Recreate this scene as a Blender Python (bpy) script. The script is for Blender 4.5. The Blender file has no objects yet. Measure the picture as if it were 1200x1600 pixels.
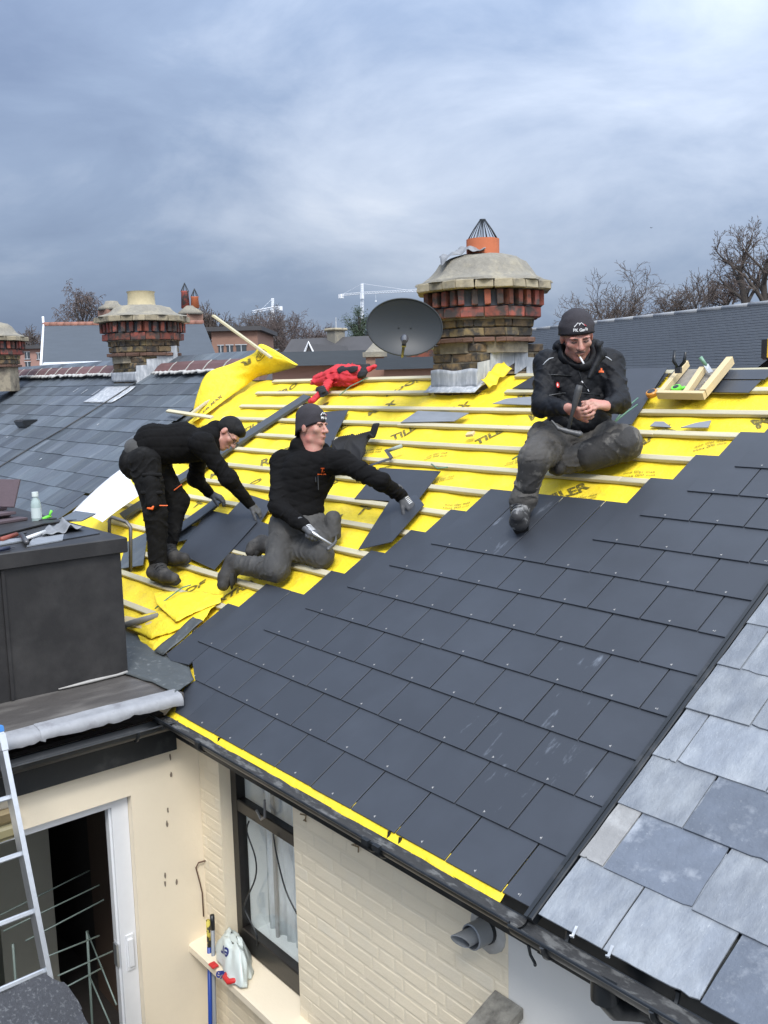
import bpy, bmesh, math, random
import numpy as np
from mathutils import Vector, Matrix, Euler
random.seed(7); RNG = np.random.default_rng(7)
SC = bpy.context.scene
COL = SC.collection

# ------------------------------------------------------------------ camera
cam_data = bpy.data.cameras.new('camera')
cam_data.sensor_fit = 'VERTICAL'; cam_data.sensor_height = 36.0; cam_data.lens = 32.78
cam_data.clip_start = 0.05; cam_data.clip_end = 4000
cam = bpy.data.objects.new('camera', cam_data); COL.objects.link(cam)
cam.matrix_world = Matrix(((0.640386, -0.094238, 0.76225, 3.2357),
                           (0.767701, 0.108593, -0.63154, -2.3142),
                           (-0.02326, 0.989609, 0.141888, 1.8661),
                           (0, 0, 0, 1)))
SC.camera = cam

# ------------------------------------------------------------------ light
SUN_EL, SUN_AZ = math.radians(50), math.radians(-40)      # direction the light comes from (azimuth from +X)
world = bpy.data.worlds.new('World'); SC.world = world; world.use_nodes = True
def build_world():
    nt = world.node_tree; N = nt.nodes; L = nt.links; N.clear()
    out = N.new('ShaderNodeOutputWorld'); bg = N.new('ShaderNodeBackground'); L.new(bg.outputs[0], out.inputs[0])
    sky = N.new('ShaderNodeTexSky'); sky.sky_type = 'NISHITA'; sky.sun_disc = False
    sky.sun_elevation = SUN_EL; sky.sun_rotation = math.pi / 2 - SUN_AZ; sky.air_density = 1.0; sky.dust_density = 2.0
    tc = N.new('ShaderNodeTexCoord')
    sep = N.new('ShaderNodeSeparateXYZ'); L.new(tc.outputs['Generated'], sep.inputs[0])
    def m(op, a, b=None, c=None):
        n = N.new('ShaderNodeMath'); n.operation = op
        for i, v in enumerate((a, b, c)):
            if v is None: continue
            if isinstance(v, (int, float)): n.inputs[i].default_value = v
            else: L.new(v, n.inputs[i])
        return n.outputs[0]
    # cloud deck: large soft masses, flattened towards the horizon, brighter on the side where the hidden sun stands
    mpz = N.new('ShaderNodeCombineXYZ'); L.new(sep.outputs[0], mpz.inputs[0]); L.new(sep.outputs[1], mpz.inputs[1]); L.new(m('MULTIPLY', sep.outputs[2], 2.4), mpz.inputs[2])
    def noise(scale, det, rough, off, dist=0.0):
        mp = N.new('ShaderNodeMapping'); mp.inputs['Location'].default_value = off; mp.inputs['Scale'].default_value = (scale, scale, scale)
        L.new(mpz.outputs[0], mp.inputs[0])
        n = N.new('ShaderNodeTexNoise'); n.inputs['Scale'].default_value = 1.0; n.inputs['Detail'].default_value = det
        n.inputs['Roughness'].default_value = rough; n.inputs['Distortion'].default_value = dist
        L.new(mp.outputs[0], n.inputs['Vector']); return n.outputs[0]
    big = noise(1.5, 3, 0.45, SKY_OFF, 0.2)
    fine = noise(3.6, 8, 0.56, (4.0, 2.0, 1.0), 0.35)
    dt = N.new('ShaderNodeVectorMath'); dt.operation = 'DOT_PRODUCT'; L.new(tc.outputs['Generated'], dt.inputs[0]); dt.inputs[1].default_value = GLOW_DIR
    d = m('ADD', m('ADD', m('MULTIPLY', big, 0.50), m('MULTIPLY', fine, 0.42)), m('MULTIPLY_ADD', dt.outputs['Value'], GLOW, 0.035))
    ramp = N.new('ShaderNodeValToRGB'); L.new(d, ramp.inputs[0])
    el = ramp.color_ramp.elements
    el[0].position = 0.30; el[0].color = SKY_COLS[0]
    el[1].position = 0.74; el[1].color = SKY_COLS[3]
    e = el.new(0.45); e.color = SKY_COLS[1]
    e = el.new(0.58); e.color = SKY_COLS[2]
    sb = N.new('ShaderNodeVectorMath'); sb.operation = 'SCALE'; L.new(sky.outputs[0], sb.inputs[0]); sb.inputs['Scale'].default_value = 0.08
    mix = N.new('ShaderNodeMix'); mix.data_type = 'RGBA'; mix.inputs[0].default_value = 0.9
    L.new(sb.outputs[0], mix.inputs[6]); L.new(ramp.outputs[0], mix.inputs[7])
    # thin brightening of the far sky just above the horizon
    lum = m('MULTIPLY', m('MULTIPLY_ADD', m('MAXIMUM', sep.outputs[2], 0.0), 1.9, 0.78), m('MULTIPLY_ADD', m('MAXIMUM', dt.outputs['Value'], -0.4), 0.34, 0.92))   # overcast sky: zenith brighter than horizon
    fin = N.new('ShaderNodeVectorMath'); fin.operation = 'SCALE'; L.new(mix.outputs[2], fin.inputs[0]); L.new(lum, fin.inputs['Scale'])
    L.new(fin.outputs[0], bg.inputs[0]); bg.inputs[1].default_value = SKY_STRENGTH
SKY_OFF = (1.3, 0.4, 0.0)
SKY_COLS = [(0.140, 0.188, 0.300, 1), (0.235, 0.300, 0.425, 1), (0.44, 0.50, 0.61, 1), (0.74, 0.77, 0.82, 1)]
SKY_STRENGTH = 0.95
GLOW = 0.21; GLOW_DIR = (0.78, 0.28, 0.56)
build_world()
sun_d = bpy.data.lights.new('sun', 'SUN'); sun_d.energy = 1.5; sun_d.angle = math.radians(17); sun_d.color = (1.0, 0.97, 0.93)
sun = bpy.data.objects.new('sun', sun_d); COL.objects.link(sun)
sdir = Vector((math.cos(SUN_EL) * math.cos(SUN_AZ), math.cos(SUN_EL) * math.sin(SUN_AZ), math.sin(SUN_EL)))
sun.rotation_euler = sdir.to_track_quat('Z', 'Y').to_euler(); sun.location = (0, 0, 40)
SC.view_settings.view_transform = 'Standard'; SC.view_settings.look = 'None'
SC.view_settings.exposure = 0.75; SC.view_settings.gamma = 1.0
SC.cycles.use_denoising = True
SC.cycles.max_bounces = 6; SC.cycles.diffuse_bounces = 3; SC.cycles.glossy_bounces = 3; SC.cycles.transmission_bounces = 4

# ------------------------------------------------------------------ helpers
A30 = math.radians(30.3637); CA, SA = math.cos(A30), math.sin(A30); G = 0.2439
def UV(u, v, h=0.0): return Vector((u, v * CA - h * SA, v * SA + h * CA))
RF = Matrix(((1, 0, 0, 0), (0, CA, -SA, 0), (0, SA, CA, 0), (0, 0, 0, 1)))   # roof frame: x along eave, y up the slope, z off the roof
def T(*a): return Matrix.Translation(Vector(a[0]) if len(a) == 1 else Vector(a))
def RX(a): return Matrix.Rotation(a, 4, 'X')
def RY(a): return Matrix.Rotation(a, 4, 'Y')
def RZ(a): return Matrix.Rotation(a, 4, 'Z')
def onroof(u, v, h=0.0, rz=0.0, rx=0.0, ry=0.0): return T(UV(u, v, h)) @ RF @ RZ(rz) @ RX(rx) @ RY(ry)
I4 = Matrix.Identity(4)
PW = {}
def reg(o, M, parent):
    COL.objects.link(o)
    o.parent = parent
    o.matrix_basis = (PW[parent.name].inverted() @ M) if parent else M
    PW[o.name] = M.copy()
    return o
def thing(name, label, cat, loc, group=None, kind=None):
    o = bpy.data.objects.new(name, None); o.empty_display_size = 0.1
    reg(o, T(loc), None); return tag(o, label, cat, group, kind)
def tag(o, label=None, cat=None, group=None, kind=None):
    if label: o['label'] = label
    if cat: o['category'] = cat
    if group: o['group'] = group
    if kind: o['kind'] = kind
    return o
def add(name, me, M=I4, parent=None, mat=None, smooth=None):
    if mat is not None and len(me.materials) == 0:
        for x in (mat if isinstance(mat, (list, tuple)) else [mat]): me.materials.append(x)
    if smooth is not None: sm(me, smooth)
    return reg(bpy.data.objects.new(name, me), M, parent)
def sm(me, ang=True):
    me.polygons.foreach_set('use_smooth', [True] * len(me.polygons))
    if ang is not True:
        me.set_sharp_from_angle(angle=math.radians(ang))
    return me
class MB:
    """collects shapes into one mesh"""
    def __init__(s): s.v = []; s.f = []; s.m = []; s.mi = 0
    def raw(s, vs, fs, M=None):
        o = len(s.v)
        for p in vs:
            p = Vector(p); s.v.append(tuple(M @ p) if M is not None else tuple(p))
        for f in fs: s.f.append(tuple(i + o for i in f)); s.m.append(s.mi)
        return s
    def box(s, x0, x1, y0, y1, z0, z1, M=None, ch=0.0):
        if ch <= 0:
            vs = [(x0, y0, z0), (x1, y0, z0), (x1, y1, z0), (x0, y1, z0), (x0, y0, z1), (x1, y0, z1), (x1, y1, z1), (x0, y1, z1)]
            return s.raw(vs, [(0, 3, 2, 1), (4, 5, 6, 7), (0, 1, 5, 4), (1, 2, 6, 5), (2, 3, 7, 6), (3, 0, 4, 7)], M)
        c = ch
        lo = [(x0 + c, y0 + c, z0), (x1 - c, y0 + c, z0), (x1 - c, y1 - c, z0), (x0 + c, y1 - c, z0)]
        b = [(x0, y0, z0 + c), (x1, y0, z0 + c), (x1, y1, z0 + c), (x0, y1, z0 + c)]
        t = [(x0, y0, z1 - c), (x1, y0, z1 - c), (x1, y1, z1 - c), (x0, y1, z1 - c)]
        hi = [(x0 + c, y0 + c, z1), (x1 - c, y0 + c, z1), (x1 - c, y1 - c, z1), (x0 + c, y1 - c, z1)]
        fs = [(0, 3, 2, 1), (12, 13, 14, 15)]
        for i in range(4):
            j = (i + 1) % 4
            for r in (0, 4, 8): fs.append((r + i, r + j, r + j + 4, r + i + 4))
        return s.raw(lo + b + t + hi, fs, M)
    def tube(s, pts, r, n=8, cap=True, M=None):
        pts = [Vector(p) for p in pts]; k = len(pts)
        rs = r if isinstance(r, (list, tuple)) else [r] * k
        vs = []; fs = []
        t0 = (pts[1] - pts[0]).normalized()
        ref = Vector((0, 0, 1)) if abs(t0.z) < 0.9 else Vector((1, 0, 0))
        a = t0.cross(ref).normalized()
        for i, p in enumerate(pts):
            t = (pts[min(i + 1, k - 1)] - pts[max(i - 1, 0)]).normalized()
            a = (a - t * a.dot(t)).normalized(); b = t.cross(a)
            for j in range(n):
                q = 2 * math.pi * j / n
                vs.append(p + (a * math.cos(q) + b * math.sin(q)) * rs[i])
        for i in range(k - 1):
            for j in range(n):
                j2 = (j + 1) % n
                fs.append((i * n + j, i * n + j2, (i + 1) * n + j2, (i + 1) * n + j))
        if cap:
            fs.append(tuple(range(n - 1, -1, -1))); fs.append(tuple((k - 1) * n + j for j in range(n)))
        return s.raw(vs, fs, M)
    def lathe(s, prof, n=16, M=None, cap=True):
        vs = []; fs = []; k = len(prof)
        for r, z in prof:
            for j in range(n):
                q = 2 * math.pi * j / n; vs.append((r * math.cos(q), r * math.sin(q), z))
        for i in range(k - 1):
            for j in range(n):
                j2 = (j + 1) % n; fs.append((i * n + j, i * n + j2, (i + 1) * n + j2, (i + 1) * n + j))
        if cap: fs.append(tuple(range(n - 1, -1, -1))); fs.append(tuple((k - 1) * n + j for j in range(n)))
        return s.raw(vs, fs, M)
    def prism(s, poly, z0, z1, M=None):
        n = len(poly)
        vs = [(x, y, z0) for x, y in poly] + [(x, y, z1) for x, y in poly]
        fs = [tuple(range(n - 1, -1, -1)), tuple(range(n, 2 * n))] + [(i, (i + 1) % n, (i + 1) % n + n, i + n) for i in range(n)]
        return s.raw(vs, fs, M)
    def grid(s, fn, nu, nv, M=None, thick=0.0):
        vs = [Vector(fn(i / nu, j / nv)) for j in range(nv + 1) for i in range(nu + 1)]
        w = nu + 1
        fs = [(j * w + i, j * w + i + 1, (j + 1) * w + i + 1, (j + 1) * w + i) for j in range(nv) for i in range(nu)]
        if thick:
            nn = [Vector() for _ in vs]
            for f in fs:
                nr = (vs[f[1]] - vs[f[0]]).cross(vs[f[3]] - vs[f[0]])
                for i in f: nn[i] += nr
            o = len(vs)
            vs = vs + [v - n.normalized() * thick for v, n in zip(vs, nn)]
            fs = fs + [tuple(i + o for i in reversed(f)) for f in fs]
            edge = [i for i in range(nu + 1)] + [j * w + nu for j in range(1, nv + 1)] + [nv * w + i for i in range(nu - 1, -1, -1)] + [j * w for j in range(nv - 1, 0, -1)]
            for a, b in zip(edge, edge[1:] + edge[:1]): fs.append((b, a, a + o, b + o))
        return s.raw(vs, fs, M)
    def me(s, name='mesh'):
        me = bpy.data.meshes.new(name); me.from_pydata(s.v, [], s.f); 
        if any(s.m): me.polygons.foreach_set('material_index', s.m)
        me.validate(); me.update(); return me

# ------------------------------------------------------------------ materials
def mat(name, col, rough=0.6, var=0.0, scale=20.0, bump=0.0, bscale=60.0, metal=0.0, spec=0.5, rand=0.0, col2=None, thr=(0.45, 0.7), scale2=6.0, stretch=(1, 1, 1), detail=5, coords='Object', rvar=0.0, sheen=0.0, alpha=1.0, trans=0.0, hue=0.0, speck=None):
    """principled material: base colour with noise variation, an optional second colour in patches, per-object variation and fine relief"""
    m = bpy.data.materials.new(name); m.use_nodes = True
    nt = m.node_tree; N = nt.nodes; L = nt.links
    b = N['Principled BSDF']; b.inputs['Roughness'].default_value = rough; b.inputs['Metallic'].default_value = metal
    b.inputs['Specular IOR Level'].default_value = spec
    if sheen: b.inputs['Sheen Weight'].default_value = sheen; b.inputs['Sheen Roughness'].default_value = 0.6
    if trans: b.inputs['Transmission Weight'].default_value = trans
    if alpha < 1: b.inputs['Alpha'].default_value = alpha
    c4 = (*col, 1)
    tc = N.new('ShaderNodeTexCoord'); oi = N.new('ShaderNodeObjectInfo')
    off = N.new('ShaderNodeVectorMath'); off.operation = 'MULTIPLY_ADD'
    comb = N.new('ShaderNodeCombineXYZ')
    for i in range(3): L.new(oi.outputs['Random'], comb.inputs[i])
    L.new(comb.outputs[0], off.inputs[0]); off.inputs[1].default_value = (37.0, 53.0, 71.0); L.new(tc.outputs[coords], off.inputs[2])
    mp = N.new('ShaderNodeMapping'); mp.inputs['Scale'].default_value = stretch; L.new(off.outputs[0], mp.inputs[0])
    def noise(sc, dt=detail, ro=0.6):
        n = N.new('ShaderNodeTexNoise'); n.inputs['Scale'].default_value = sc; n.inputs['Detail'].default_value = dt
        n.inputs['Roughness'].default_value = ro; L.new(mp.outputs[0], n.inputs['Vector']); return n.outputs[0]
    rgb = N.new('ShaderNodeRGB'); rgb.outputs[0].default_value = c4; cur = rgb.outputs[0]
    if col2 is not None:
        n2 = noise(scale2)
        mr = N.new('ShaderNodeMapRange'); mr.inputs[1].default_value = thr[0]; mr.inputs[2].default_value = thr[1]; L.new(n2, mr.inputs[0])
        mx = N.new('ShaderNodeMix'); mx.data_type = 'RGBA'; L.new(mr.outputs[0], mx.inputs[0]); L.new(cur, mx.inputs[6]); mx.inputs[7].default_value = (*col2, 1)
        cur = mx.outputs[2]
    if speck:
        n3 = noise(speck[0], 8, 0.75)
        mr = N.new('ShaderNodeMapRange'); mr.inputs[1].default_value = speck[1]; mr.inputs[2].default_value = speck[1] + 0.10; L.new(n3, mr.inputs[0])
        ms = N.new('ShaderNodeMath'); ms.operation = 'MULTIPLY'; ms.inputs[1].default_value = speck[2]; L.new(mr.outputs[0], ms.inputs[0])
        mx = N.new('ShaderNodeMix'); mx.data_type = 'RGBA'; L.new(ms.outputs[0], mx.inputs[0]); L.new(cur, mx.inputs[6]); mx.inputs[7].default_value = (*speck[3], 1)
        cur = mx.outputs[2]
    if var or rand or hue:
        hsv = N.new('ShaderNodeHueSaturation'); L.new(cur, hsv.inputs['Color'])
        val = N.new('ShaderNodeMath'); val.operation = 'MULTIPLY_ADD'; val.inputs[1].default_value = 2 * var; val.inputs[2].default_value = 1 - var
        if var: L.new(noise(scale), val.inputs[0])
        else: val.inputs[0].default_value = 0.5
        v2 = N.new('ShaderNodeMath'); v2.operation = 'MULTIPLY_ADD'; v2.inputs[1].default_value = 2 * rand; v2.inputs[2].default_value = 1 - rand
        L.new(oi.outputs['Random'], v2.inputs[0])
        mu = N.new('ShaderNodeMath'); mu.operation = 'MULTIPLY'; L.new(val.outputs[0], mu.inputs[0]); L.new(v2.outputs[0], mu.inputs[1])
        L.new(mu.outputs[0], hsv.inputs['Value'])
        if hue:
            wn = N.new('ShaderNodeTexWhiteNoise'); wn.noise_dimensions = '1D'; L.new(oi.outputs['Random'], wn.inputs['W'])
            h = N.new('ShaderNodeMath'); h.operation = 'MULTIPLY_ADD'; h.inputs[1].default_value = 2 * hue; h.inputs[2].default_value = 0.5 - hue
            L.new(wn.outputs['Value'], h.inputs[0]); L.new(h.outputs[0], hsv.inputs['Hue'])
        cur = hsv.outputs[0]
    L.new(cur, b.inputs['Base Color'])
    if rvar:
        rr = N.new('ShaderNodeMath'); rr.operation = 'MULTIPLY_ADD'; rr.inputs[1].default_value = 2 * rvar; rr.inputs[2].default_value = rough - rvar
        L.new(noise(scale * 0.6), rr.inputs[0]); L.new(rr.outputs[0], b.inputs['Roughness'])
    if bump:
        bp = N.new('ShaderNodeBump'); bp.inputs['Strength'].default_value = min(1.0, bump); bp.inputs['Distance'].default_value = 0.004 if bump <= 1 else 0.004 * bump
        L.new(noise(bscale, 6, 0.65), bp.inputs['Height']); L.new(bp.outputs[0], b.inputs['Normal'])
    return m

def stick(me, M, tgt, off=0.004):
    """lay flat lettering onto a garment by pushing every point onto its surface"""
    dg = bpy.context.evaluated_depsgraph_get(); Mi = PW[tgt.name].inverted()
    dr = (M.to_3x3() @ Vector((0, 0, 1))).normalized()
    for v in me.vertices:
        w = M @ v.co; o = w + dr * 0.25; ok, loc, nr, ix = tgt.ray_cast(Mi @ o, (Mi.to_3x3() @ -dr), distance=0.6)
        v.co = (PW[tgt.name] @ loc + dr * off) if ok else w
    return me


# ------------------------------------------------------------------ shared materials
M_slate = mat('new_slate', (0.034, 0.0385, 0.047), 0.46, var=0.06, scale=5, bump=0.10, bscale=220, rand=0.05, spec=0.42, rvar=0.09, col2=(0.043, 0.049, 0.060), scale2=2.2, thr=(0.45, 0.75), speck=(70, 0.70, 0.5, (0.16, 0.17, 0.18)))
M_slate_scuff = mat('new_slate_scuffed', (0.034, 0.0385, 0.047), 0.47, var=0.05, scale=5, bump=0.10, bscale=220, rand=0.06, spec=0.42, col2=(0.17, 0.19, 0.22), scale2=9, thr=(0.61, 0.78), stretch=(1.9, 0.6, 1), speck=(60, 0.66, 0.5, (0.18, 0.19, 0.20)))
M_rivet = mat('copper_rivet', (0.36, 0.35, 0.33), 0.5, metal=0.3)
M_yellow = mat('yellow_membrane', (0.88, 0.66, 0.035), 0.5, var=0.09, scale=6, bump=5.0, bscale=11, spec=0.3, col2=(0.74, 0.55, 0.06), scale2=6, thr=(0.52, 0.75), speck=(45, 0.63, 0.45, (0.42, 0.33, 0.08)))
M_print = mat('membrane_print', (0.12, 0.10, 0.02), 0.6, col2=(0.5, 0.37, 0.03), scale2=60, thr=(0.55, 0.62))
M_batten = mat('treated_batten', (0.50, 0.44, 0.30), 0.75, var=0.22, scale=5, stretch=(1.0, 12, 12), bump=0.4, bscale=60, rand=0.12, col2=(0.42, 0.40, 0.27), scale2=2.5, thr=(0.4, 0.7))
M_black = mat('black_plastic', (0.010, 0.012, 0.014), 0.35, var=0.2, bump=0.05, col2=(0.05, 0.05, 0.05), scale2=8, thr=(0.55, 0.8))
M_grime = mat('gutter_grime', (0.03, 0.03, 0.03), 0.8, var=0.4, scale=15, col2=(0.11, 0.11, 0.105), scale2=12, thr=(0.5, 0.62), bump=1.0, bscale=40, stretch=(1, 3, 3))
M_lead = mat('weathered_lead', (0.34, 0.36, 0.38), 0.55, var=0.25, scale=14, bump=0.5, bscale=30, col2=(0.55, 0.56, 0.57), scale2=9, thr=(0.45, 0.65), rand=0.1, stretch=(2.5, 2.5, 0.7))
M_lead_dark = mat('dark_lead_sheet', (0.060, 0.068, 0.070), 0.6, var=0.3, scale=12, bump=0.4, bscale=60, col2=(0.15, 0.16, 0.16), scale2=26, thr=(0.58, 0.72))
M_cream = mat('cream_masonry_paint', (0.79, 0.69, 0.51), 0.62, var=0.06, scale=4, bump=0.5, bscale=90, col2=(0.72, 0.65, 0.51), scale2=2.5, thr=(0.5, 0.8), rand=0.03, speck=(38, 0.66, 0.35, (0.42, 0.35, 0.25)))
M_cream_smooth = mat('cream_render_paint', (0.79, 0.695, 0.53), 0.6, var=0.05, scale=3, bump=0.3, bscale=40, col2=(0.72, 0.63, 0.48), scale2=1.8, thr=(0.5, 0.8), speck=(22, 0.68, 0.35, (0.40, 0.33, 0.24)))
M_white_wall = mat('pale_grey_render', (0.66, 0.645, 0.60), 0.7, var=0.05, scale=5, bump=0.3, bscale=70)
M_frame_black = mat('black_gloss_paint', (0.014, 0.012, 0.011), 0.3, var=0.2, bump=0.2, bscale=50)
M_timber_deck = mat('old_roof_board', (0.20, 0.15, 0.10), 0.8, var=0.3)
M_stain = mat('rust_stain', (0.24, 0.17, 0.09), 0.8, var=0.3)

def glass(name, tint=(0.97, 0.98, 0.98), rough=0.02, mixv=0.35, dark=(0.01, 0.012, 0.012)):
    """window glass: mostly see-through with a glossy coat"""
    m = bpy.data.materials.new(name); m.use_nodes = True; nt = m.node_tree; N = nt.nodes; L = nt.links; N.clear()
    out = N.new('ShaderNodeOutputMaterial'); tr = N.new('ShaderNodeBsdfTransparent'); gl = N.new('ShaderNodeBsdfGlossy'); fr = N.new('ShaderNodeLayerWeight'); fr.inputs[0].default_value = 0.5
    tr.inputs[0].default_value = (*tint, 1); gl.inputs['Roughness'].default_value = rough
    gl.inputs[0].default_value = (0.9, 0.93, 0.95, 1)
    pw = N.new('ShaderNodeMath'); pw.operation = 'POWER'; L.new(fr.outputs['Facing'], pw.inputs[0]); pw.inputs[1].default_value = 4.0
    ml = N.new('ShaderNodeMath'); ml.operation = 'MULTIPLY_ADD'; L.new(pw.outputs[0], ml.inputs[0]); ml.inputs[1].default_value = 0.5; ml.inputs[2].default_value = 0.03
    mx = N.new('ShaderNodeMixShader'); L.new(ml.outputs[0], mx.inputs[0]); L.new(tr.outputs[0], mx.inputs[1]); L.new(gl.outputs[0], mx.inputs[2]); L.new(mx.outputs[0], out.inputs[0])
    return m
M_glass = glass('window_glass')

def text_me(s, size, extrude=0.0, bold=0.0):
    cu = bpy.data.curves.new('t', 'FONT'); cu.body = s; cu.size = size; cu.extrude = extrude; cu.offset = bold; cu.resolution_u = 3
    cu.align_x = 'CENTER'; cu.align_y = 'CENTER'
    o = bpy.data.objects.new('t', cu); COL.objects.link(o)
    me = bpy.data.meshes.new_from_object(o.evaluated_get(bpy.context.evaluated_depsgraph_get()))
    bpy.data.objects.remove(o); bpy.data.curves.remove(cu); me.materials.clear(); return me

def vnoise(x, y, seed=0):
    return (math.sin(x * 1.7 + seed) * math.cos(y * 2.3 + 1.3 * seed) + math.sin(x * 4.1 + y * 3.2 + 2 * seed) * 0.5 + math.sin(x * 9.3 - y * 7.1 + seed * 3) * 0.25) / 1.75

# ------------------------------------------------------------------ ground
gm = MB(); gm.raw([(-1500, -1500, -5.2), (1500, -1500, -5.2), (1500, 1500, -5.2), (-1500, 1500, -5.2)], [(0, 1, 2, 3)])
tag(add('ground', gm.me(), mat=mat('tarmac_ground', (0.06, 0.06, 0.058), 0.9, var=0.3, scale=0.5)), kind='structure')

# ------------------------------------------------------------------ the house being re-roofed
house = thing('terraced_house', 'terraced house being re-roofed, yellow membrane and battens above new dark slates', 'house', (-1.0, 1.5, -5.2))

# underlay: one sheet draped over rafters, sagging between them
def membrane_h(u, v):
    s = math.sin(math.pi * (u + 0.05) / 0.42) ** 2
    b = math.sin(math.pi * (v - 0.57) / G) ** 2
    return -0.051 - 0.020 * s * (0.35 + 0.65 * b) + 0.010 * vnoise(u * 3.1, v * 4.0, 1.0) * b - 0.002 + 0.006 * (1 - abs(math.sin(u * 9.0 + 3.0 * math.sin(v * 2.3) + v * 5.0))) ** 4 * b + 0.005 * (1 - abs(math.sin(u * 6.1 - v * 8.3 + 2.0 * math.sin(u * 1.7)))) ** 5 * b
U0, U1, V1 = -5.98, 1.2, 3.80
mb = MB()
def f_und(a, b):
    u = U0 + (U1 - U0) * a
    vlo = 0.36 if u < -2.15 else (0.36 - 0.31 * min(1, (u + 2.15) / 0.5))
    v = vlo + (V1 - vlo) * b
    return UV(u, v, membrane_h(u, v))
mb.grid(f_und, 260, 120, thick=0.004)
underlay = add('underlay', mb.me(), I4, house, M_yellow, smooth=True)
tag(underlay, 'bright yellow roofing membrane with black printing')
# strip of membrane turned down over the gutter at the eave
mb = MB()
mb.grid(lambda a, b: UV(-1.56 + 2.62 * a, 0.05 - 0.086 * b, -0.0105 - 0.012 * b * b + 0.001 * math.sin(a * 31)), 40, 4, thick=0.003)
tag(add('underlay_strip', mb.me(), I4, house, M_yellow, smooth=True), 'yellow membrane edge showing below the lowest slates')
# torn laps of membrane hanging over the foot of the slope
def flap(pts_up, pts_lo, bulge, seed):
    m = MB(); n = len(pts_up) - 1
    def f(a, b):
        x = a * n; i = min(int(x), n - 1); t = x - i; t = t * t * (3 - 2 * t)
        p = Vector(pts_up[i]).lerp(Vector(pts_up[i + 1]), t); q = Vector(pts_lo[i]).lerp(Vector(pts_lo[i + 1]), t)
        r = p.lerp(q, b); return r + Vector((0, -SA, CA)) * (bulge * math.sin(math.pi * b) + 0.008 * vnoise(a * 9, b * 5, seed))
    m.grid(f, 24, 10, thick=0.003); return m.me()
fl1 = [(-2.938, 0.380, 0.199), (-2.717, 0.523, 0.283), (-2.431, 0.649, 0.357), (-2.198, 0.743, 0.412)]
fl1b = [(-2.848, 0.342, 0.177), (-2.404, 0.321, 0.188), (-2.301, 0.392, 0.230), (-2.120, 0.564, 0.319)]
fl2 = [(-2.661, 0.345, 0.167), (-2.473, 0.422, 0.212), (-2.325, 0.515, 0.267), (-2.238, 0.565, 0.296)]
fl2b = [(-2.529, 0.305, 0.144), (-2.277, 0.274, 0.138), (-2.126, 0.337, 0.174), (-2.043, 0.423, 0.225)]
fl0 = [(-3.005, 0.644, 0.354), (-2.722, 0.706, 0.390), (-2.453, 0.764, 0.424), (-2.224, 0.784, 0.436)]
fl0b = [(-2.727, 0.536, 0.325), (-2.289, 0.451, 0.299), (-2.243, 0.557, 0.349), (-2.157, 0.714, 0.407)]
for k, (a, b, bl) in enumerate(((fl1, fl1b, 0.012), (fl2, fl2b, 0.008), (fl0, fl0b, 0.010))):
    add('underlay_lap', flap(a, b, bl, k), I4, house, M_yellow, smooth=True)

# printing on the membrane, set out along the roll
for s, u, v, sz, rz in (('TILER', -1.42, 2.96, 0.115, 0.88), ('MAX', -1.16, 3.27, 0.12, 0.88), ('TILER', -2.36, 2.96, 0.115, 0.88), ('MAX', -2.10, 3.27, 0.12, 0.88),
                        ('ROOF', -3.05, 3.62, 0.13, 0.88), ('TILER', -3.25, 2.95, 0.115, 0.88), ('MAX', -3.0, 3.27, 0.12, 0.88), ('ROOF', -2.75, 0.84, 0.13, 0.88),
                        ('X', -1.88, 2.0, 0.15, 0.7), ('MAX', -2.08, 1.77, 0.12, 0.88), ('PRO', -3.6, 2.62, 0.13, 0.88), ('O', -3.5, 2.12, 0.15, 0.6), ('R', -3.72, 2.40, 0.15, 0.8),
                        ('XTRA', -2.22, 0.98, 0.12, 0.88), ('MAX', -0.12, 3.0, 0.13, 0.88), ('ROOF', -1.42, 3.56, 0.14, 0.75), ('TILER', -4.6, 2.95, 0.115, 0.88), ('MAX', -4.35, 3.27, 0.12, 0.88),
                        ('TILER', -0.35, 2.38, 0.11, 0.88), ('R', -0.62, 3.66, 0.14, 0.88), ('MAX', 0.55, 3.27, 0.13, 0.88), ('TILER', -2.9, 1.55, 0.115, 0.88), ('OOF', -3.3, 1.18, 0.13, 0.88), ('TILER', -2.55, 2.2, 0.10, 0.88), ('MAX', -4.15, 2.2, 0.12, 0.88), ('PRO', -4.9, 3.62, 0.13, 0.88), ('ROOF', -3.95, 3.2, 0.13, 0.88), ('X', -3.9, 1.75, 0.14, 0.7), ('TILER', -1.0, 1.72, 0.06, 0.88)):
    me = text_me(s, sz, 0.0, 0.004)
    # drape every letter on the sheet
    Mx = RZ(rz)
    for vert in me.vertices:
        p = Mx @ vert.co; uu, vv = u + p.x, v + p.y
        vert.co = UV(uu, vv, membrane_h(uu, vv) + 0.005)
    add('lettering', me, I4, underlay, M_print)
for (u, v) in ((-1.45, 2.40), (-2.2, 2.42), (-2.9, 2.38), (-0.6, 2.14), (-2.0, 3.52), (-3.6, 3.5), (-4.4, 2.66), (-0.5, 3.3), (0.3, 2.95), (-4.1, 3.02), (-3.1, 1.9), (-2.4, 1.3), (-1.75, 2.66), (-0.95, 2.66), (-0.22, 2.36), (-2.5, 2.66), (-3.3, 2.66), (-1.1, 2.16), (0.02, 2.62)):
    me = text_me('ooo tiler max\nxoox 000 ooo', 0.034)
    Mx = RZ(0.35)
    for vert in me.vertices:
        p = Mx @ vert.co; uu, vv = u + p.x, v + p.y; vert.co = UV(uu, vv, membrane_h(uu, vv) + 0.005)
    add('lettering', me, I4, underlay, M_print)

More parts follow.
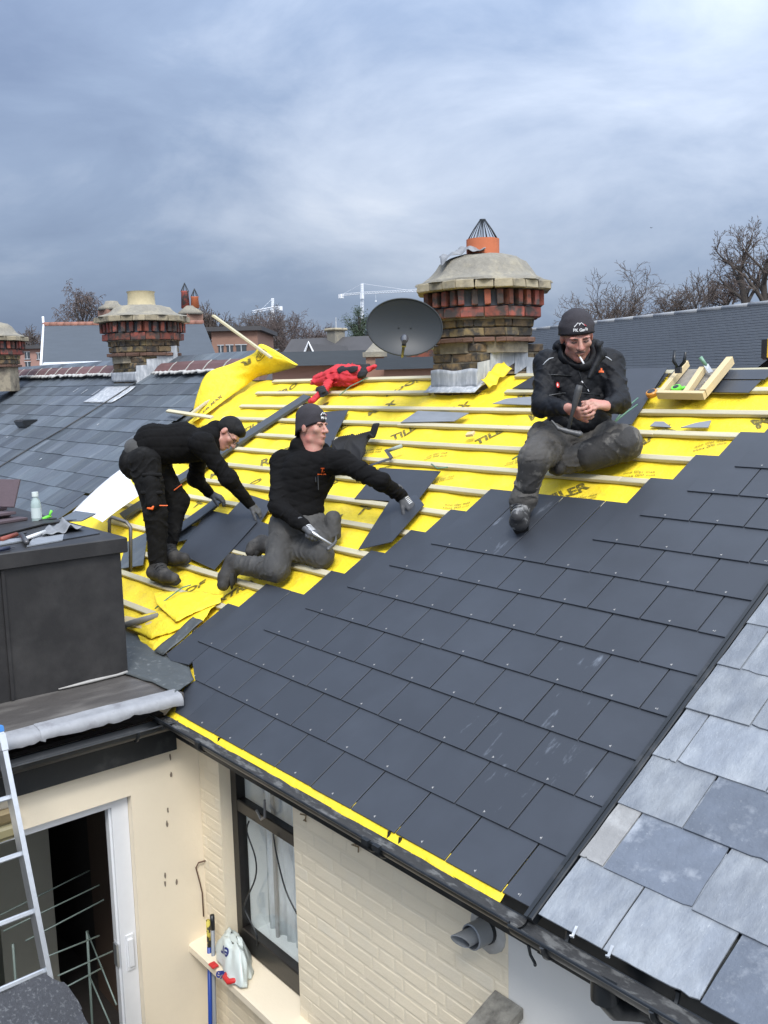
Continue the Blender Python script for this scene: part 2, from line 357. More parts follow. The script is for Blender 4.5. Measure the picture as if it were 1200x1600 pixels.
# battens: each length nailed along a course
bt = {}
def batten(u0, u1, v, name='batten', h0=-0.047, rz=0.0, w=0.046, t=0.024, dv=0.0):
    L = round(u1 - u0, 2); key = (L, round(w, 3))
    if key not in bt:
        m = MB(); n = 8
        for i in range(n):
            pass
        m.box(0, L, -w / 2, w / 2, 0, t, ch=0.003); bt[key] = m.me('batten')
    return add(name, bt[key], T(UV(u0, v, h0)) @ RF @ RZ(rz), house, M_batten)
ends_left = {13: -5.28, 12: -5.30, 11: -5.27, 10: -5.30, 9: -5.24, 8: -5.30, 7: -5.28, 6: -5.25, 5: -5.3, 4: -5.2, 3: -4.9, 2: -4.6, 1: -4.2, 0: -3.4}
for k in range(14):
    v = 0.57 + k * G; jog = 0.006 * math.sin(k * 2.7)
    uL = ends_left[k]
    uR = {0: -1.9, 1: -1.75, 2: -1.4, 3: -1.2, 4: -1.0, 5: -0.9, 6: -0.7, 7: 0.3}.get(k, 1.2)
    cuts = [uL]
    x = uL + 1.5 + (k * 0.77) % 1.6
    while x < uR - 0.3: cuts.append(x); x += 2.4
    cuts.append(uR)
    if k >= 12:   # the top battens stop either side of the chimney
        segs = [(uL, -2.58), (-1.72 if k == 12 else -1.80, uR)]
    else: segs = [(a, b - 0.004) for a, b in zip(cuts[:-1], cuts[1:])]
    for a, b in segs: batten(a, b, v + jog, rz=0.002 * math.sin(k * 1.9 + a))
# rail along the left-hand edge and a batten end running on over the old slates
batten(0.0, 0.98, 0, name='batten', h0=0).matrix_basis = PW[house.name].inverted() @ onroof(-5.84, 2.95, 0.03, math.pi / 2)
o = batten(0.0, 1.15, 0); o.matrix_basis = PW[house.name].inverted() @ onroof(-6.35, 2.97, 0.06, -0.09)

# new slates, course by course
def slate_me(w, L=0.6, cut=None, scuff=False, t=0.0078, rivet=True):
    m = MB(); c = 0.0012
    if cut is None:
        m.box(0, w, 0, L, -t, 0, ch=c)
    else:
        m.prism(cut, -t, 0)
    if rivet and w > 0.1:
        m.mi = 1
        m.lathe([(0.0033, 0), (0.0033, 0.0010), (0.0016, 0.0015)], 6, T(w / 2 + random.uniform(-0.012, 0.012), 0.022, 0.0))
        m.box(w / 2 - 0.0010, w / 2 + 0.0010, 0.016, 0.028, 0, 0.0012, RZ(0))
    me = m.me('slate'); me.materials.append(M_slate_scuff if scuff else M_slate); me.materials.append(M_rivet); return me
S30 = slate_me(0.2925); S15 = slate_me(0.1425); S30s = slate_me(0.2925, scuff=True)
starts = {0: -5, 1: -5, 2: -6.5, 3: -5, 4: -4.5, 5: -4, 6: -3.5, 7: -3, 8: 0.5, 9: 1, 10: 1.5, 11: 2, 12: 2.5}
tilt = -0.0078 / G
def put_slate(me, u, k, dv=0.0):
    dh = random.uniform(-0.0003, 0.0005); rz = random.uniform(-0.0022, 0.0022)
    v = k * G + (0.012 if k == 0 else 0) + dv + random.uniform(-0.0015, 0.0015)
    return add('slate', me, T(UV(u + 0.0037, v, dh)) @ RF @ RZ(rz) @ RX(math.atan(tilt)) @ RY(random.uniform(-0.0016, 0.0016)), house)
for k, s in starts.items():
    x = s
    half = (k % 2 == 0)
    if k == 0: x = -4.5
    while x < 4 - 0.01:
        if x + 1 <= 4.01:
            sc = (k, x) in ((2, 1.5), (2, 2.5), (3, 2.0), (1, 2.0), (4, 1.5), (2, 0.5), (7, -2.0))
            put_slate(S30s if sc else S30, x * 0.3, k)
            x += 1
        else:
            put_slate(S15, x * 0.3, k); x += 0.5
# cut slates at the foot of the valley
put_slate(slate_me(0.16, cut=[(0.02, 0), (0.16, 0), (0.16, 0.6), (0.0, 0.6), (-0.12, 0.16)], rivet=False), -1.51, 0)
put_slate(slate_me(0.3, cut=[(0.19, 0.0), (0.2965, 0), (0.2965, 0.6), (0.0, 0.6), (0.0, 0.10)]), -1.80, 1)
put_slate(slate_me(0.3, cut=[(0.0, 0.075), (0.10, 0.045), (0.2965, 0.07), (0.2965, 0.6), (0.0, 0.6)]), -2.10, 1)
# chalky lead soaker beside the cut slates
mb = MB(); mb.grid(lambda a, b: UV(-2.235 + 0.13 * a, 0.30 + 0.34 * b, 0.004 + 0.004 * math.sin(7 * a + 9 * b)), 6, 10, thick=0.004)
add('lead_soaker', mb.me(), I4, house, M_lead_dark, smooth=True)
# dark lead apron from the foot of the slope down to the flat roof
mb = MB()
up = [UV(-2.95, 0.40, -0.05), UV(-2.5, 0.37, -0.05), UV(-2.2, 0.33, -0.03), UV(-1.8, 0.31, -0.02), UV(-1.62, 0.24, -0.008)]
lo = [Vector((-2.6, -0.02, 0.12)), Vector((-2.3, -0.03, 0.115)), Vector((-2.04, -0.03, 0.108)), Vector((-1.78, 0.02, 0.107)), Vector((-1.50, 0.02, 0.107))]
def f_ap(a, b):
    x = a * 4; i = min(int(x), 3); t = x - i
    return up[i].lerp(up[i + 1], t).lerp(lo[i].lerp(lo[i + 1], t), b) + Vector((0, 0, 0.006 * vnoise(a * 9, b * 7, 4)))
mb.grid(f_ap, 24, 12, thick=0.006)
add('lead_apron', mb.me(), I4, house, M_lead_dark, smooth=True)

# verge trim between new and old slates
mb = MB()
mb.box(1.203, 1.232, -0.03, 3.78, -0.03, 0.012, RF, ch=0.004)
mb.box(1.196, 1.212, -0.03, 3.78, 0.0125, 0.016, RF)
add('verge_trim', mb.me(), I4, house, M_black)

# fascia + gutter
def gutter(u0, u1, y=-0.055, z=0.0, r=0.056, parent=None):
    m = MB(); n = 9
    qs = [0.55 + (math.pi - 0.55) * i / n for i in range(n + 1)]; prof = [(y + r * math.cos(q), z - r * math.sin(q) * 0.9) for q in qs]
    inn = [(y + (r - 0.004) * math.cos(q), z - (r - 0.004) * math.sin(q) * 0.9) for q in qs]
    loop = prof + inn[::-1]; k = len(loop)
    vs = [(u0, a, b) for a, b in loop] + [(u1, a, b) for a, b in loop]
    m.raw(vs, [(i, (i + 1) % k, (i + 1) % k + k, i + k) for i in range(k)] + [tuple(range(k - 1, -1, -1)), tuple(range(k, 2 * k))])
    # rolled outer lip
    m.tube([(u0, y - r, z + 0.003), (u1, y - r, z + 0.003)], 0.0065, 6)
    g = add('gutter', m.me(), I4, parent, M_black, smooth=35)
    s = MB()
    def silt(a, b):
        q = math.pi * (0.22 + 0.62 * b); return (u0 + (u1 - u0) * a, y + (r - 0.006) * math.cos(q), z - (r - 0.006) * 0.9 * math.sin(q) + 0.006 + 0.005 * vnoise(a * 30, b * 3, 2))
    s.grid(silt, 60, 5, thick=0.002)
    add('gutter_silt', s.me(), I4, g, M_grime, smooth=True)
    return g
gut = gutter(-1.56, 1.2, parent=house)
for u in (-0.98, 0.42, 0.49):
    m = MB(); m.tube([(u, -0.055 + 0.062 * math.cos(q), -0.062 * math.sin(q) * 0.9) for q in [math.pi * i / 10 for i in range(11)]], 0.008, 6)
    m.box(u - 0.02, u + 0.02, -0.128, -0.108, -0.012, 0.012)
    add('gutter_bracket', m.me(), I4, gut, M_black, smooth=40)
mb = MB(); mb.box(-1.59, 1.2, 0.035, 0.06, -0.17, -0.01)
add('fascia_board', mb.me(), I4, house, M_black)

# rear wall: painted brickwork, each brick its own block behind one coat of paint
WY = 0.20
WINX0, WINX1, WINZ0, WINZ1 = -1.36, -0.60, -1.475, -0.11
mb = MB()
mb.box(-1.60, WINX0, WY + 0.0025, WY + 0.24, -5.2, -0.06)
mb.box(WINX1, 0.905, WY + 0.0025, WY + 0.24, -5.2, -0.06)
mb.box(WINX0, WINX1, WY + 0.0025, WY + 0.24, -5.2, WINZ0 - 0.08)
wall = add('wall', mb.me(), I4, house, M_cream)
BR = {}
def brick_me(L, H=0.064, D=0.03, seed=0):
    key = (round(L, 2), seed)
    if key not in BR:
        r = random.Random(seed * 31 + int(L * 1000)); m = MB(); c = 0.006
        nx, nz = 4, 2
        def f(a, b):
            ex = min(a, 1 - a) * L; ez = min(b, 1 - b) * H
            e = min(1.0, min(ex, ez) / 0.008)
            return (a * L + r.uniform(-0.0015, 0.0015), 0.0024 - 0.0022 * min(1.0, e * 1.4) * (0.7 if ex < ez else 1.0) + r.uniform(-0.0005, 0.0005), b * H + r.uniform(-0.0015, 0.0015))
        q_ = min(0.2, 0.006 / L); xs = [0, q_, 0.5, 1 - q_, 1]; zs = [0, 0.10, 0.5, 0.90, 1]
        vs = [f(a, b) for b in zs for a in xs]; w = len(xs)
        fs = [(j * w + i, j * w + i + 1, (j + 1) * w + i + 1, (j + 1) * w + i) for j in range(len(zs) - 1) for i in range(w - 1)]
        m.raw(vs, fs); BR[key] = m.me('brick'); BR[key].materials.append(M_cream)
    return BR[key]
random.seed(3)
z = -0.105 - 0.064
row = 0
while z > -2.3:
    # flemish-like run of stretchers and headers, staggered course by course
    x = -1.60 - (0.0 if row % 2 else 0.16); j = row
    while x < 0.905:
        L = 0.215 if (j % 2 == 0 or row % 3) else 0.103
        x0, x1 = max(x, -1.598), min(x + L, 0.903)
        blocks = []
        if x1 > x0 + 0.02:
            if z + 0.064 > WINZ0 - 0.09:      # clear of the window opening
                if x0 < WINX0: blocks.append((x0, min(x1, WINX0 - 0.001)))
                if x1 > WINX1: blocks.append((max(x0, WINX1 + 0.001), x1))
            else: blocks.append((x0, x1))
        for a, b in blocks:
            if b - a > 0.025: add('brick', brick_me(b - a, 0.064, 0.03, random.randint(0, 3)), T(a, WY + random.uniform(-.0010, .0004), z + random.uniform(-.003, .003)), wall)
        x += L + 0.010; j += 1
    z -= 0.074; row += 1
# brick returns beside the window (left reveal)
z = -0.105 - 0.064
while z > WINZ0:
    add('brick', brick_me(0.075, 0.064, 0.03, 1), T(WINX0 - 0.001, WY + 0.004, z) @ RZ(math.pi / 2), wall)
    z -= 0.074

# window: black timber sash frame, lace curtain and a pale room behind
win = add('window', (lambda m: m.me())(MB().box(WINX0 + .001, WINX1 - .001, WY + 0.15, WY + 0.17, WINZ0 - 0.02, WINZ0 - 0.005)), I4, house, M_frame_black)
mb = MB(); fy0, fy1 = WY + 0.075, WY + 0.135
mb.box(WINX0 + 0.002, WINX0 + 0.062, fy0, fy1, WINZ0, WINZ1, ch=0.004)
mb.box(WINX1 - 0.062, WINX1 - 0.002, fy0, fy1, WINZ0, WINZ1, ch=0.004)
mb.box(WINX0 + 0.062, WINX1 - 0.062, fy0 + .002, fy1 - .002, WINZ1 - 0.06, WINZ1, ch=0.004)
mb.box(WINX0 + 0.062, WINX1 - 0.062, fy0 + .002, fy1 - .002, -0.615, -0.540, ch=0.006)
mb.box(WINX0 + 0.062, WINX1 - 0.062, fy0 - .006, fy1 - .002, WINZ0, WINZ0 + 0.13, ch=0.006)
add('frame', mb.me(), I4, win, M_frame_black)
for z0, z1 in ((WINZ0 + 0.13, -0.615), (-0.540, WINZ1 - 0.06)):
    mb = MB(); mb.box(WINX0 + 0.06, WINX1 - 0.06, fy0 + 0.03, fy0 + 0.035, z0, z1)
    add('pane', mb.me(), I4, win, M_glass)
M_room = mat('white_reveal_paint', (0.74, 0.77, 0.76), 0.5, var=0.05)
mb = MB()   # inner reveal, board and back of the room
mb.box(WINX0 - 0.05, WINX0 + 0.055, fy1 + 0.002, fy1 + 0.13, WINZ0 + .002, WINZ1)
mb.box(WINX1 - 0.06, WINX1 + 0.05, fy1 + 0.002, fy1 + 0.13, WINZ0 + .002, WINZ1)
mb.box(WINX0 - 0.05, WINX1 + 0.05, fy1 + 0.002, fy1 + 0.16, WINZ0 + 0.02, WINZ0 + 0.075)
mb.box(WINX0 - 0.05, WINX1 + 0.05, fy1 + 0.002, fy1 + 0.13, WINZ1 + .002, WINZ1 + 0.05)
add('reveal', mb.me(), I4, win, M_room)
M_lace = mat('lace_curtain', (0.66, 0.69, 0.70), 0.85, var=0.28, scale=30, stretch=(1, 1, 0.35), bump=0.6, bscale=40)
mb = MB(); mb.grid(lambda a, b: (WINX0 + 0.04 + (WINX1 - WINX0 - 0.08) * a, fy1 + 0.125 + 0.018 * math.sin(a * 46) + 0.006 * math.sin(a * 101), WINZ0 + 0.07 + (WINZ1 - WINZ0) * b), 70, 6, thick=0.002)
add('curtain', mb.me(), I4, win, M_lace, smooth=True)
mb = MB()
mb.tube([(WINX0 + 0.21, fy1 + 0.09, WINZ0 + .07), (WINX0 + 0.215, fy1 + 0.09, WINZ1)], 0.014, 6)
add('sash_stile', mb.me(), I4, win, mat('grey_stile', (0.30, 0.29, 0.28), 0.6))
mb = MB(); mb.tube([(WINX0 + 0.30, fy0 - 0.012, -0.52), (WINX0 + 0.36, fy0 - 0.02, -0.55), (WINX0 + 0.40, fy0 - 0.02, -0.52), (WINX0 + 0.405, fy0 - 0.02, -0.42)], 0.008, 6)
add('sash_handle', mb.me(), I4, win, mat('grey_metal_handle', (0.3, 0.3, 0.3), 0.4, metal=0.6))
mb = MB()
mb.prism([(WY - 0.13, WINZ0 - 0.085), (WY + 0.08, WINZ0 - 0.085), (WY + 0.08, WINZ0 - 0.012), (WY - 0.12, WINZ0 - 0.035), (WY - 0.13, WINZ0 - 0.045)], WINX0 - 0.27, WINX1 + 0.10, Matrix(((0, 0, 1, 0), (1, 0, 0, 0), (0, 1, 0, 0), (0, 0, 0, 1))))
bmx = mb.me(); add('sill', bmx, I4, win, M_cream_smooth)
# rust stains and old fixings on the painted wall
for (x, y) in ((555, 1320), (645, 1365), (482, 1275)):
    pass
for p in ((-0.059, 0.195, -0.318), (0.351, 0.195, -0.289), (-0.486, 0.195, -0.326)):
    m = MB(); r0 = random.Random(int(p[0] * 100)); pts = [Vector(p) + Vector((r0.uniform(-.03, .03), -0.006, r0.uniform(-.025, .025))) for _ in range(6)]
    m.tube(pts, 0.004, 5); add('old_fixing', m.me(), I4, wall, M_stain, smooth=True)

# ------------------------------------------------------------------ octagonal brick chimney
M_stock = mat('sooty_stock_brick', (0.185, 0.130, 0.065), 0.85, var=0.4, scale=16, bump=1.0, bscale=50, rand=0.4, col2=(0.045, 0.040, 0.035), scale2=9, thr=(0.42, 0.58), hue=0.012)
M_redbrick = mat('red_brick', (0.235, 0.065, 0.042), 0.85, var=0.3, scale=20, bump=0.8, bscale=60, rand=0.4, col2=(0.055, 0.042, 0.038), scale2=8, thr=(0.42, 0.58), hue=0.01)
M_brownbrick = mat('brown_tile_brick', (0.12, 0.065, 0.045), 0.85, var=0.25, scale=20, bump=0.8, rand=0.2)
M_mortar = mat('lime_mortar', (0.30, 0.26, 0.19), 0.95, var=0.25, scale=30, bump=1.0, bscale=70, col2=(0.12, 0.10, 0.08), scale2=8)
M_darkrec = mat('slate_blue_brick', (0.075, 0.085, 0.10), 0.8, var=0.3, scale=20, bump=0.5)
M_cap = mat('lichen_mortar_cap', (0.215, 0.20, 0.165), 0.95, var=0.35, scale=26, bump=1.8, bscale=55, col2=(0.30, 0.27, 0.20), scale2=5, thr=(0.5, 0.68))
M_capbrick = mat('pale_cap_brick', (0.29, 0.25, 0.17), 0.9, var=0.3, scale=18, bump=1.0, bscale=50, rand=0.25, col2=(0.13, 0.115, 0.09), scale2=6, thr=(0.5, 0.66))
M_terra = mat('terracotta_pot', (0.50, 0.145, 0.062), 0.8, var=0.15, scale=14, bump=0.3)
M_wire = mat('black_wire', (0.03, 0.035, 0.04), 0.5, metal=0.4)
random.seed(11)
def block(L, H, D, j=0.004, ch=0.006):
    m = MB(); m.box(-L / 2, L / 2, -D, 0, 0, H, ch=ch)
    m.v = [(x + random.uniform(-j, j), y + random.uniform(-j, j), z + random.uniform(-j, j) * 0.7) for x, y, z in m.v]
    return m.me('brick')
CB = {}
def cblock(L, H, D, M, var=4):
    k = (round(L, 2), round(H, 3), round(D, 3), M.name)
    if k not in CB:
        CB[k] = []
        for i in range(var):
            me = block(L, H, D); me.materials.append(M); CB[k].append(me)
    return random.choice(CB[k])
def octo(R, rot=math.pi / 8): return [(R * math.cos(rot + i * math.pi / 4), R * math.sin(rot + i * math.pi / 4)) for i in range(8)]
def oct_course(par, cx, cy, z, H, R, M, n, D=0.09, gap=0.008, name='brick', stag=0.0, full=True):
    """one course of bricks round an octagon; n bricks on every face"""
    P8 = octo(R)
    for i in range(8):
        a = Vector((*P8[i], 0)); b = Vector((*P8[(i + 1) % 8], 0)); L = (b - a).length
        ang = math.atan2(b.y - a.y, b.x - a.x)
        cuts = [0] + [min(0.97, max(0.03, (k + stag) / n)) for k in range(0 if stag else 1, n)] + [1]
        for c0, c1 in zip(cuts[:-1], cuts[1:]):
            l = (c1 - c0) * L - gap
            if l < 0.02: continue
            p = a.lerp(b, (c0 + c1) / 2); jit = random.uniform(-0.006, 0.006)
            q = Vector((cx, cy, z)) + p + p.normalized() * jit
            add(name, cblock(l, H - 0.009, D, M), T(q) @ RZ(ang + math.pi), par)
# orientation: the block's outer face is at y=0 looking +y after the half turn
def chimney(parent, cx, cy, zr, s=1.0, pot='red', base=None, detail=True, z0=1.2, caph=1.0):
    """zr = height of the cap's lower edge; s scales the top"""
    core = MB()
    core.prism([(cx + x, cy + y) for x, y in octo(0.40 * s)], z0 + 0.4, zr - 0.02 * s)
    core.prism([(cx + x, cy + y) for x, y in octo(0.455 * s)], zr - 0.24 * s, zr - 0.005)
    if base: core.box(base[0] + 0.012, base[1] - 0.012, base[2] + 0.012, base[3] - 0.012, z0, zr - 0.44 * s)
    stack = add('chimney_stack', core.me(), I4, parent, M_mortar)
    # dark recess behind the soldier course
    rc = MB(); rc.prism([(cx + x, cy + y) for x, y in octo(0.478 * s)], zr - 0.135 * s, zr - 0.01 * s)
    add('recess_band', rc.me(), I4, stack, M_darkrec)
    if detail:
        # soldiers: alternate red bricks standing proud of the dark band
        P8 = octo(0.535 * s)
        for i in range(8):
            a = Vector((*P8[i], 0)); b = Vector((*P8[(i + 1) % 8], 0)); ang = math.atan2(b.y - a.y, b.x - a.x)
            for k in range(4):
                p = a.lerp(b, (k + 0.25 + random.uniform(-.05, .05)) / 4) if k else a.lerp(b, 0.05)
                add('brick', cblock(0.050 * s, 0.122 * s, 0.09, M_redbrick), T(Vector((cx, cy, zr - 0.13 * s)) + p) @ RZ(ang + math.pi), stack)
        oct_course(stack, cx, cy, zr - 0.225 * s, 0.09 * s, 0.51 * s, M_redbrick, 2)
        oct_course(stack, cx, cy, zr - 0.300 * s, 0.073 * s, 0.445 * s, M_stock, 2, stag=0.5)
        oct_course(stack, cx, cy, zr - 0.375 * s, 0.075 * s, 0.440 * s, M_stock, 2)
        oct_course(stack, cx, cy, zr - 0.425 * s, 0.048 * s, 0.465 * s, M_brownbrick, 2, stag=0.5)
        oct_course(stack, cx, cy, zr, 0.075 * s, 0.60 * s, M_capbrick, 3, D=0.16)
        if base:
            x0, x1, y0, y1 = base; z = zr - 0.505 * s; r = 0
            while z > z0:
                for (a, b, ang) in ((Vector((x0, y0, 0)), Vector((x1, y0, 0)), math.pi), (Vector((x1, y0, 0)), Vector((x1, y1, 0)), -math.pi / 2), (Vector((x0, y1, 0)), Vector((x0, y0, 0)), math.pi / 2)):
                    L = (b - a).length; t = 0.0 if r % 2 else -0.115
                    while t < L:
                        l = 0.225; c0, c1 = max(t, 0), min(t + l, L)
                        if c1 - c0 > 0.04:
                            q = a.lerp(b, (c0 + c1) / 2 / L) + Vector((0, 0, z))
                            out = Vector((b.y - a.y, -(b.x - a.x), 0)).normalized() * random.uniform(-0.004, 0.006)
                            add('brick', cblock(round(c1 - c0 - 0.01, 2), 0.066, 0.09, M_stock), T(q + out) @ RZ(ang), stack)
                        t += l
                z -= 0.075; r += 1
    else:
        oct_course(stack, cx, cy, zr - 0.225 * s, 0.215 * s, 0.51 * s, M_redbrick, 2)
        oct_course(stack, cx, cy, zr, 0.075 * s, 0.60 * s, M_capbrick, 3, D=0.16)
    # bell-shaped mortar cap, uneven
    cp = MB(); prof = [(r, 0.066 + (z - 0.066) * caph) for r, z in ((0.585, 0.066), (0.575, 0.085), (0.52, 0.10), (0.455, 0.140), (0.41, 0.195), (0.365, 0.250), (0.29, 0.290), (0.18, 0.312), (0.12, 0.318))]
    n = 32; vs = []; fs = []
    for r, z in prof:
        for j in range(n):
            q = 2 * math.pi * j / n
            k = math.cos(math.pi / 8) / math.cos(((q) % (math.pi / 4)) - math.pi / 8)
            w = min(1, max(0, (r - 0.2) / 0.2)); rr = r * s * (1 - w + w * k) * (1 + 0.02 * vnoise(q * 3, z * 20, 3))
            vs.append((cx + rr * math.cos(q), cy + rr * math.sin(q), zr + z * s + 0.008 * vnoise(q * 5, r * 14, 1)))
    for i in range(len(prof) - 1):
        for j in range(n): fs.append((i * n + j, i * n + (j + 1) % n, (i + 1) * n + (j + 1) % n, (i + 1) * n + j))
    fs.append(tuple(range(n - 1, -1, -1))); fs.append(tuple((len(prof) - 1) * n + j for j in range(n)))
    cp.raw(vs, fs); add('mortar_cap', cp.me(), I4, stack, M_cap, smooth=50)
    pz = zr + (0.066 + 0.23 * caph) * s
    if pot == 'red':
        m = MB(); m.lathe([(0.135, 0), (0.135, 0.145), (0.112, 0.145), (0.112, 0.05)], 24, T(cx, cy, pz)); add('chimney_pot', m.me(), I4, stack, M_terra, smooth=40)
        m = MB()
        for j in range(22):
            q = 2 * math.pi * j / 22
            m.tube([(cx + 0.122 * math.cos(q), cy + 0.122 * math.sin(q), pz + 0.145), (cx + 0.075 * math.cos(q), cy + 0.075 * math.sin(q), pz + 0.225), (cx + 0.022 * math.cos(q), cy + 0.022 * math.sin(q), pz + 0.30)], 0.0032, 4)
        m.lathe([(0.026, 0), (0.026, 0.012)], 12, T(cx, cy, pz + 0.294))
        add('pot_guard', m.me(), I4, stack, M_wire, smooth=True)
    elif pot == 'buff':
        m = MB(); m.lathe([(0.20, 0), (0.185, 0.06), (0.18, 0.19), (0.195, 0.215), (0.16, 0.215), (0.15, 0.1)], 24, T(cx, cy, pz - 0.02)); add('chimney_pot', m.me(), I4, stack, mat('buff_pot', (0.50, 0.43, 0.27), 0.9, var=0.2, bump=0.6), smooth=40)
        m = MB(); m.tube([(cx + 0.10, cy - 0.12, pz + 0.0), (cx + 0.30, cy - 0.33, pz - 0.10), (cx + 0.38, cy - 0.38, pz - 0.15)], 0.014, 6); add('mortar_scar', m.me(), I4, stack, M_lead)
    return stack

st = chimney(house, -2.30, 3.395, 2.545, 0.97, 'red', base=(-2.55, -2.03, 3.045, 3.86), z0=1.65)
# crumpled lead lying over the cap beside the pot
mb = MB()
ca_, cb_ = Vector((-2.27, 3.43, 0)), 0
def f_crump(a, b):
    # draped from beside the pot down over the near-left shoulder of the cap
    s_ = -0.36 + 0.36 * a; f_ = -0.02 - 0.22 * b
    x = -2.30 + 0.64 * s_ + 0.76 * (-f_) ; y = 3.395 + 0.77 * s_ - 0.63 * (-f_)
    r_ = math.hypot(x + 2.30, y - 3.395); zc = 2.555 + 0.97 * float(np.interp(r_, [0.12, 0.18, 0.29, 0.365, 0.41, 0.455, 0.52, 0.6], [0.318, 0.312, 0.29, 0.25, 0.195, 0.14, 0.10, 0.07]))
    return (x, y, zc + 0.016 + 0.011 * math.sin(17 * a + 4 * b) + 0.006 * math.sin(29 * a - 9 * b) + 0.06 * max(0, 0.35 - a) + 0.05 * math.exp(-((a - 0.62) / 0.2) ** 2) * (1 - b))
mb.grid(f_crump, 26, 14, thick=0.003); add('loose_lead', mb.me(), I4, st, mat('dull_lead', (0.20, 0.205, 0.21), 0.6, var=0.3, scale=14, bump=0.4), smooth=True)
# lead apron and stepped flashings
mb = MB(); mb.grid(lambda a, b: UV(-2.585 + 0.60 * a, 3.435 + 0.15 * b, 0.004 + 0.010 * b) + Vector((0, 0.0, 0.004 * vnoise(a * 14, b * 3, 1))), 24, 4, thick=0.004)
mb.grid(lambda a, b: Vector((-2.56 + 0.54 * a, 3.030 + 0.004 * vnoise(a * 14, b * 4), 1.775 + 0.145 * b + 0.008 * math.sin(a * 9))), 24, 5, thick=0.004)
add('lead_flashing', mb.me(), I4, st, M_lead, smooth=True)
for i in range(5):
    y = 3.03 + i * 0.145; z = 1.79 + (0, 0.075, 0.14, 0.11, 0.03)[i]
    m = MB(); m.prism([(y, z - 0.03), (y + 0.165, z + 0.045), (y + 0.16, z + 0.185 + random.uniform(-.02, .02)), (y + 0.01, z + 0.175 + random.uniform(-.02, .02))], -2.026 + 0.004 * (i % 2), -2.021 + 0.004 * (i % 2), Matrix(((0, 0, 1, 0), (1, 0, 0, 0), (0, 1, 0, 0), (0, 0, 0, 1))))
    add('lead_flashing', m.me(), I4, st, M_lead)
# membrane dressed up the chimney side
mb = MB(); mb.grid(lambda a, b: Vector((-1.99 + 0.015 * math.sin(a * 8) + 0.09 * (1 - b), 3.04 + 0.25 * a, 1.765 + 0.146 * a + 0.075 * b + 0.012 * math.sin(a * 15 + b * 3))), 20, 6, thick=0.003)
add('underlay_upstand', mb.me(), I4, house, M_yellow, smooth=True)
# ridge: far slope of the same roof and the top board
mb = MB(); rz_ = 3.80
mb.raw([UV(-5.98, rz_, -0.05), UV(1.2, rz_, -0.05), UV(1.2, rz_, -0.05) + Vector((0, 3.2, -1.9)), UV(-5.98, rz_, -0.05) + Vector((0, 3.2, -1.9))], [(0, 1, 2, 3)])
add('far_slope', mb.me(), I4, house, M_lead_dark)

# ------------------------------------------------------------------ older slate roof to the left
M_oldslate = mat('old_blue_slate', (0.078, 0.092, 0.108), 0.55, var=0.2, scale=9, bump=0.5, bscale=60, rand=0.34, spec=0.4, stretch=(2.2, 0.6, 1), col2=(0.12, 0.135, 0.145), scale2=4, thr=(0.5, 0.75), hue=0.008)
M_purple = mat('purple_ridge_tile', (0.115, 0.058, 0.055), 0.7, var=0.25, scale=8, bump=0.4, rand=0.22)
M_joint = mat('grey_joint_mortar', (0.30, 0.29, 0.27), 0.95, var=0.3)
M_pmortar = mat('pale_bedding_mortar', (0.44, 0.43, 0.40), 0.95, var=0.3, scale=18, bump=1.2, bscale=40)
lhouse = thing('terraced_house', 'neighbouring terraced house with weathered blue slates and purple ridge tiles, beyond the bending roofer', 'house', (-10.5, 1.5, -5.2))
random.seed(5)
mb = MB(); mb.box(-19, -5.99, -0.02, 4.02, -0.10, -0.035, RF); add('roof_deck', mb.me(), I4, lhouse, M_lead_dark)
mb = MB(); mb.box(-19, -6.0, 0.2, 6.6, -5.2, -0.1); add('wall', mb.me(), I4, lhouse, M_cream)
OS = {}
def old_slate(w):
    k = round(w, 2)
    if k not in OS:
        m = MB(); m.box(0, w - 0.004, 0, 0.5, -0.006, 0, ch=0.0015); me = m.me('slate'); me.materials.append(M_oldslate); OS[k] = me
    return OS[k]
GL = 0.265
for k in range(1, 15):
    v = 0.24 + k * GL
    ulim = -6.6 - max(0, (v - 0.3)) * 2.05 - 0.9
    x = -5.72 - random.uniform(0, 0.25) - (0.25 if k >= 9 else 0)
    j = 0
    while x > ulim:
        w = random.choice((0.26, 0.30, 0.34, 0.30))
        L = 1.0
        o = add('slate', old_slate(w), T(UV(x - w, v + random.uniform(-0.004, 0.004), 0.0 + random.uniform(-0.001, 0.0015))) @ RF @ RZ(random.uniform(-.004, .004)) @ RX(-0.0226) @ RY(random.uniform(-.005, .005)), lhouse)
        x -= w; j += 1
# lead straps and tingles holding slipped slates
for (u, v, l) in ((-9.9, 3.45, .12), (-9.45, 3.42, .14), (-8.9, 3.38, .16), (-10.3, 3.5, .1)):
    m = MB(); m.box(0, 0.018, 0, l, 0, 0.003); add('lead_strap', m.me(), onroof(u, v, 0.003, 0.02), lhouse, M_lead)
for (u, v) in ((-7.9, 2.72), (-8.1, 1.95), (-10.2, 2.3)):
    m = MB(); m.box(0, 0.02, 0, 0.03, 0, 0.003); add('lead_strap', m.me(), onroof(u, v, 0.003), lhouse, M_lead)
# lead sheet below the chimney
mb = MB(); mb.grid(lambda a, b: UV(-9.35 + 0.95 * a + 0.25 * math.sin(3 * b) * 0.2, 3.22 + 0.40 * b, 0.012 + 0.003 * vnoise(a * 8, b * 6)), 16, 8, thick=0.004); add('lead_sheet', mb.me(), I4, lhouse, M_lead, smooth=True)
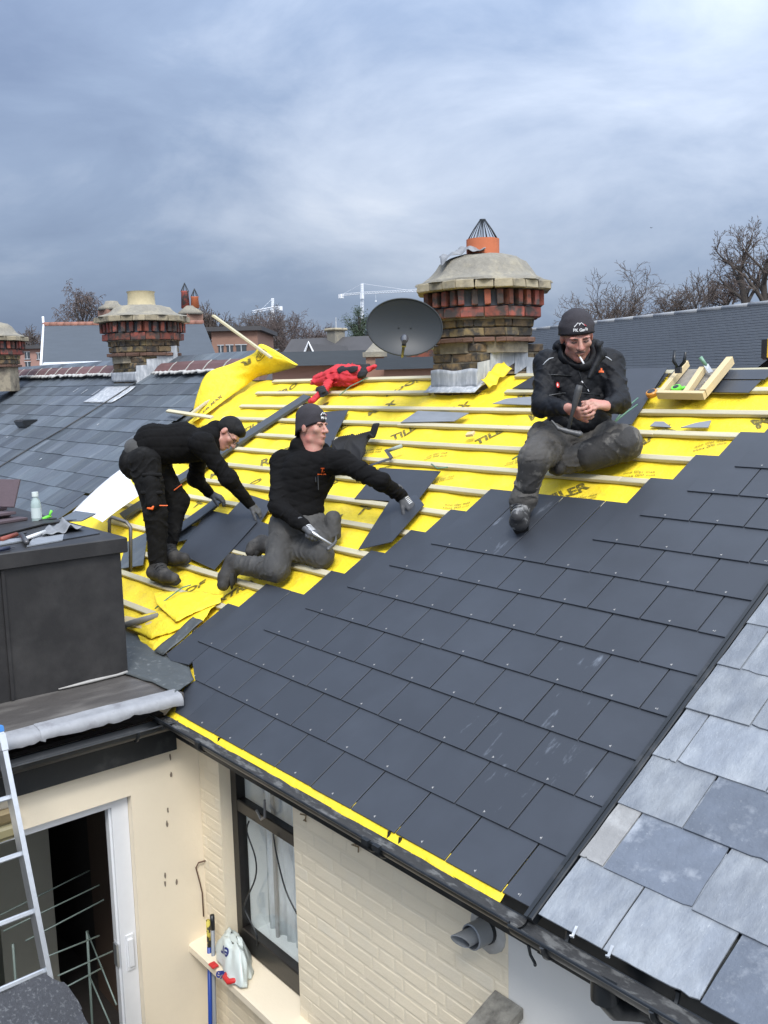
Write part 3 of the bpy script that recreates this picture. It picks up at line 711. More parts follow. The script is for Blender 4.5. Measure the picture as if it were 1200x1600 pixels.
# ridge tiles bedded on mortar
u = -6.15; i = 0
while u > -18.5:
    vr = 3.97 + max(0, (-u - 8) * 0.012)
    m = MB(); n = 6
    prof = [(0.17, -0.075), (0.10, 0.005), (0.04, 0.045), (-0.04, 0.045), (-0.10, 0.005), (-0.17, -0.075)]
    pin = [(a * 0.86, b - 0.02) for a, b in prof]
    loop = prof + pin[::-1]; k = len(loop)
    vs = [(0, a, b) for a, b in loop] + [(0.44, a, b) for a, b in loop]
    m.raw(vs, [(q, (q + 1) % k, (q + 1) % k + k, q + k) for q in range(k)] + [tuple(range(k - 1, -1, -1)), tuple(range(k, 2 * k))])
    p = UV(u - 0.44, vr, 0.0)
    if not (-9.35 < u - 0.22 < -8.25):
        add('ridge_tile', m.me('ridge_tile'), T(p + Vector((0, 0.13, 0.085 + random.uniform(-.006, .006)))) @ RZ(random.uniform(-.012, .012)), lhouse, M_purple)
        m2 = MB(); m2.tube([p + Vector((0.445, 0.13 + a, 0.085 + b + 0.004)) for a, b in prof[2:]] if False else [p + Vector((0.445, -0.045, 0.010)), p + Vector((0.445, 0.03, 0.092)), p + Vector((0.445, 0.09, 0.132))], 0.011, 5)
        add('mortar_joint', m2.me(), I4, lhouse, M_joint)
    u -= 0.455; i += 1
for (a0, a1) in ((-18.0, -9.3), (-8.3, -6.2)):
    m = MB(); n = int((a1 - a0) / 0.05)
    rr = random.Random(9); js = [rr.uniform(0.5, 1.3) for _ in range(n + 2)]
    m.grid(lambda a, b: UV(a0 + (a1 - a0) * a, 3.925 + max(0, (-(a0 + (a1 - a0) * a) - 8) * 0.012) - 0.085 * b * js[int(a * n)], 0.014 + 0.045 * math.sin(math.pi * min(1, 0.25 + 0.75 * (1 - b)))), n, 4, thick=0.01)
    add('mortar_bedding', m.me(), I4, lhouse, M_pmortar, smooth=True)
lst = chimney(lhouse, (-8.965, 3.544, 2.217)[0], (-8.965, 3.544, 2.217)[1], 2.70, 1.08, 'buff', base=(-9.30, -8.55, 3.22, 4.0), z0=1.75, caph=0.62)
mb = MB(); mb.grid(lambda a, b: Vector((-9.33 + 0.80 * a, 3.20 + 0.004 * vnoise(a * 14, b * 4), 1.90 + 0.13 * b)), 16, 4, thick=0.004); add('lead_flashing', mb.me(), I4, lst, M_lead, smooth=True)
for i in range(4):
    y = 3.2 + i * 0.155; z = 1.90 + i * 0.085
    m = MB(); m.prism([(y, z - 0.03), (y + 0.165, z + 0.045), (y + 0.16, z + 0.22), (y + 0.01, z + 0.21)], -8.545 + 0.004 * (i % 2), -8.540 + 0.004 * (i % 2), Matrix(((0, 0, 1, 0), (1, 0, 0, 0), (0, 1, 0, 0), (0, 0, 0, 1))))
    add('lead_flashing', m.me(), I4, lst, M_lead)
# far-left chimney of the same row
chimney(lhouse, (-13.018, 2.754, 2.504)[0], (-13.018, 2.754, 2.504)[1], 2.62, 1.0, None, z0=1.4, base=None)
# small black vent
vp = (-10.264, 2.628)
m = MB(); m.prism([(-0.02, 0), (0.18, 0.0), (0.18, 0.012), (0.02, 0.10), (-0.02, 0.10)], 0, 0.34, Matrix(((0, 0, 1, 0), (1, 0, 0, 0), (0, 1, 0, 0), (0, 0, 0, 1))))
add('roof_vent', m.me(), onroof(vp[0] - 0.1, vp[1] - 0.05, 0.004), lhouse, M_black)
m = MB(); m.tube([UV(-8.57, 4.02, 0.06), UV(-8.55, 3.7, 0.012), UV(-8.54, 3.42, 0.022), UV(-8.62, 3.0, 0.012), UV(-8.70, 2.55, 0.012), UV(-8.85, 2.1, 0.012), UV(-8.93, 1.7, 0.012), UV(-9.0, 1.2, 0.012)], 0.009, 6)
tag(add('cable', m.me(), mat=M_black), 'black cable running straight down the weathered slate roof from the buff-potted chimney', 'cable')

# ------------------------------------------------------------------ house to the right, pale weathered slates
M_paleslate = mat('pale_weathered_slate', (0.185, 0.203, 0.228), 0.62, var=0.3, scale=14, bump=1.0, bscale=60, rand=0.16, spec=0.35, col2=(0.275, 0.293, 0.31), scale2=5, thr=(0.42, 0.66), stretch=(1.6, 0.8, 1), detail=10, speck=(55, 0.60, 0.55, (0.40, 0.42, 0.42)))
M_midslate = mat('mid_weathered_slate', (0.120, 0.138, 0.168), 0.6, var=0.3, scale=12, bump=0.9, bscale=45, rand=0.1, spec=0.35, col2=(0.30, 0.32, 0.345), scale2=7, thr=(0.55, 0.72), detail=9, speck=(60, 0.60, 0.5, (0.34, 0.36, 0.37)))
M_warmslate = mat('warm_weathered_slate', (0.235, 0.232, 0.225), 0.65, var=0.25, scale=12, bump=0.9, bscale=45, rand=0.08, spec=0.3, col2=(0.34, 0.34, 0.33), scale2=7, thr=(0.5, 0.7))
rhouse = thing('terraced_house', 'nearest neighbouring house with pale weathered slates, black gutter and white rendered wall', 'house', (2.6, 1.5, -5.2))
mb = MB(); mb.box(1.236, 4.2, 0.03, 3.9, -0.10, -0.03, RF); add('roof_deck', mb.me(), I4, rhouse, M_lead_dark)
mb = MB(); mb.box(0.907, 4.2, WY, WY + 0.24, -5.2, -0.06); mb.box(4.0, 4.2, WY + .24, 6.6, -5.2, -0.1); add('wall', mb.me(), I4, rhouse, M_white_wall)
random.seed(21)
def pale_slate(w, seed, L=0.5):
    r = random.Random(seed); n = 11; poly = []
    for i in range(n + 1):
        a = i / n; e = r.uniform(-0.0006, 0.0006)
        if (i == 0 or i == n) and r.random() < 0.35: e = 0.007
        if r.random() < 0.03: e += 0.006
        poly.append((a * w, e))
    for i in range(1, 6): poly.append((w + r.uniform(-0.003, 0.001), L * i / 5))
    for i in range(5, 0, -1): poly.append((0 + r.uniform(-0.001, 0.003), L * i / 5))
    m = MB(); m.prism(poly, -0.007, 0); me = m.me('slate')
    bm = bmesh.new(); bm.from_mesh(me)
    top = [e for e in bm.edges if all(abs(v.co.z) < 1e-6 for v in e.verts)]
    bmesh.ops.bevel(bm, geom=top, offset=0.0012, segments=1, affect='EDGES'); bm.to_mesh(me); bm.free()
    return me
joints = {0: (1.242, 1.515, 1.865, 2.21, 2.56, 2.9), 1: (1.238, 1.345, 1.695, 2.04, 2.4, 2.75), 2: (1.238, 1.515, 1.87, 2.21, 2.56, 2.9), 3: (1.238, 1.345, 1.70, 2.05, 2.39, 2.75)}
GR = 0.258
for k in range(0, 14):
    js = joints[k] if k in joints else joints[2 + k % 2]
    for i, (a, b) in enumerate(zip(js[:-1], js[1:])):
        me = pale_slate(b - a - 0.006, k * 17 + i)
        mt = M_paleslate
        if (k, i) in ((1, 1), (2, 1), (0, 2), (4, 2)) or (k > 4 and random.random() < 0.18): mt = M_midslate
        if (k, i) in ((1, 0),): mt = M_warmslate
        me.materials.append(mt)
        add('slate', me, T(UV(a + 0.003, k * GR + random.uniform(-0.004, 0.004), 0.020 + random.uniform(-.001, .002))) @ RF @ RZ(random.uniform(-.005, .005)) @ RX(-0.028) @ RY(random.uniform(-.004, .004)), rhouse)
gr = gutter(1.203, 4.2, y=-0.058, z=-0.004, r=0.062, parent=rhouse)
for u in (1.36, 1.78, 2.6):
    m = MB(); m.tube([(u, -0.058 + 0.068 * math.cos(q), -0.004 - 0.068 * math.sin(q) * 0.9) for q in [math.pi * i / 10 for i in range(11)]], 0.010, 6)
    add('gutter_bracket', m.me(), I4, gr, M_black, smooth=40)
mb = MB(); mb.box(1.203, 4.2, 0.030, 0.055, -0.17, -0.01); add('fascia_board', mb.me(), I4, rhouse, M_black)
dp = MB()
dp.tube([(1.56, -0.058, -0.05), (1.56, -0.058, -0.105), (1.575, -0.02, -0.16), (1.60, 0.09, -0.205), (1.615, 0.135, -0.24), (1.62, 0.145, -0.30), (1.62, 0.145, -5.1)], 0.036, 12)
dp.lathe([(0.045, 0), (0.045, 0.07)], 12, T(1.56, -0.058, -0.115)); dp.lathe([(0.043, 0), (0.043, 0.06)], 12, T(1.62, 0.145, -0.36))
add('downpipe', dp.me(), I4, rhouse, M_black, smooth=50)
m = MB(); m.tube([(1.215, -0.03, -0.11), (1.215, -0.02, -0.15), (1.235, -0.02, -0.17), (1.25, -0.035, -0.165)], 0.006, 6); add('gutter_hook', m.me(), I4, gr, M_black, smooth=True)
# strap hooks holding the lowest slates
for u in (1.40, 1.545):
    m = MB(); m.box(-0.005, 0.005, -0.03, 0.012, 0, 0.002); m.box(-0.006, 0.007, -0.032, -0.027, 0, 0.010); add('lead_tingle', m.me(), onroof(u, 0.01, 0.025, 0.2), rhouse, M_lead)

# ------------------------------------------------------------------ flat-roofed rear wing on the left
M_felt = mat('wet_brown_felt', (0.070, 0.064, 0.059), 0.45, var=0.35, scale=7, bump=0.4, bscale=50, col2=(0.14, 0.13, 0.118), scale2=3, thr=(0.45, 0.7), stretch=(3, 0.8, 1), rvar=0.15)
M_rubber = mat('black_rubber_cladding', (0.017, 0.016, 0.016), 0.52, var=0.3, scale=6, bump=0.25, bscale=30, col2=(0.034, 0.032, 0.031), scale2=3.5, thr=(0.45, 0.7), rvar=0.1)
M_whitelead = mat('white_coated_lead', (0.25, 0.255, 0.265), 0.6, var=0.3, scale=14, bump=0.4, bscale=35, col2=(0.20, 0.20, 0.21), scale2=11, thr=(0.56, 0.68))
M_upvc = mat('white_upvc', (0.72, 0.73, 0.74), 0.35, var=0.04)
M_alu = mat('ladder_aluminium', (0.55, 0.57, 0.59), 0.38, metal=0.85, var=0.15, scale=30, bump=0.1)
M_bluecap = mat('blue_plastic', (0.03, 0.16, 0.42), 0.4)
WX = -1.60
wing = thing('rear_extension', 'cream rendered rear extension with flat felt roof and black rubber-clad box', 'building', (-3.0, -1.0, -5.2))
DY1, DZ1, DZ0, DY0 = -0.235, -0.46, -2.5, -2.3
mb = MB()
mb.box(WX - 0.25, WX, DY1, 0.215, -5.2, -0.15)
mb.box(WX - 0.25, WX, DY0, DY1, DZ1, -0.15)
mb.box(WX - 0.25, WX, DY0, DY1, -5.2, DZ0)
mb.box(WX - 0.25, WX, -3.6, DY0, -5.2, -0.15)
wwall = add('wall', mb.me(), I4, wing, M_cream_smooth)
# scuffs in the render
for p in ((-1.598, 0.020, -0.298), (-1.598, 0.018, -0.408), (-1.598, -0.016, -0.616), (-1.598, -0.025, -0.705), (-1.598, -0.060, -1.064), (-1.598, -0.057, -1.016), (-1.598, 0.014, -1.084)):
    r0 = random.Random(int(abs(p[2]) * 1000)); m = MB()
    poly = [(0.006 * math.cos(q) * r0.uniform(.6, 1.5), 0.018 * math.sin(q) * r0.uniform(.5, 1.5)) for q in [i * math.pi / 4 for i in range(8)]]
    m.prism(poly, 0, 0.0015, T(p) @ RY(math.pi / 2) @ RZ(math.pi / 2)); add('chip', m.me(), I4, wwall, mat('bare_render', (0.20, 0.16, 0.12), 0.9))
# flat roof, fascia, gutter
mb = MB(); mb.grid(lambda a, b: (-6.0 + 4.50 * a, -3.6 + 3.68 * b, 0.098 + 0.006 * vnoise(a * 9, b * 9, 2)), 40, 30, thick=0.045); add('flat_roof', mb.me(), I4, wing, M_felt, smooth=40)
mb = MB(); mb.box(-1.545, -1.525, -3.6, 0.03, -0.235, -0.03); add('fascia_board', mb.me(), I4, wing, M_black)
m = MB(); n = 9; r = 0.055; gx = -1.468; gz = -0.028
outer = [(gx + r * math.cos(q), gz - r * math.sin(q)) for q in [math.pi * i / n for i in range(n + 1)]]
inn = [(gx + (r - .004) * math.cos(q), gz - (r - .004) * math.sin(q)) for q in [math.pi * i / n for i in range(n + 1)]]
loop = outer + inn[::-1]; k = len(loop)
m.raw([(a, -3.6, b) for a, b in loop] + [(a, 0.02, b) for a, b in loop], [(i, (i + 1) % k, (i + 1) % k + k, i + k) for i in range(k)] + [tuple(range(k - 1, -1, -1)), tuple(range(k, 2 * k))])
m.tube([(gx + r, -3.6, gz + .003), (gx + r, 0.02, gz + .003)], 0.006, 6)
wg = add('gutter', m.me(), I4, wing, M_black, smooth=35)
for y in (-0.25, -0.95):
    m = MB(); m.tube([(gx + 0.06 * math.cos(q), y, gz - 0.06 * math.sin(q)) for q in [math.pi * i / 10 for i in range(11)]], 0.009, 6); add('gutter_bracket', m.me(), I4, wg, M_black, smooth=40)
# lead edge, two lengths lapped, lower edge ragged
rr = random.Random(4)
for (y0, y1) in ((-3.6, -0.74), (-0.76, 0.05)):
    nn = int((y1 - y0) / 0.03); jag = [0.5 + 0.5 * vnoise(i * 0.21, 0.3, 7) + (rr.uniform(-0.9, 0.2) if rr.random() < 0.12 else 0) for i in range(nn + 2)]
    def f_le(a, b):
        y = y0 + (y1 - y0) * a; j = jag[int(a * nn)]
        s = b * 1.0
        x = -1.56 + 0.098 * min(1, s / 0.62) + (0.012 * math.sin((s - 0.62) * 6) if s > 0.62 else 0)
        z = 0.109 - (0.012 * s if s < 0.55 else 0.0066 + (s - 0.55) * (0.10 + 0.04 * j)) + (0.004 if y0 > -1 else 0)
        return (x, y, z + 0.003 * vnoise(y * 5, s * 6, 2))
    mb = MB(); mb.grid(f_le, nn, 9, thick=0.004); add('lead_edge', mb.me(), I4, wing, M_whitelead, smooth=60)
# rubber-clad housing
BX, BY = -2.058, -0.005
mb = MB(); mb.box(-4.1, BX, -2.6, BY, 0.09, 0.86)
mb.box(BX, BX + 0.012, -0.712, -0.694, 0.10, 0.86, ch=0.004)           # welded seam
box = add('clad_housing', mb.me(), I4, wing, M_rubber)
mb = MB(); mb.box(-4.15, BX + 0.032, -2.65, BY + 0.035, 0.862, 0.955, ch=0.006); add('lid', mb.me(), I4, box, M_rubber)
mb = MB()   # hand-dressed sealant at the foot
mb.tube([(BX + 0.006, -0.44, 0.108), (BX + 0.010, -0.25, 0.112), (BX + 0.008, -0.08, 0.112), (BX + 0.004, -0.01, 0.116)], [0.004, 0.011, 0.008, 0.010], 6)
add('sealant', mb.me(), I4, box, mat('grey_sealant', (0.33, 0.32, 0.30), 0.7, var=0.3), smooth=True)
# sliding door
door = add('door', MB().box(WX - 0.13, WX - 0.06, DY0, DY1 - 0.012, DZ1 - 0.012, DZ1 - 0.006).me(), I4, wing, M_upvc)
mb = MB()
mb.box(WX - 0.13, WX - 0.05, DY1 - 0.10, DY1 - 0.002, DZ0, DZ1 - 0.004, ch=0.004)
mb.box(WX - 0.13, WX - 0.05, DY0, DY1 - 0.10, DZ1 - 0.062, DZ1 - 0.004, ch=0.004)
mb.box(WX - 0.118, WX - 0.07, DY1 - 0.112, DY1 - 0.10, DZ0, DZ1 - 0.062)
add('frame', mb.me(), I4, door, M_upvc)
mb = MB(); mb.box(WX - 0.10, WX - 0.094, DY0, DY0 + 1.0, DZ0, DZ1 - 0.06); add('pane', mb.me(), I4, door, glass('door_glass', (0.55, 0.6, 0.58)))
mb = MB(); mb.box(WX - 0.05, WX - 0.028, DY1 - 0.062, DY1 - 0.032, -1.52, -1.34, ch=0.006); mb.box(WX - 0.05, WX - 0.04, DY1 - 0.07, DY1 - 0.024, -1.54, -1.32)
add('handle', mb.me(), I4, door, M_upvc)
mb = MB(); mb.box(WX - 0.10, WX - 0.055, DY1 - 0.125, DY1 - 0.112, -1.50, -1.36); add('latch_plate', mb.me(), I4, door, M_alu)
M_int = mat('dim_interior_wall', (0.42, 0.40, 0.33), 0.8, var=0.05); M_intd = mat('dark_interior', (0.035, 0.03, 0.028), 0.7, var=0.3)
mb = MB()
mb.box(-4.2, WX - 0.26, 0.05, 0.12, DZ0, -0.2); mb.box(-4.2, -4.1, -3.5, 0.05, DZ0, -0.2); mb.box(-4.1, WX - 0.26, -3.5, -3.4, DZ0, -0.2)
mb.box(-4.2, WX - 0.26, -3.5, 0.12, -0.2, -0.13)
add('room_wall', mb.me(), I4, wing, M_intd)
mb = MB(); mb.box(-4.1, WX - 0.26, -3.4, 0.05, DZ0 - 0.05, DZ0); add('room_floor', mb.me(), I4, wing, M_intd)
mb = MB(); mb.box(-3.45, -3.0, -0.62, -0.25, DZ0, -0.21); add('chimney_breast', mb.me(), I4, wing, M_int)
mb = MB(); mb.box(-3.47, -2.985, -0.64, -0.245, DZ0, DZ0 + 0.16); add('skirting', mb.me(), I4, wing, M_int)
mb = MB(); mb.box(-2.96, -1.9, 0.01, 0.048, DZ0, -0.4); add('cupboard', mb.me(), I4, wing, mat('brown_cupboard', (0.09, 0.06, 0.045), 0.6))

# ------------------------------------------------------------------ clothes airer inside
airer = thing('clothes_airer', 'folding clothes airer of thin pale rails behind the open door', 'clothes airer', (-2.7, -0.9, DZ0))
M_rail = mat('pale_green_rail', (0.13, 0.17, 0.15), 0.4)
for a, b, nm in (((-1.986, -0.892, -1.103), (-2.102, -0.317, -1.095), 'rail'), ((-1.868, -0.914, -1.136), (-1.917, -0.334, -1.106), 'rail'), ((-1.686, -0.853, -1.133), (-1.754, -0.376, -1.112), 'rail'), ((-1.462, -0.770, -1.265), (-1.512, -0.440, -1.290), 'rail'),
                 ((-1.799, -0.471, -1.291), (-1.245, -0.545, -1.425), 'side_rail'), ((-1.340, -0.782, -1.266), (-1.403, -0.546, -1.288), 'rail'), ((-1.443, -0.605, -1.335), (-1.168, -0.617, -1.458), 'side_rail'), ((-1.536, -0.840, -1.178), (-1.614, -0.471, -1.231), 'rail')):
    m = MB(); m.tube([a, b], 0.0045, 6); add(nm, m.me(), I4, airer, M_rail, smooth=True)
for a in ((-1.799, -0.471, -1.291), (-1.875, -0.867, -1.237)):
    m = MB(); m.tube([a, (a[0] - 0.05, a[1], DZ0)], 0.008, 6); add('leg', m.me(), I4, airer, M_rail, smooth=True)

# ------------------------------------------------------------------ felt-covered lean-to the ladder stands on
mb = MB()
pk = (-0.826, -1.015, -0.834); prt = (-0.625, -0.950, -0.923); plf = (-0.924, -1.375, -0.855)
rr = random.Random(8)
ring_t = [(-0.931, -1.448, -0.787), (-0.888, -1.220, -0.851), (-0.879, -1.021, -0.856), (-0.809, -0.959, -0.890), (-0.701, -0.926, -0.971), (-0.599, -0.938, -1.010)]
def f_lt(a, b):
    x = a * 5; i = min(int(x), 4); t = x - i
    p = Vector(ring_t[i]).lerp(Vector(ring_t[i + 1]), t)
    q = p + Vector((0.40, -0.45, -0.18)) * min(1, b * 2) + Vector((0.0, 0, -2.6)) * max(0, b - 0.5) * 2
    return q + Vector((0, 0, 0.012 * vnoise(a * 14, b * 9, 5)))
mb.grid(f_lt, 30, 14, thick=0.02)
ls = thing('felted_lean_to', 'lean-to roof covered in dark mineral felt at the foot of the ladder', 'lean-to', (-0.6, -1.3, -5.2))
M_mineral = mat('mineral_felt', (0.04, 0.042, 0.048), 0.85, var=0.5, scale=90, bump=1.0, bscale=140, col2=(0.10, 0.105, 0.11), scale2=60, thr=(0.55, 0.65))
add('felt_roof', mb.me(), I4, ls, M_mineral, smooth=50)
mb = MB(); p0 = Vector((-0.954, -0.998, -0.921)); mb.box(p0.x - 0.3, p0.x + 0.3, p0.y - 0.5, p0.y + 0.05, -5.2, p0.z - 0.15); add('wall', mb.me(), I4, ls, M_intd)

# ------------------------------------------------------------------ ladder
lad = thing('ladder', 'aluminium ladder with blue-capped stile leaning on the extension gutter', 'ladder', (-0.83, -1.1, -0.9))
la, lb = Vector((-1.418, -0.934, 0.166)), Vector((-0.885, -1.003, -0.890))
ax = (la - lb).normalized(); side = Vector((0.12, -1, 0)).normalized(); nrm = ax.cross(side).normalized()
ML = Matrix((( side.x, nrm.x, ax.x, lb.x), (side.y, nrm.y, ax.y, lb.y), (side.z, nrm.z, ax.z, lb.z), (0, 0, 0, 1)))
Ln = (la - lb).length
for sx in (0.0, 0.38):
    m = MB(); m.box(sx - 0.012, sx + 0.012, -0.032, 0.032, 0, Ln, ch=0.003); m.box(sx - 0.016, sx + 0.016, -0.036, 0.036, Ln - 0.10, Ln - 0.015, ch=0.003); add('stile', m.me(), ML, lad, M_alu)
    m = MB(); m.box(sx - 0.014, sx + 0.014, -0.034, 0.034, Ln - 0.014, Ln + 0.028, ch=0.008); add('end_cap', m.me(), ML, lad, M_bluecap)
for z in (0.055, 0.325, 0.595, 0.865, 1.135):
    m = MB(); m.box(0.01, 0.37, -0.014, 0.014, z - 0.012, z + 0.012, ch=0.005); add('rung', m.me(), ML, lad, M_alu)
# small outdoor lamp box on the wall behind the ladder
p = (-1.597, -0.941, -0.372)
lamp = thing('wall_light', 'small brass and amber glass wall light beside the ladder', 'wall light', p)
m = MB(); m.box(0, 0.05, -0.13, 0.06, -0.01, 0.07, T(p), ch=0.02); add('backplate', m.me(), I4, lamp, mat('brass_plate', (0.32, 0.25, 0.14), 0.35, metal=0.7))
m = MB(); m.box(0.004, 0.045, -0.14, 0.058, -0.10, -0.012, T(p), ch=0.025); add('shade', m.me(), I4, lamp, mat('amber_glass', (0.25, 0.22, 0.12), 0.2))

# ------------------------------------------------------------------ things round the window
flue = thing('boiler_flue', 'grey plastic boiler flue sticking out of the cream brick wall', 'flue', (0.80, WY, -0.36))
M_gpl = mat('grey_flue_plastic', (0.22, 0.235, 0.25), 0.45, var=0.06, bump=0.05)
fc = Vector((0.795, 0.200, -0.343)); FM = T(fc) @ RX(math.pi / 2 - 0.06)
m = MB(); m.lathe([(0.052, -0.02), (0.052, 0.095), (0.046, 0.098), (0.046, 0.03)], 20, FM); add('outer_pipe', m.me(), I4, flue, M_gpl, smooth=40)
m = MB()
n = 18; vs = []; fs = []
for r_, zf in ((0.034, lambda q: 0.02), (0.034, lambda q: 0.155 + 0.028 * math.cos(q - 2.2)), (0.030, lambda q: 0.155 + 0.028 * math.cos(q - 2.2)), (0.030, lambda q: 0.05)):
    for j in range(n):
        q = 2 * math.pi * j / n; vs.append((r_ * math.cos(q), r_ * math.sin(q) + 0.004, zf(q)))
for i in range(3):
    for j in range(n): fs.append((i * n + j, i * n + (j + 1) % n, (i + 1) * n + (j + 1) % n, (i + 1) * n + j))
m.raw(vs, fs, FM); add('inner_pipe', m.me(), I4, flue, M_gpl, smooth=40)
m = MB(); m.lathe([(0.055, 0.0), (0.055, 0.022)], 20, FM); add('seal_ring', m.me(), I4, flue, M_black, smooth=40)
m = MB(); m.lathe([(0.10, -0.012), (0.095, 0.004), (0.058, 0.006)], 18, FM); m.v = [(x * 1.0, y, z + 0.006 * vnoise(x * 60, z * 60)) for x, y, z in m.v]; add('wall_patch', m.me(), I4, flue, M_pmortar, smooth=True)

# carrier bag slumped on the sill
bagp = Vector(((-1.213, 0.133, -1.500)[0], WY - 0.035, WINZ0 - 0.026))
bag = thing('carrier_bag', 'pale plastic carrier bag with blue lettering and red handle slumped on the window sill', 'bag', bagp)
M_bag = mat('pale_plastic_film', (0.60, 0.66, 0.63), 0.35, var=0.06, bump=0.6, bscale=18, spec=0.5)
m = MB()
def f_bag(a, b):
    q = 2 * math.pi * a; prof = [(0.03, 0.165), (0.070, 0.158), (0.098, 0.11), (0.122, 0.05), (0.135, 0.008), (0.08, 0.0)]
    x = b * 5; i = min(int(x), 4); t = x - i; r = prof[i][0] * (1 - t) + prof[i + 1][0] * t; z = prof[i][1] * (1 - t) + prof[i + 1][1] * t
    k = 1 + 0.10 * math.sin(3 * q + 4 * b) + 0.06 * math.sin(7 * q - 5 * b) + 0.04 * math.sin(13 * q + 9 * b)
    return (r * 1.72 * k * math.cos(q) - 0.01, r * 0.66 * k * math.sin(q), z + 0.012 * math.sin(4 * q + 2) * (1 - b))
m.grid(f_bag, 48, 20); m.grid(lambda a, b: (f_bag(a, 0)[0] * b, f_bag(a, 0)[1] * b, 0.165), 24, 2)
bo = add('film', m.me(), T(bagp) @ RZ(-0.25), bag, M_bag, smooth=True)
M_navy = mat('navy_print', (0.015, 0.025, 0.16), 0.5)
bpy.context.view_layer.update()
add('lettering', stick(text_me('er', 0.10, 0.0, 0.002), T(bagp + Vector((0.01, -0.10, 0.125))) @ RZ(0.35) @ RX(math.pi / 2 - 0.35) @ RZ(math.pi), bo, 0.002), I4, bo, M_navy)
add('lettering', stick(text_me('er', 0.07, 0.0, 0.002), T(bagp + Vector((0.04, -0.12, 0.022))) @ RZ(0.35) @ RX(math.pi / 2 - 0.5), bo, 0.002), I4, bo, M_navy)
M_red = mat('red_plastic', (0.55, 0.03, 0.03), 0.4)
m = MB(); m.tube([bagp + Vector(v) for v in ((0.045, -0.07, 0.02), (0.07, -0.11, 0.012), (0.12, -0.115, 0.014), (0.155, -0.07, 0.022), (0.15, -0.025, 0.055), (0.125, -0.01, 0.075))], [0.012, 0.016, 0.017, 0.017, 0.013, 0.008], 8); add('handle', m.me(), I4, bag, M_red, smooth=True)
m = MB(); m.box(-0.03, 0.02, -0.02, 0.02, 0, 0.02, T(bagp + Vector((-0.07, -0.10, 0.0))), ch=0.006); add('handle', m.me(), I4, bag, M_red)

# poles standing in the corner
px_ = (-1.434, 0.100, -1.300)
pole = thing('blue_pole', 'blue telescopic pole with taped yellow end standing in the wall corner', 'pole', (px_[0], 0.11, -2.8))
m = MB(); m.tube([(px_[0] + 0.03, 0.05, -2.8), (px_[0], 0.12, px_[2] - 0.17)], 0.013, 10); add('shaft', m.me(), I4, pole, mat('blue_anodised', (0.01, 0.05, 0.28), 0.35), smooth=True)
m = MB(); m.tube([(px_[0], 0.12, px_[2] - 0.17), (px_[0] - 0.002, 0.122, px_[2])], 0.012, 10); add('grip', m.me(), I4, pole, mat('yellow_black_tape', (0.05, 0.045, 0.03), 0.6, col2=(0.6, 0.5, 0.08), scale2=30, thr=(0.5, 0.56)), smooth=True)
p2 = (-1.399, 0.120, -1.275)
pole2 = thing('grey_pole', 'grey pole with black rubber grip standing behind the blue pole', 'pole', (p2[0], 0.12, -2.8))
m = MB(); m.tube([(p2[0] + 0.04, 0.06, -2.8), (p2[0] + 0.002, 0.13, p2[2] - 0.07)], 0.012, 10); add('shaft', m.me(), I4, pole2, M_gpl, smooth=True)
m = MB(); m.tube([(p2[0] + 0.002, 0.13, p2[2] - 0.07), (p2[0], 0.132, p2[2] + 0.02)], 0.014, 10); add('grip', m.me(), I4, pole2, M_black, smooth=True)
pw = [Vector(v) for v in ((-1.570, 0.227, -1.008), (-1.585, 0.157, -1.009), (-1.590, 0.141, -1.038), (-1.590, 0.161, -1.137), (-1.588, 0.173, -1.212), (-1.580, 0.169, -1.362))]
m = MB(); m.tube(pw, 0.0045, 6); tag(add('bent_rod', m.me(), mat=mat('rusty_rod', (0.11, 0.06, 0.04), 0.7), smooth=True), 'thin bent rusty rod in the corner above the blue pole', 'rod')
# cables hanging in front of the glass
yy = WY + 0.062
for pts, lab in ((((-1.146, 0.262, -0.616), (-1.173, 0.262, -0.692), (-1.094, 0.262, -0.817), (-1.104, 0.262, -0.946), (-1.224, 0.262, -1.141), (-1.230, 0.262, -1.212), (-1.125, 0.262, -1.296), (-1.124, 0.262, -1.376)), 'black cable snaking down the left side of the sash window'),
                 (((-0.892, 0.262, -0.597), (-0.868, 0.262, -0.707), (-0.792, 0.262, -0.882), (-0.688, 0.262, -0.977)), 'black cable slanting across the right side of the sash window')):
    m = MB(); P_ = [Vector(p) for p in pts]; dense = []
    for i in range(len(P_) - 1):
        a, b, c, d = P_[max(0, i - 1)], P_[i], P_[i + 1], P_[min(len(P_) - 1, i + 2)]
        for t in (0, .25, .5, .75): dense.append(0.5 * ((2 * b) + (c - a) * t + (2 * a - 5 * b + 4 * c - d) * t * t + (3 * b - a - 3 * c + d) * t ** 3))
    dense.append(P_[-1]); m.tube(dense, 0.005, 6); tag(add('cable', m.me(), mat=M_black, smooth=True), lab, 'cable')
# party wall top at the bottom of the picture
pa = thing('garden_wall', 'party wall with weathered concrete coping below the flue', 'wall', (0.85, -0.3, -5.2))
SW = Matrix(((0, 0, 1, 0), (1, 0, 0, 0), (0, 1, 0, 0), (0, 0, 0, 1)))
mb = MB(); mb.prism([(-1.6, -5.2), (WY - 0.002, -5.2), (WY - 0.002, -0.635), (-1.6, -1.33)], 0.855, 0.968, SW); add('masonry', mb.me(), I4, pa, M_white_wall)
mb = MB(); mb.grid(lambda a, b: (0.838 + 0.147 * b, WY - 0.004 - 1.8 * a, -0.585 - 0.70 * a + 0.004 * vnoise(a * 30, b * 5, 3)), 40, 4, thick=0.045); add('coping', mb.me(), I4, pa, mat('mossy_coping', (0.22, 0.21, 0.18), 0.95, var=0.4, scale=25, bump=1.5, bscale=50, col2=(0.09, 0.085, 0.075), scale2=14), smooth=40)

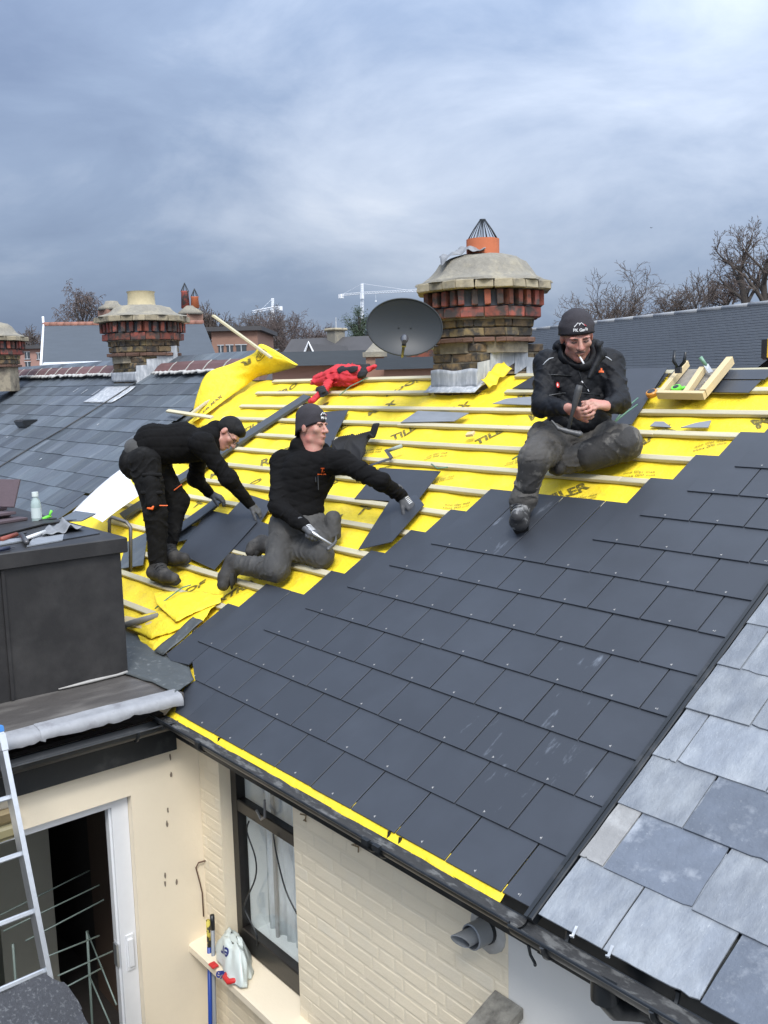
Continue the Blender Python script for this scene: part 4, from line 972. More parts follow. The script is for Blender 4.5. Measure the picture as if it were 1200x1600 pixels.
# ------------------------------------------------------------------ satellite dish
dishc = Vector((-2.400, 2.609, 2.257))
dish = thing('satellite_dish', 'dark grey oval satellite dish on a bracket beside the terracotta-potted chimney', 'satellite dish', dishc - Vector((0, 0, 0.5)))
M_dish = mat('dark_dish_paint', (0.028, 0.033, 0.037), 0.42, spec=0.3, var=0.12, scale=3, bump=0.08, bscale=12)
fw = (Vector((3.2357, -2.3142, 1.8661)) - dishc).normalized(); fw = (fw + Vector((0.05, 0.0, 0.16))).normalized()
rt = Vector((0, 0, 1)).cross(fw).normalized(); upv = fw.cross(rt)
rt2 = (rt * math.cos(0.10) - upv * math.sin(0.10)); up2 = fw.cross(rt2)
MD = Matrix(((rt2.x, up2.x, fw.x, dishc.x), (rt2.y, up2.y, fw.y, dishc.y), (rt2.z, up2.z, fw.z, dishc.z), (0, 0, 0, 1)))
m = MB(); rings = 10; n = 40; vs = []; fs = []
for i in range(rings + 1):
    r = i / rings
    for j in range(n):
        q = 2 * math.pi * j / n; vs.append((0.297 * r * math.cos(q), 0.222 * r * math.sin(q), 0.055 * r * r - 0.02))
o_ = len(vs)
for i in range(rings + 1):
    r = i / rings
    for j in range(n):
        q = 2 * math.pi * j / n; vs.append((0.297 * r * math.cos(q), 0.222 * r * math.sin(q), 0.055 * r * r - 0.026))
for i in range(rings):
    for j in range(n):
        a, b, c, d = i * n + j, i * n + (j + 1) % n, (i + 1) * n + (j + 1) % n, (i + 1) * n + j
        fs.append((a, b, c, d)); fs.append((a + o_, d + o_, c + o_, b + o_))
for j in range(n): fs.append((rings * n + j, rings * n + (j + 1) % n, rings * n + (j + 1) % n + o_, rings * n + j + o_))
m.raw(vs, fs); add('reflector', m.me(), MD, dish, M_dish, smooth=60)
m = MB(); m.tube([(0.297 * math.cos(q), 0.222 * math.sin(q), 0.034) for q in [2 * math.pi * i / 48 for i in range(49)]], 0.006, 6, cap=False); add('rim', m.me(), MD, dish, M_dish, smooth=True)
m = MB(); m.tube([(0, -0.225, -0.01), (0, -0.215, 0.10), (0, -0.16, 0.40)], 0.011, 8); add('feed_arm', m.me(), MD, dish, M_black, smooth=True)
m = MB(); m.lathe([(0.0, 0.0), (0.026, 0.004), (0.032, 0.03), (0.026, 0.07), (0.018, 0.10)], 14, T(0, -0.128, 0.36) @ RX(0.5)); add('receiver', m.me(), MD, dish, mat('receiver_plastic', (0.06, 0.06, 0.065), 0.25), smooth=50)
m = MB(); m.box(-0.016, 0.016, -0.20, -0.15, 0.34, 0.41, ch=0.005); add('arm_clamp', m.me(), MD, dish, M_black)
for (x, y) in ((-0.045, 0.0), (0.05, 0.005), (-0.05, -0.11), (0.05, -0.10)):
    m = MB(); m.lathe([(0.007, 0), (0.005, 0.006)], 8, T(x, y, -0.018 + 0.002)); add('bolt', m.me(), MD, dish, M_black)
m = MB(); m.tube([tuple(dishc - fw * 0.03), tuple(dishc - fw * 0.12 + Vector((0, 0, -0.05))), (-2.56, 3.10, 2.10), (-2.50, 3.12, 2.10)], 0.02, 8); add('wall_bracket', m.me(), I4, dish, M_lead, smooth=True)

# ------------------------------------------------------------------ buildings beyond
M_farslate = mat('far_slate', (0.060, 0.072, 0.086), 0.8, var=0.18, scale=3, stretch=(1, 1, 6), bump=0.3, bscale=6)
M_fardark = mat('far_dark_roof', (0.06, 0.058, 0.06), 0.8, var=0.25, scale=1.5)
M_pinkbrick = mat('pink_brick_far', (0.34, 0.20, 0.165), 0.9, var=0.15, scale=2)
M_brownbrick2 = mat('brown_brick_far', (0.26, 0.15, 0.11), 0.9, var=0.2, scale=2)
M_windark = mat('far_window', (0.05, 0.06, 0.07), 0.15)
M_whitepaint = mat('white_paint', (0.75, 0.76, 0.77), 0.5)
M_ridgered = mat('red_ridge_tile', (0.26, 0.12, 0.085), 0.8, var=0.2, rand=0.15)
def V(p): return Vector(p)
# gabled house with white gutter (left)
b1 = thing('gabled_house', 'gabled house with blue slate roof, red ridge tiles and white gutter behind the left chimney', 'house', V((-19.694, 8.016, 1.878)) * 1.0)
r0, r1 = V((-21.327, 6.712, 3.438)), V((-17.948, 9.501, 3.340)); e0, e1 = V((-18.029, 5.374, 2.318)), V((-14.936, 8.152, 2.298))
mb = MB(); off = Vector((0, 0, -0.12))
mb.raw([e0, e1, r1, r0, e0 + off, e1 + off, r1 + off, r0 + off], [(0, 1, 2, 3), (7, 6, 5, 4), (0, 4, 5, 1), (1, 5, 6, 2), (2, 6, 7, 3), (3, 7, 4, 0)])
rf1 = add('roof', mb.me(), I4, b1, M_farslate)
back = (r0 - e0); back.z = -back.z
mb = MB(); mb.raw([r0, r1, r1 + back, r0 + back], [(0, 1, 2, 3)]); add('rear_slope', mb.me(), I4, b1, M_farslate)
nt_ = 22
for i in range(nt_):
    a = r0.lerp(r1, i / nt_); b = r0.lerp(r1, (i + 0.96) / nt_); m = MB(); m.tube([a, b], 0.075, 8); add('ridge_tile', m.me('ridge_tile'), I4, rf1, M_ridgered, smooth=True)
m = MB(); m.tube([e0 + (e1 - e0) * 0.03 + Vector((0.05, -0.06, -0.02)), e1 + Vector((0.05, -0.06, -0.02))], 0.10, 8); add('gutter', m.me(), I4, b1, M_whitepaint, smooth=True)
m = MB(); m.tube([r0 + Vector((0, 0, 0.02)), e0 + Vector((0, 0, 0.02))], 0.03, 6); m.tube([r0 + Vector((-.06, 0, -0.3)), e0 + Vector((-.06, 0, -2.2))], 0.035, 6); m.tube([r0 + Vector((0, 0, 0.22)), r0 + Vector((0, 0, -0.6))], 0.03, 6); add('bargeboard', m.me(), I4, b1, M_whitepaint, smooth=True)
dn = Vector((0, 0, -5)); ins = (r1 - r0).normalized() * 0.25
mb = MB(); q0, q1 = e0 + ins + (r0 - e0) * .08, e1 - ins + (r0 - e0) * .08
mb.raw([q0 + Vector((0, 0, -.2)), q1 + Vector((0, 0, -.2)), q1 + dn, q0 + dn], [(0, 1, 2, 3)])
bb = r0 + ins; mb.raw([q0 + Vector((0, 0, -.2)), bb + Vector((0, 0, -.15)), bb + back + Vector((0, 0, -.2)), bb + back + dn, q0 + dn], [(0, 1, 2, 3, 4)])
add('wall', mb.me(), I4, b1, M_brownbrick2)
# its chimney with two pots
cc = V((-20.095, 10.318, 3.706)); stk = add('chimney', MB().box(-0.24, 0.24, -0.24, 0.24, -2.0, 0.02, T(cc)).me(), I4, b1, M_brownbrick2)
m = MB(); m.lathe([(0.34, 0), (0.34, 0.06), (0.22, 0.16), (0.14, 0.24)], 12, T(cc)); add('mortar_cap', m.me(), I4, stk, M_cap, smooth=True)
for dx, h, mt in ((-0.13, 0.46, M_redbrick), (0.13, 0.30, M_terra)):
    dr = Vector((0.64, 0.77, 0)) * dx; m = MB(); m.lathe([(0.12, 0), (0.10, h * .9), (0.12, h)], 10, T(cc + dr + Vector((0, 0, 0.18)))); add('chimney_pot', m.me(), I4, stk, mt, smooth=True)
    m = MB()
    for q in range(6): m.tube([cc + dr + Vector((.1 * math.cos(q), .1 * math.sin(q), 0.18 + h)), cc + dr + Vector((0.01, 0, 0.18 + h + .22))], 0.01, 4)
    add('pot_guard', m.me(), I4, stk, M_wire)
c2 = V((-21.000, 8.463, 3.838)); c2b = V((-20.631, 8.286, 3.890))
m = MB(); m.box(-0.28, 0.28, -0.28, 0.28, -1.6, 0.0, T(c2)); s2 = add('chimney', m.me(), I4, b1, M_brownbrick2)
m = MB(); m.lathe([(0.36, 0), (0.36, 0.07), (0.20, 0.16), (0.16, 0.24)], 12, T(c2)); add('mortar_cap', m.me(), I4, s2, M_cap, smooth=True)

def block_house(name, label, x0, x1, ytop, d, M, wins, ybot=640, roofM=None, group=None, depth=8.0):
    """flat-topped block seen square on: x0..x1 across, ytop its top edge"""
    a, b = V(pix(x0, ytop, d)), V(pix(x1, ytop, d)); b.z = a.z
    ux = (b - a).normalized(); uy = Vector((-ux.y, ux.x, 0)); L = (b - a).length
    t = thing(name, label, 'building', Vector((a.x, a.y, -5.2)), group)
    Mb = Matrix(((ux.x, uy.x, 0, a.x), (ux.y, uy.y, 0, a.y), (0, 0, 1, a.z), (0, 0, 0, 1)))
    H = a.z + 5.2
    add('wall', MB().box(0, L, 0, depth, -H, 0).me(), Mb, t, M)
    add('roof', MB().box(-0.3, L + 0.3, -0.3, depth, 0.0, 0.25).me(), Mb, t, roofM or M_fardark)
    k = d / 1457.0
    for (wx0, wx1, wy0, wy1) in wins:
        w = add('window', MB().box((wx0 - x0) * k, (wx1 - x0) * k, -0.03, 0.02, -(wy1 - ytop) * k, -(wy0 - ytop) * k).me(), Mb, t, M_windark)
        mm = MB(); f = 0.05; X0, X1, Z0, Z1 = (wx0 - x0) * k, (wx1 - x0) * k, -(wy1 - ytop) * k, -(wy0 - ytop) * k
        mm.box(X0 - f, X1 + f, -0.08, -0.031, Z0 - f, Z0); mm.box(X0 - f, X1 + f, -0.08, -0.031, Z1, Z1 + f); mm.box((X0 + X1) / 2 - f / 2, (X0 + X1) / 2 + f / 2, -0.08, -0.031, Z0, Z1)
        add('frame', mm.me(), Mb, w, M_lead)
    return t, Mb
def pix(x, y, d):
    """world point at distance d along a surveyed bearing"""
    r = Vector((0.640386, 0.767701, -0.02326)) * ((x - 600) / 1456.93) + Vector((0.094238, -0.108593, -0.989609)) * ((y - 800) / 1456.93) + Vector((-0.76225, 0.63154, -0.141888))
    return Vector((3.2357, -2.3142, 1.8661)) + r * d
block_house('apartment_block', 'pink brick apartment block with balconies at the far left edge', 10, 64, 546, 70, M_pinkbrick, [(17, 25, 552, 562), (38, 46, 551, 561), (17, 25, 566, 576), (38, 46, 566, 576), (57, 62, 553, 562)])
block_house('brick_block', 'brown brick building with dark windows behind the raised yellow flap', 330, 402, 518, 55, M_brownbrick2, [(353, 363, 540, 553), (368, 384, 540, 553), (340, 348, 540, 553)])
# long dark roofed building with stone chimney
def gable_roof(name, label, xa, ya, da, xb, yb, db, drop, run, M, Mw, cat='building'):
    a, b = V(pix(xa, ya, da)), V(pix(xb, yb, db)); b.z = a.z
    ux = (b - a).normalized(); uy = Vector((-ux.y, ux.x, 0)); L = (b - a).length
    t = thing(name, label, cat, Vector((a.x, a.y, -5.2)))
    Mb = Matrix(((ux.x, uy.x, 0, a.x), (ux.y, uy.y, 0, a.y), (0, 0, 1, a.z), (0, 0, 0, 1)))
    mb = MB(); mb.raw([(0, -run, -drop), (L, -run, -drop), (L, 0, 0), (0, 0, 0), (0, run, -drop), (L, run, -drop)], [(0, 1, 2, 3), (3, 2, 5, 4), (0, 3, 4), (1, 5, 2), (0, 4, 5, 1)])
    rf = add('roof', mb.me(), Mb, t, M)
    add('wall', MB().box(0.2, L - 0.2, -run + 0.3, run - 0.3, -drop - 6, -drop + 0.02).me(), Mb, t, Mw)
    return t, Mb, rf, L
t4, M4, r4, L4 = gable_roof('long_roofed_hall', 'long hall with dark slate roof and stone chimney left of the satellite dish', 455, 530, 46, 600, 528, 44, 2.4, 3.2, M_fardark, M_brownbrick2)
p = V(pix(525, 530, 45)); s4 = add('chimney', MB().box(-0.32, 0.32, -0.3, 0.3, -1.5, 0.38, T(p)).me(), I4, t4, M_cap); add('mortar_cap', MB().box(-0.42, 0.42, -0.4, 0.4, 0.38, 0.52, T(p), ch=0.05).me(), I4, s4, M_capbrick)
m = MB(); m.tube([pix(525, 516, 45), pix(525, 496, 45)], 0.025, 5); add('aerial', m.me(), I4, s4, M_lead)
# white gable frame
gf = thing('white_gable', 'small white framed gable in front of the long dark roof', 'gable', V(pix(483, 575, 36)))
m = MB(); m.tube([pix(466, 576, 36), pix(482, 535, 36), pix(502, 576, 36)], 0.07, 5); add('bargeboard', m.me(), I4, gf, M_whitepaint)
m = MB(); a, b, c = pix(467, 578, 36.1), pix(482, 537, 36.1), pix(501, 578, 36.1); bk = Vector((-1.5, 3, 0)); m.raw([a, b, c, a + bk, b + bk, c + bk], [(0, 2, 1), (3, 4, 5), (0, 1, 4, 3), (1, 2, 5, 4)]); add('roof', m.me(), I4, gf, M_fardark)
# near terrace behind the ridge: glazed strip, brick parapet, coping
t5, M5 = block_house('brick_outbuilding', 'low brick building with glazed roof strip just beyond the stripped ridge', 425, 700, 573, 17, M_pinkbrick, [], depth=3.0, roofM=M_farslate)
for i in range(12):
    a, b = V(pix(432 + i * 6.4, 571, 16.9)), V(pix(438 + i * 6.4, 571, 16.9)); h = Vector((0, 0, 0.16)); bk = Vector((-0.2, 0.25, 0))
    m = MB(); m.raw([a, b, b + h + bk, a + h + bk], [(0, 1, 2, 3)]); m.raw([a + bk, b + bk, b + bk - h * 0.1, a + bk - h * .1], [(0, 1, 2, 3)])
    add('roof_light', m.me(), I4, t5, mat('roof_glass', (0.34, 0.40, 0.46), 0.25) if i == 0 else bpy.data.materials['roof_glass'])
pw0, pw1 = V(pix(600, 562, 15)), V(pix(720, 558, 14.2)); pw1.z = pw0.z
ux = (pw1 - pw0).normalized(); Mw5 = Matrix(((ux.x, -ux.y, 0, pw0.x), (ux.y, ux.x, 0, pw0.y), (0, 0, 1, pw0.z), (0, 0, 0, 1)))
pp = thing('parapet_wall', 'grey coped brick parapet below the satellite dish', 'wall', pw0 - Vector((0, 0, 3)))
add('masonry', MB().box(0, (pw1 - pw0).length, 0, 0.3, -3, 0.0).me(), Mw5, pp, M_brownbrick2); add('coping', MB().box(-0.1, (pw1 - pw0).length + 0.1, -0.1, 0.4, -0.16, 0.02).me(), Mw5, pp, M_farslate)
pp2a = V(pix(636, 545, 16)); add('masonry', MB().box(0, 0.7, 0, 0.5, -3, 0.0, T(pp2a) @ RZ(0.87)).me(), I4, pp, M_redbrick)
# stub chimney with pyramid cap left of the dish
cp_ = V(pix(586, 556, 15.5))
sc_ = thing('stub_chimney', 'short brick chimney with pyramid cap left of the satellite dish', 'chimney', cp_ - Vector((0, 0, 2)))
add('shaft', MB().box(-0.15, 0.15, -0.15, 0.15, -2, 0.0, T(cp_) @ RZ(0.87)).me(), I4, sc_, M_brownbrick2)
add('cornice', MB().box(-0.20, 0.20, -0.20, 0.20, -0.02, 0.06, T(cp_) @ RZ(0.87)).me(), I4, sc_, M_cap)
m = MB(); m.raw([(-.16, -.16, .06), (.16, -.16, .06), (.16, .16, .06), (-.16, .16, .06), (0, 0, .24)], [(0, 1, 4), (1, 2, 4), (2, 3, 4), (3, 0, 4)], T(cp_) @ RZ(0.87)); add('pyramid_cap', m.me(), I4, sc_, M_cap)
# dark interlocking-tile roof on the right
M_tile = bpy.data.materials.new('dark_interlocking_tile'); M_tile.use_nodes = True
def tile_nodes():
    nt = M_tile.node_tree; N = nt.nodes; L = nt.links; b = N['Principled BSDF']; b.inputs['Roughness'].default_value = 0.55
    tc = N.new('ShaderNodeTexCoord'); br = N.new('ShaderNodeTexBrick'); br.inputs['Scale'].default_value = 1.0
    br.inputs['Brick Width'].default_value = 0.15; br.inputs['Row Height'].default_value = 0.062; br.inputs['Mortar Size'].default_value = 0.010; br.inputs['Mortar Smooth'].default_value = 0.6
    br.inputs['Color1'].default_value = (0.027, 0.032, 0.040, 1); br.inputs['Color2'].default_value = (0.034, 0.040, 0.048, 1); br.inputs['Mortar'].default_value = (0.022, 0.026, 0.031, 1)
    L.new(tc.outputs['Object'], br.inputs['Vector'])
    ns = N.new('ShaderNodeTexNoise'); ns.inputs['Scale'].default_value = 0.9; ns.inputs['Detail'].default_value = 4; L.new(tc.outputs['Object'], ns.inputs['Vector'])
    mx = N.new('ShaderNodeMix'); mx.data_type = 'RGBA'; mx.blend_type = 'MULTIPLY'; mx.inputs[0].default_value = 0.35; L.new(br.outputs[0], mx.inputs[6]); L.new(ns.outputs[0], mx.inputs[7]); L.new(mx.outputs[2], b.inputs['Base Color'])
    bp = N.new('ShaderNodeBump'); bp.inputs['Distance'].default_value = 0.02; bp.inputs['Strength'].default_value = 0.4; bp.invert = True; L.new(br.outputs['Fac'], bp.inputs['Height']); L.new(bp.outputs[0], b.inputs['Normal'])
tile_nodes()
ra, rb = V(pix(800, 519, 16.4)), V(pix(1330, 452, 9.6)); rb.z = ra.z
ux = (rb - ra).normalized(); uy = Vector((-ux.y, ux.x, 0)); sl = math.radians(32)
upd = (uy * math.cos(sl) + Vector((0, 0, 1)) * math.sin(sl)); nn_ = ux.cross(upd)
tr = thing('tiled_house', 'house with dark interlocking-tile roof behind the sitting roofer', 'house', ra - Vector((0, 0, 7)))
MT = Matrix(((ux.x, upd.x, nn_.x, ra.x), (ux.y, upd.y, nn_.y, ra.y), (ux.z, upd.z, nn_.z, ra.z), (0, 0, 0, 1)))
Lr = (rb - ra).length
# rows of tiles as real steps in one sheet
mb = MB(); rows = 54; pitch_ = 0.062
for i in range(rows):
    y1 = -i * pitch_; y0 = y1 - pitch_ - 0.02
    mb.raw([(0, y0, 0.004), (Lr, y0, 0.004), (Lr, y1, 0.0), (0, y1, 0.0), (0, y0, 0.0), (Lr, y0, 0.0)], [(0, 1, 2, 3), (4, 5, 1, 0)])
add('roof', mb.me(), MT, tr, M_tile)
add('rear_slope', MB().raw([(0, 0, 0), (Lr, 0, 0), (Lr, 3.0, -5.0), (0, 3.0, -5.0)], [(0, 1, 2, 3)]).me(), MT, tr, M_fardark)
add('wall', MB().box(0.1, Lr - 0.1, 0.3, 4.5, -7.0, -1.6).me(), Matrix(((ux.x, uy.x, 0, ra.x), (ux.y, uy.y, 0, ra.y), (0, 0, 1, ra.z), (0, 0, 0, 1))) @ T(0, -3, 0), tr, M_pinkbrick)
M_ridgegrey = mat('grey_ridge_tile', (0.26, 0.27, 0.28), 0.6, var=0.2, rand=0.2)
nr = int(Lr / 0.45)
for i in range(nr):
    m = MB(); m.tube([(i * 0.45, 0, 0.0), (i * 0.45 + 0.448, 0, 0.0)], 0.032, 8); add('ridge_tile', m.me('ridge_tile'), MT, tr, M_ridgegrey, smooth=True)

# ------------------------------------------------------------------ tower cranes
M_crane = mat('white_crane_paint', (0.78, 0.80, 0.82), 0.5)
def lattice(m, a, b, w, n, up=Vector((0, 0, 1)), r=0.12):
    a, b = V(a), V(b); d = (b - a).normalized(); s = d.cross(up).normalized() * w / 2; t = s.cross(d).normalized() * w / 2
    cs = [s + t, s - t, -s - t, -s + t]
    for c in cs: m.tube([a + c, b + c], r, 4)
    for i in range(n):
        p, q = a.lerp(b, i / n), a.lerp(b, (i + 1) / n)
        for k in range(4): m.tube([p + cs[k], q + cs[(k + 1) % 4]], r * 0.6, 3)
def crane(label, mast_x, top_y, d, jib_end, cj_end, jy, apex_y):
    t = thing('tower_crane', label, 'crane', V(pix(mast_x, 600, d)), 'cranes on the skyline')
    w = d * 3.2 / 1457
    m = MB(); lattice(m, pix(mast_x, 640, d), pix(mast_x, jy, d), w, 40, Vector((1, 0, 0)), w * 0.10); add('mast', m.me(), I4, t, M_crane)
    m = MB(); J, C, M0 = V(pix(*jib_end)), V(pix(*cj_end)), V(pix(mast_x, jy, d)); lattice(m, M0, J, w * 0.9, 30, r=w * 0.09); add('jib', m.me(), I4, t, M_crane)
    m = MB(); lattice(m, M0, C, w * 0.8, 8, r=w * 0.10); add('counter_jib', m.me(), I4, t, M_crane)
    ap = V(pix(mast_x, apex_y, d)); m = MB(); lattice(m, M0, ap, w * 0.8, 5, Vector((1, 0, 0)), w * 0.12); add('apex', m.me(), I4, t, M_crane)
    m = MB(); m.tube([C, ap, M0.lerp(J, 0.65)], w * 0.05, 4); add('tie_bars', m.me(), I4, t, M_crane)
    m = MB(); m.box(-w, w, -w, w, -w * 1.6, w * 0.4, T(C)); add('counterweight', m.me(), I4, t, M_crane)
    m = MB(); m.box(-w * .7, w * .7, -w * .7, w * .7, -w * 2, 0, T(M0 + Vector((w, -w, -w * .8)))); add('cab', m.me(), I4, t, M_crane)
    hk = M0.lerp(J, 0.18); m = MB(); m.tube([hk, hk + Vector((0, 0, -d * 14 / 1457))], w * 0.05, 4); m.box(-w * .3, w * .3, -w * .3, w * .3, 0, w * .6, T(hk + Vector((0, 0, -d * 14 / 1457)))); add('hook', m.me(), I4, t, M_crane)
crane('white tower crane with long jib reaching towards the big chimney', 566, 442, 260, (690, 452, 240), (533, 461, 265), 458, 443)
crane('distant white tower crane with its jib pointing left, left of the longer crane', 426, 466, 380, (396, 487, 340), (437, 480, 390), 481, 466)

# ------------------------------------------------------------------ trees
M_bark = mat('winter_bark', (0.085, 0.072, 0.062), 0.9, var=0.3, scale=2)
M_twig = mat('winter_twig', (0.10, 0.078, 0.066), 0.9, var=0.2, scale=1)
M_twig2 = mat('reddish_twig', (0.105, 0.080, 0.072), 0.9, var=0.2, scale=1)
def tubes_mesh(segs, n=3):
    """segs: array (k,8) = start xyz, end xyz, r0, r1"""
    S = np.array(segs, dtype=np.float64); k = len(S)
    a, b = S[:, :3], S[:, 3:6]; d = b - a; d /= np.linalg.norm(d, axis=1)[:, None] + 1e-9
    ref = np.where(np.abs(d[:, 2:3]) < 0.9, [[0, 0, 1.0]], [[1.0, 0, 0]]); s = np.cross(d, ref); s /= np.linalg.norm(s, axis=1)[:, None]; t = np.cross(s, d)
    vs = []
    for e, r in ((a, S[:, 6]), (b, S[:, 7])):
        for j in range(n):
            q = 2 * math.pi * j / n; vs.append(e + (s * math.cos(q) + t * math.sin(q)) * r[:, None])
    Vv = np.stack(vs, 1).reshape(-1, 3); base = np.arange(k)[:, None, None] * 2 * n
    f = np.array([[j, (j + 1) % n, (j + 1) % n + n, j + n] for j in range(n)])[None] + base
    me = bpy.data.meshes.new('branches'); me.from_pydata(Vv.tolist(), [], f.reshape(-1, 4).tolist()); return me
def bare_tree(label, x, d, ytop, wpx, seed, fork=0.35, spread=0.62, droop=0.0, kids=(7, 5, 5, 4, 3), stems=1, mt=None, twig_r=0.012, trunk_r=0.2, up=0.25, lr=(0.50, 0.66), group='bare winter trees', vs_=1.0):
    """leafless tree grown branch by branch, then fitted to its real height and spread"""
    rg = random.Random(seed); base = Vector(ground_at(x, d)); top = pix(x, ytop, d).z; H = top - base.z
    t = thing('bare_tree', label, 'tree', base, group)
    trunk, crown = [], []; levels = len(kids)
    def grow(p, dv, L, r, lev):
        n = 4 if lev < 3 else 3
        pts = [p]; rad = [r]; dd = dv
        wob = 0.09 + 0.015 * lev
        for i in range(n):
            dd = (dd + Vector((rg.gauss(0, wob), rg.gauss(0, wob), rg.gauss(0, wob) + up * 0.28 - droop * 0.22 * max(0, lev - 1)))).normalized()
            p = p + dd * (L / n); pts.append(p); rad.append(r * (1 - 0.6 * (i + 1) / n))
        (trunk if lev <= 1 else crown).extend([(*pts[i], *pts[i + 1], max(rad[i], twig_r), max(rad[i + 1], twig_r * 0.75)) for i in range(n)])
        if lev >= levels: return
        k = kids[lev]; ph = rg.uniform(0, 6.28)
        e1 = dd.orthogonal().normalized(); e2 = dd.cross(e1)
        for c in range(k):
            f0 = fork if lev == 0 else 0.22
            f = min(1.0, f0 + (1 - f0) * (c + rg.uniform(0.3, 1.0)) / k); i = min(int(f * n), n - 1); q = pts[i].lerp(pts[i + 1], f * n - i)
            az = ph + c * 2.4 + rg.uniform(-0.4, 0.4); sp = spread * rg.uniform(0.65, 1.3) * (1.15 if lev == 0 else 1.0)
            nd = (dd * math.cos(sp) + (e1 * math.cos(az) + e2 * math.sin(az)) * math.sin(sp)).normalized()
            grow(q, nd, L * rg.uniform(*lr) * (0.85 if lev == 0 else 1.0), max(rad[i] * 0.6, twig_r), lev + 1)
    for sidx in range(stems):
        grow(Vector((sidx * 0.9, 0, 0)), Vector((rg.gauss(0, .05) + 0.08 * sidx, rg.gauss(0, .05), 1)).normalized(), 5.0, trunk_r, 0)
    A = np.array(crown); zs = A[:, 5]; z1 = np.percentile(zs, 99.0); side = A[:, 3] * IRX + A[:, 4] * IRY; lo_, hi_ = np.percentile(side, 2), np.percentile(side, 98)
    sx = (wpx * d / 1457.0) / (hi_ - lo_); mid = (hi_ + lo_) / 2
    def fit(B):
        B = np.array(B)
        for o in (0, 3):
            B[:, o] = base.x + (B[:, o] - mid * IRX) * sx; B[:, o + 1] = base.y + (B[:, o + 1] - mid * IRY) * sx; B[:, o + 2] = top - (z1 - B[:, o + 2]) * sx * vs_
        B[:, 6:8] *= 1.0; return B
    ft = fit(trunk); trunk = [tuple(r) for r in trunk]
    foot = [[base.x, base.y, base.z, *ft[0, :3], trunk_r * 1.15, trunk_r]]
    if stems > 1: foot.append([base.x + 0.3, base.y, base.z, *ft[len(trunk) // 2, :3], trunk_r * 1.15, trunk_r]) if False else None
    ft = np.concatenate([ft, np.array(foot)])
    add('trunk', tubes_mesh(ft, 6), I4, t, M_bark, smooth=True)
    add('crown', tubes_mesh(fit(crown), 3), I4, t, mt or M_twig)
    return t
IRX, IRY = 0.6406, 0.7679
def ground_at(x, d): p = pix(x, 590, d); return (p.x, p.y, -5.2)
bare_tree('wide fan-shaped bare tree directly behind the sitting roofer', 972, 58, 424, 150, 3, fork=0.74, spread=0.72, kids=(12, 6, 5, 4, 2), up=0.12, twig_r=0.012, trunk_r=0.30, lr=(0.46, 0.62))
bare_tree('tall bare tree with twin stems at the right edge', 1172, 58, 350, 120, 12, fork=0.42, spread=0.62, kids=(7, 5, 4, 4, 2), stems=2, up=0.22, twig_r=0.013, trunk_r=0.30, lr=(0.42, 0.58))
bare_tree('small bare tree between the fan-shaped and the tall one', 1092, 62, 431, 60, 21, fork=0.62, spread=0.6, kids=(6, 5, 4, 3), up=0.25, twig_r=0.015, trunk_r=0.16)
bare_tree('bushy bare tree left of the tall one, tangled and low', 1128, 66, 432, 66, 33, fork=0.55, spread=0.75, kids=(9, 6, 5, 4, 2), up=0.1, twig_r=0.012, mt=M_twig2, trunk_r=0.2)
bare_tree('low bare tree right of the fan-shaped one', 1044, 66, 456, 60, 35, fork=0.55, spread=0.75, kids=(9, 6, 5, 4, 2), up=0.1, twig_r=0.012, trunk_r=0.2)
bare_tree('weeping bare birch above the gabled roof', 132, 52, 450, 66, 41, fork=0.45, spread=0.55, droop=0.6, kids=(10, 6, 5, 3, 2), up=0.3, mt=M_twig2, twig_r=0.011, trunk_r=0.15, lr=(0.45, 0.62))
bare_tree('dense reddish-brown bare tree below the cranes', 462, 70, 486, 100, 51, fork=0.45, spread=0.7, kids=(10, 6, 5, 4, 3), up=0.05, mt=M_twig2, twig_r=0.012, trunk_r=0.25)
bare_tree('bare tree under the distant left crane', 422, 74, 492, 80, 52, fork=0.45, spread=0.7, kids=(10, 6, 5, 4, 3), up=0.05, twig_r=0.012, trunk_r=0.22)
bare_tree('low bare tree in front of the long dark roof', 500, 72, 512, 70, 53, fork=0.45, spread=0.7, kids=(9, 6, 5, 4, 2), up=0.05, mt=M_twig2, twig_r=0.012, trunk_r=0.2)
bare_tree('bare tree right of the brown brick building', 388, 78, 503, 60, 54, fork=0.45, spread=0.65, kids=(9, 6, 5, 4, 2), up=0.2, twig_r=0.012, trunk_r=0.2)
bare_tree('bare tree beside the red and buff chimney pots', 330, 60, 480, 60, 61, fork=0.40, spread=0.55, kids=(9, 6, 5, 4, 2), up=0.3, twig_r=0.015, trunk_r=0.2)
bare_tree('pale bare tree at the far left behind the apartment block', 50, 85, 515, 55, 62, fork=0.45, spread=0.7, kids=(8, 6, 5, 3), up=0.05, twig_r=0.022, trunk_r=0.2)
# evergreen
ev = thing('pine_tree', 'dark green pine beside the satellite dish', 'tree', ground_at(560, 60))
rg = np.random.default_rng(77); c0 = np.array(pix(563, 520, 60)); segs = [[*ground_at(562, 60), *(c0 + [0, 0, 1.0]), 0.2, 0.06]]
lv = []; lf = []
for c in range(60):
    cen = c0 + rg.normal(0, 1, 3) * [0.55, 0.55, 0.55]; cen[2] -= 0.1; segs.append([*(c0 + [0, 0, -0.6]), *cen, 0.04, 0.015])
    for q in range(90):
        p = cen + rg.normal(0, 0.16, 3); u_ = rg.normal(0, 1, 3); u_ /= np.linalg.norm(u_); w_ = np.cross(u_, rg.normal(0, 1, 3)); w_ /= np.linalg.norm(w_)
        o = len(lv); lv += [list(p - u_ * 0.09), list(p + w_ * 0.035), list(p + u_ * 0.09)]; lf.append((o, o + 1, o + 2))
add('trunk', tubes_mesh(segs, 5), I4, ev, M_bark, smooth=True)
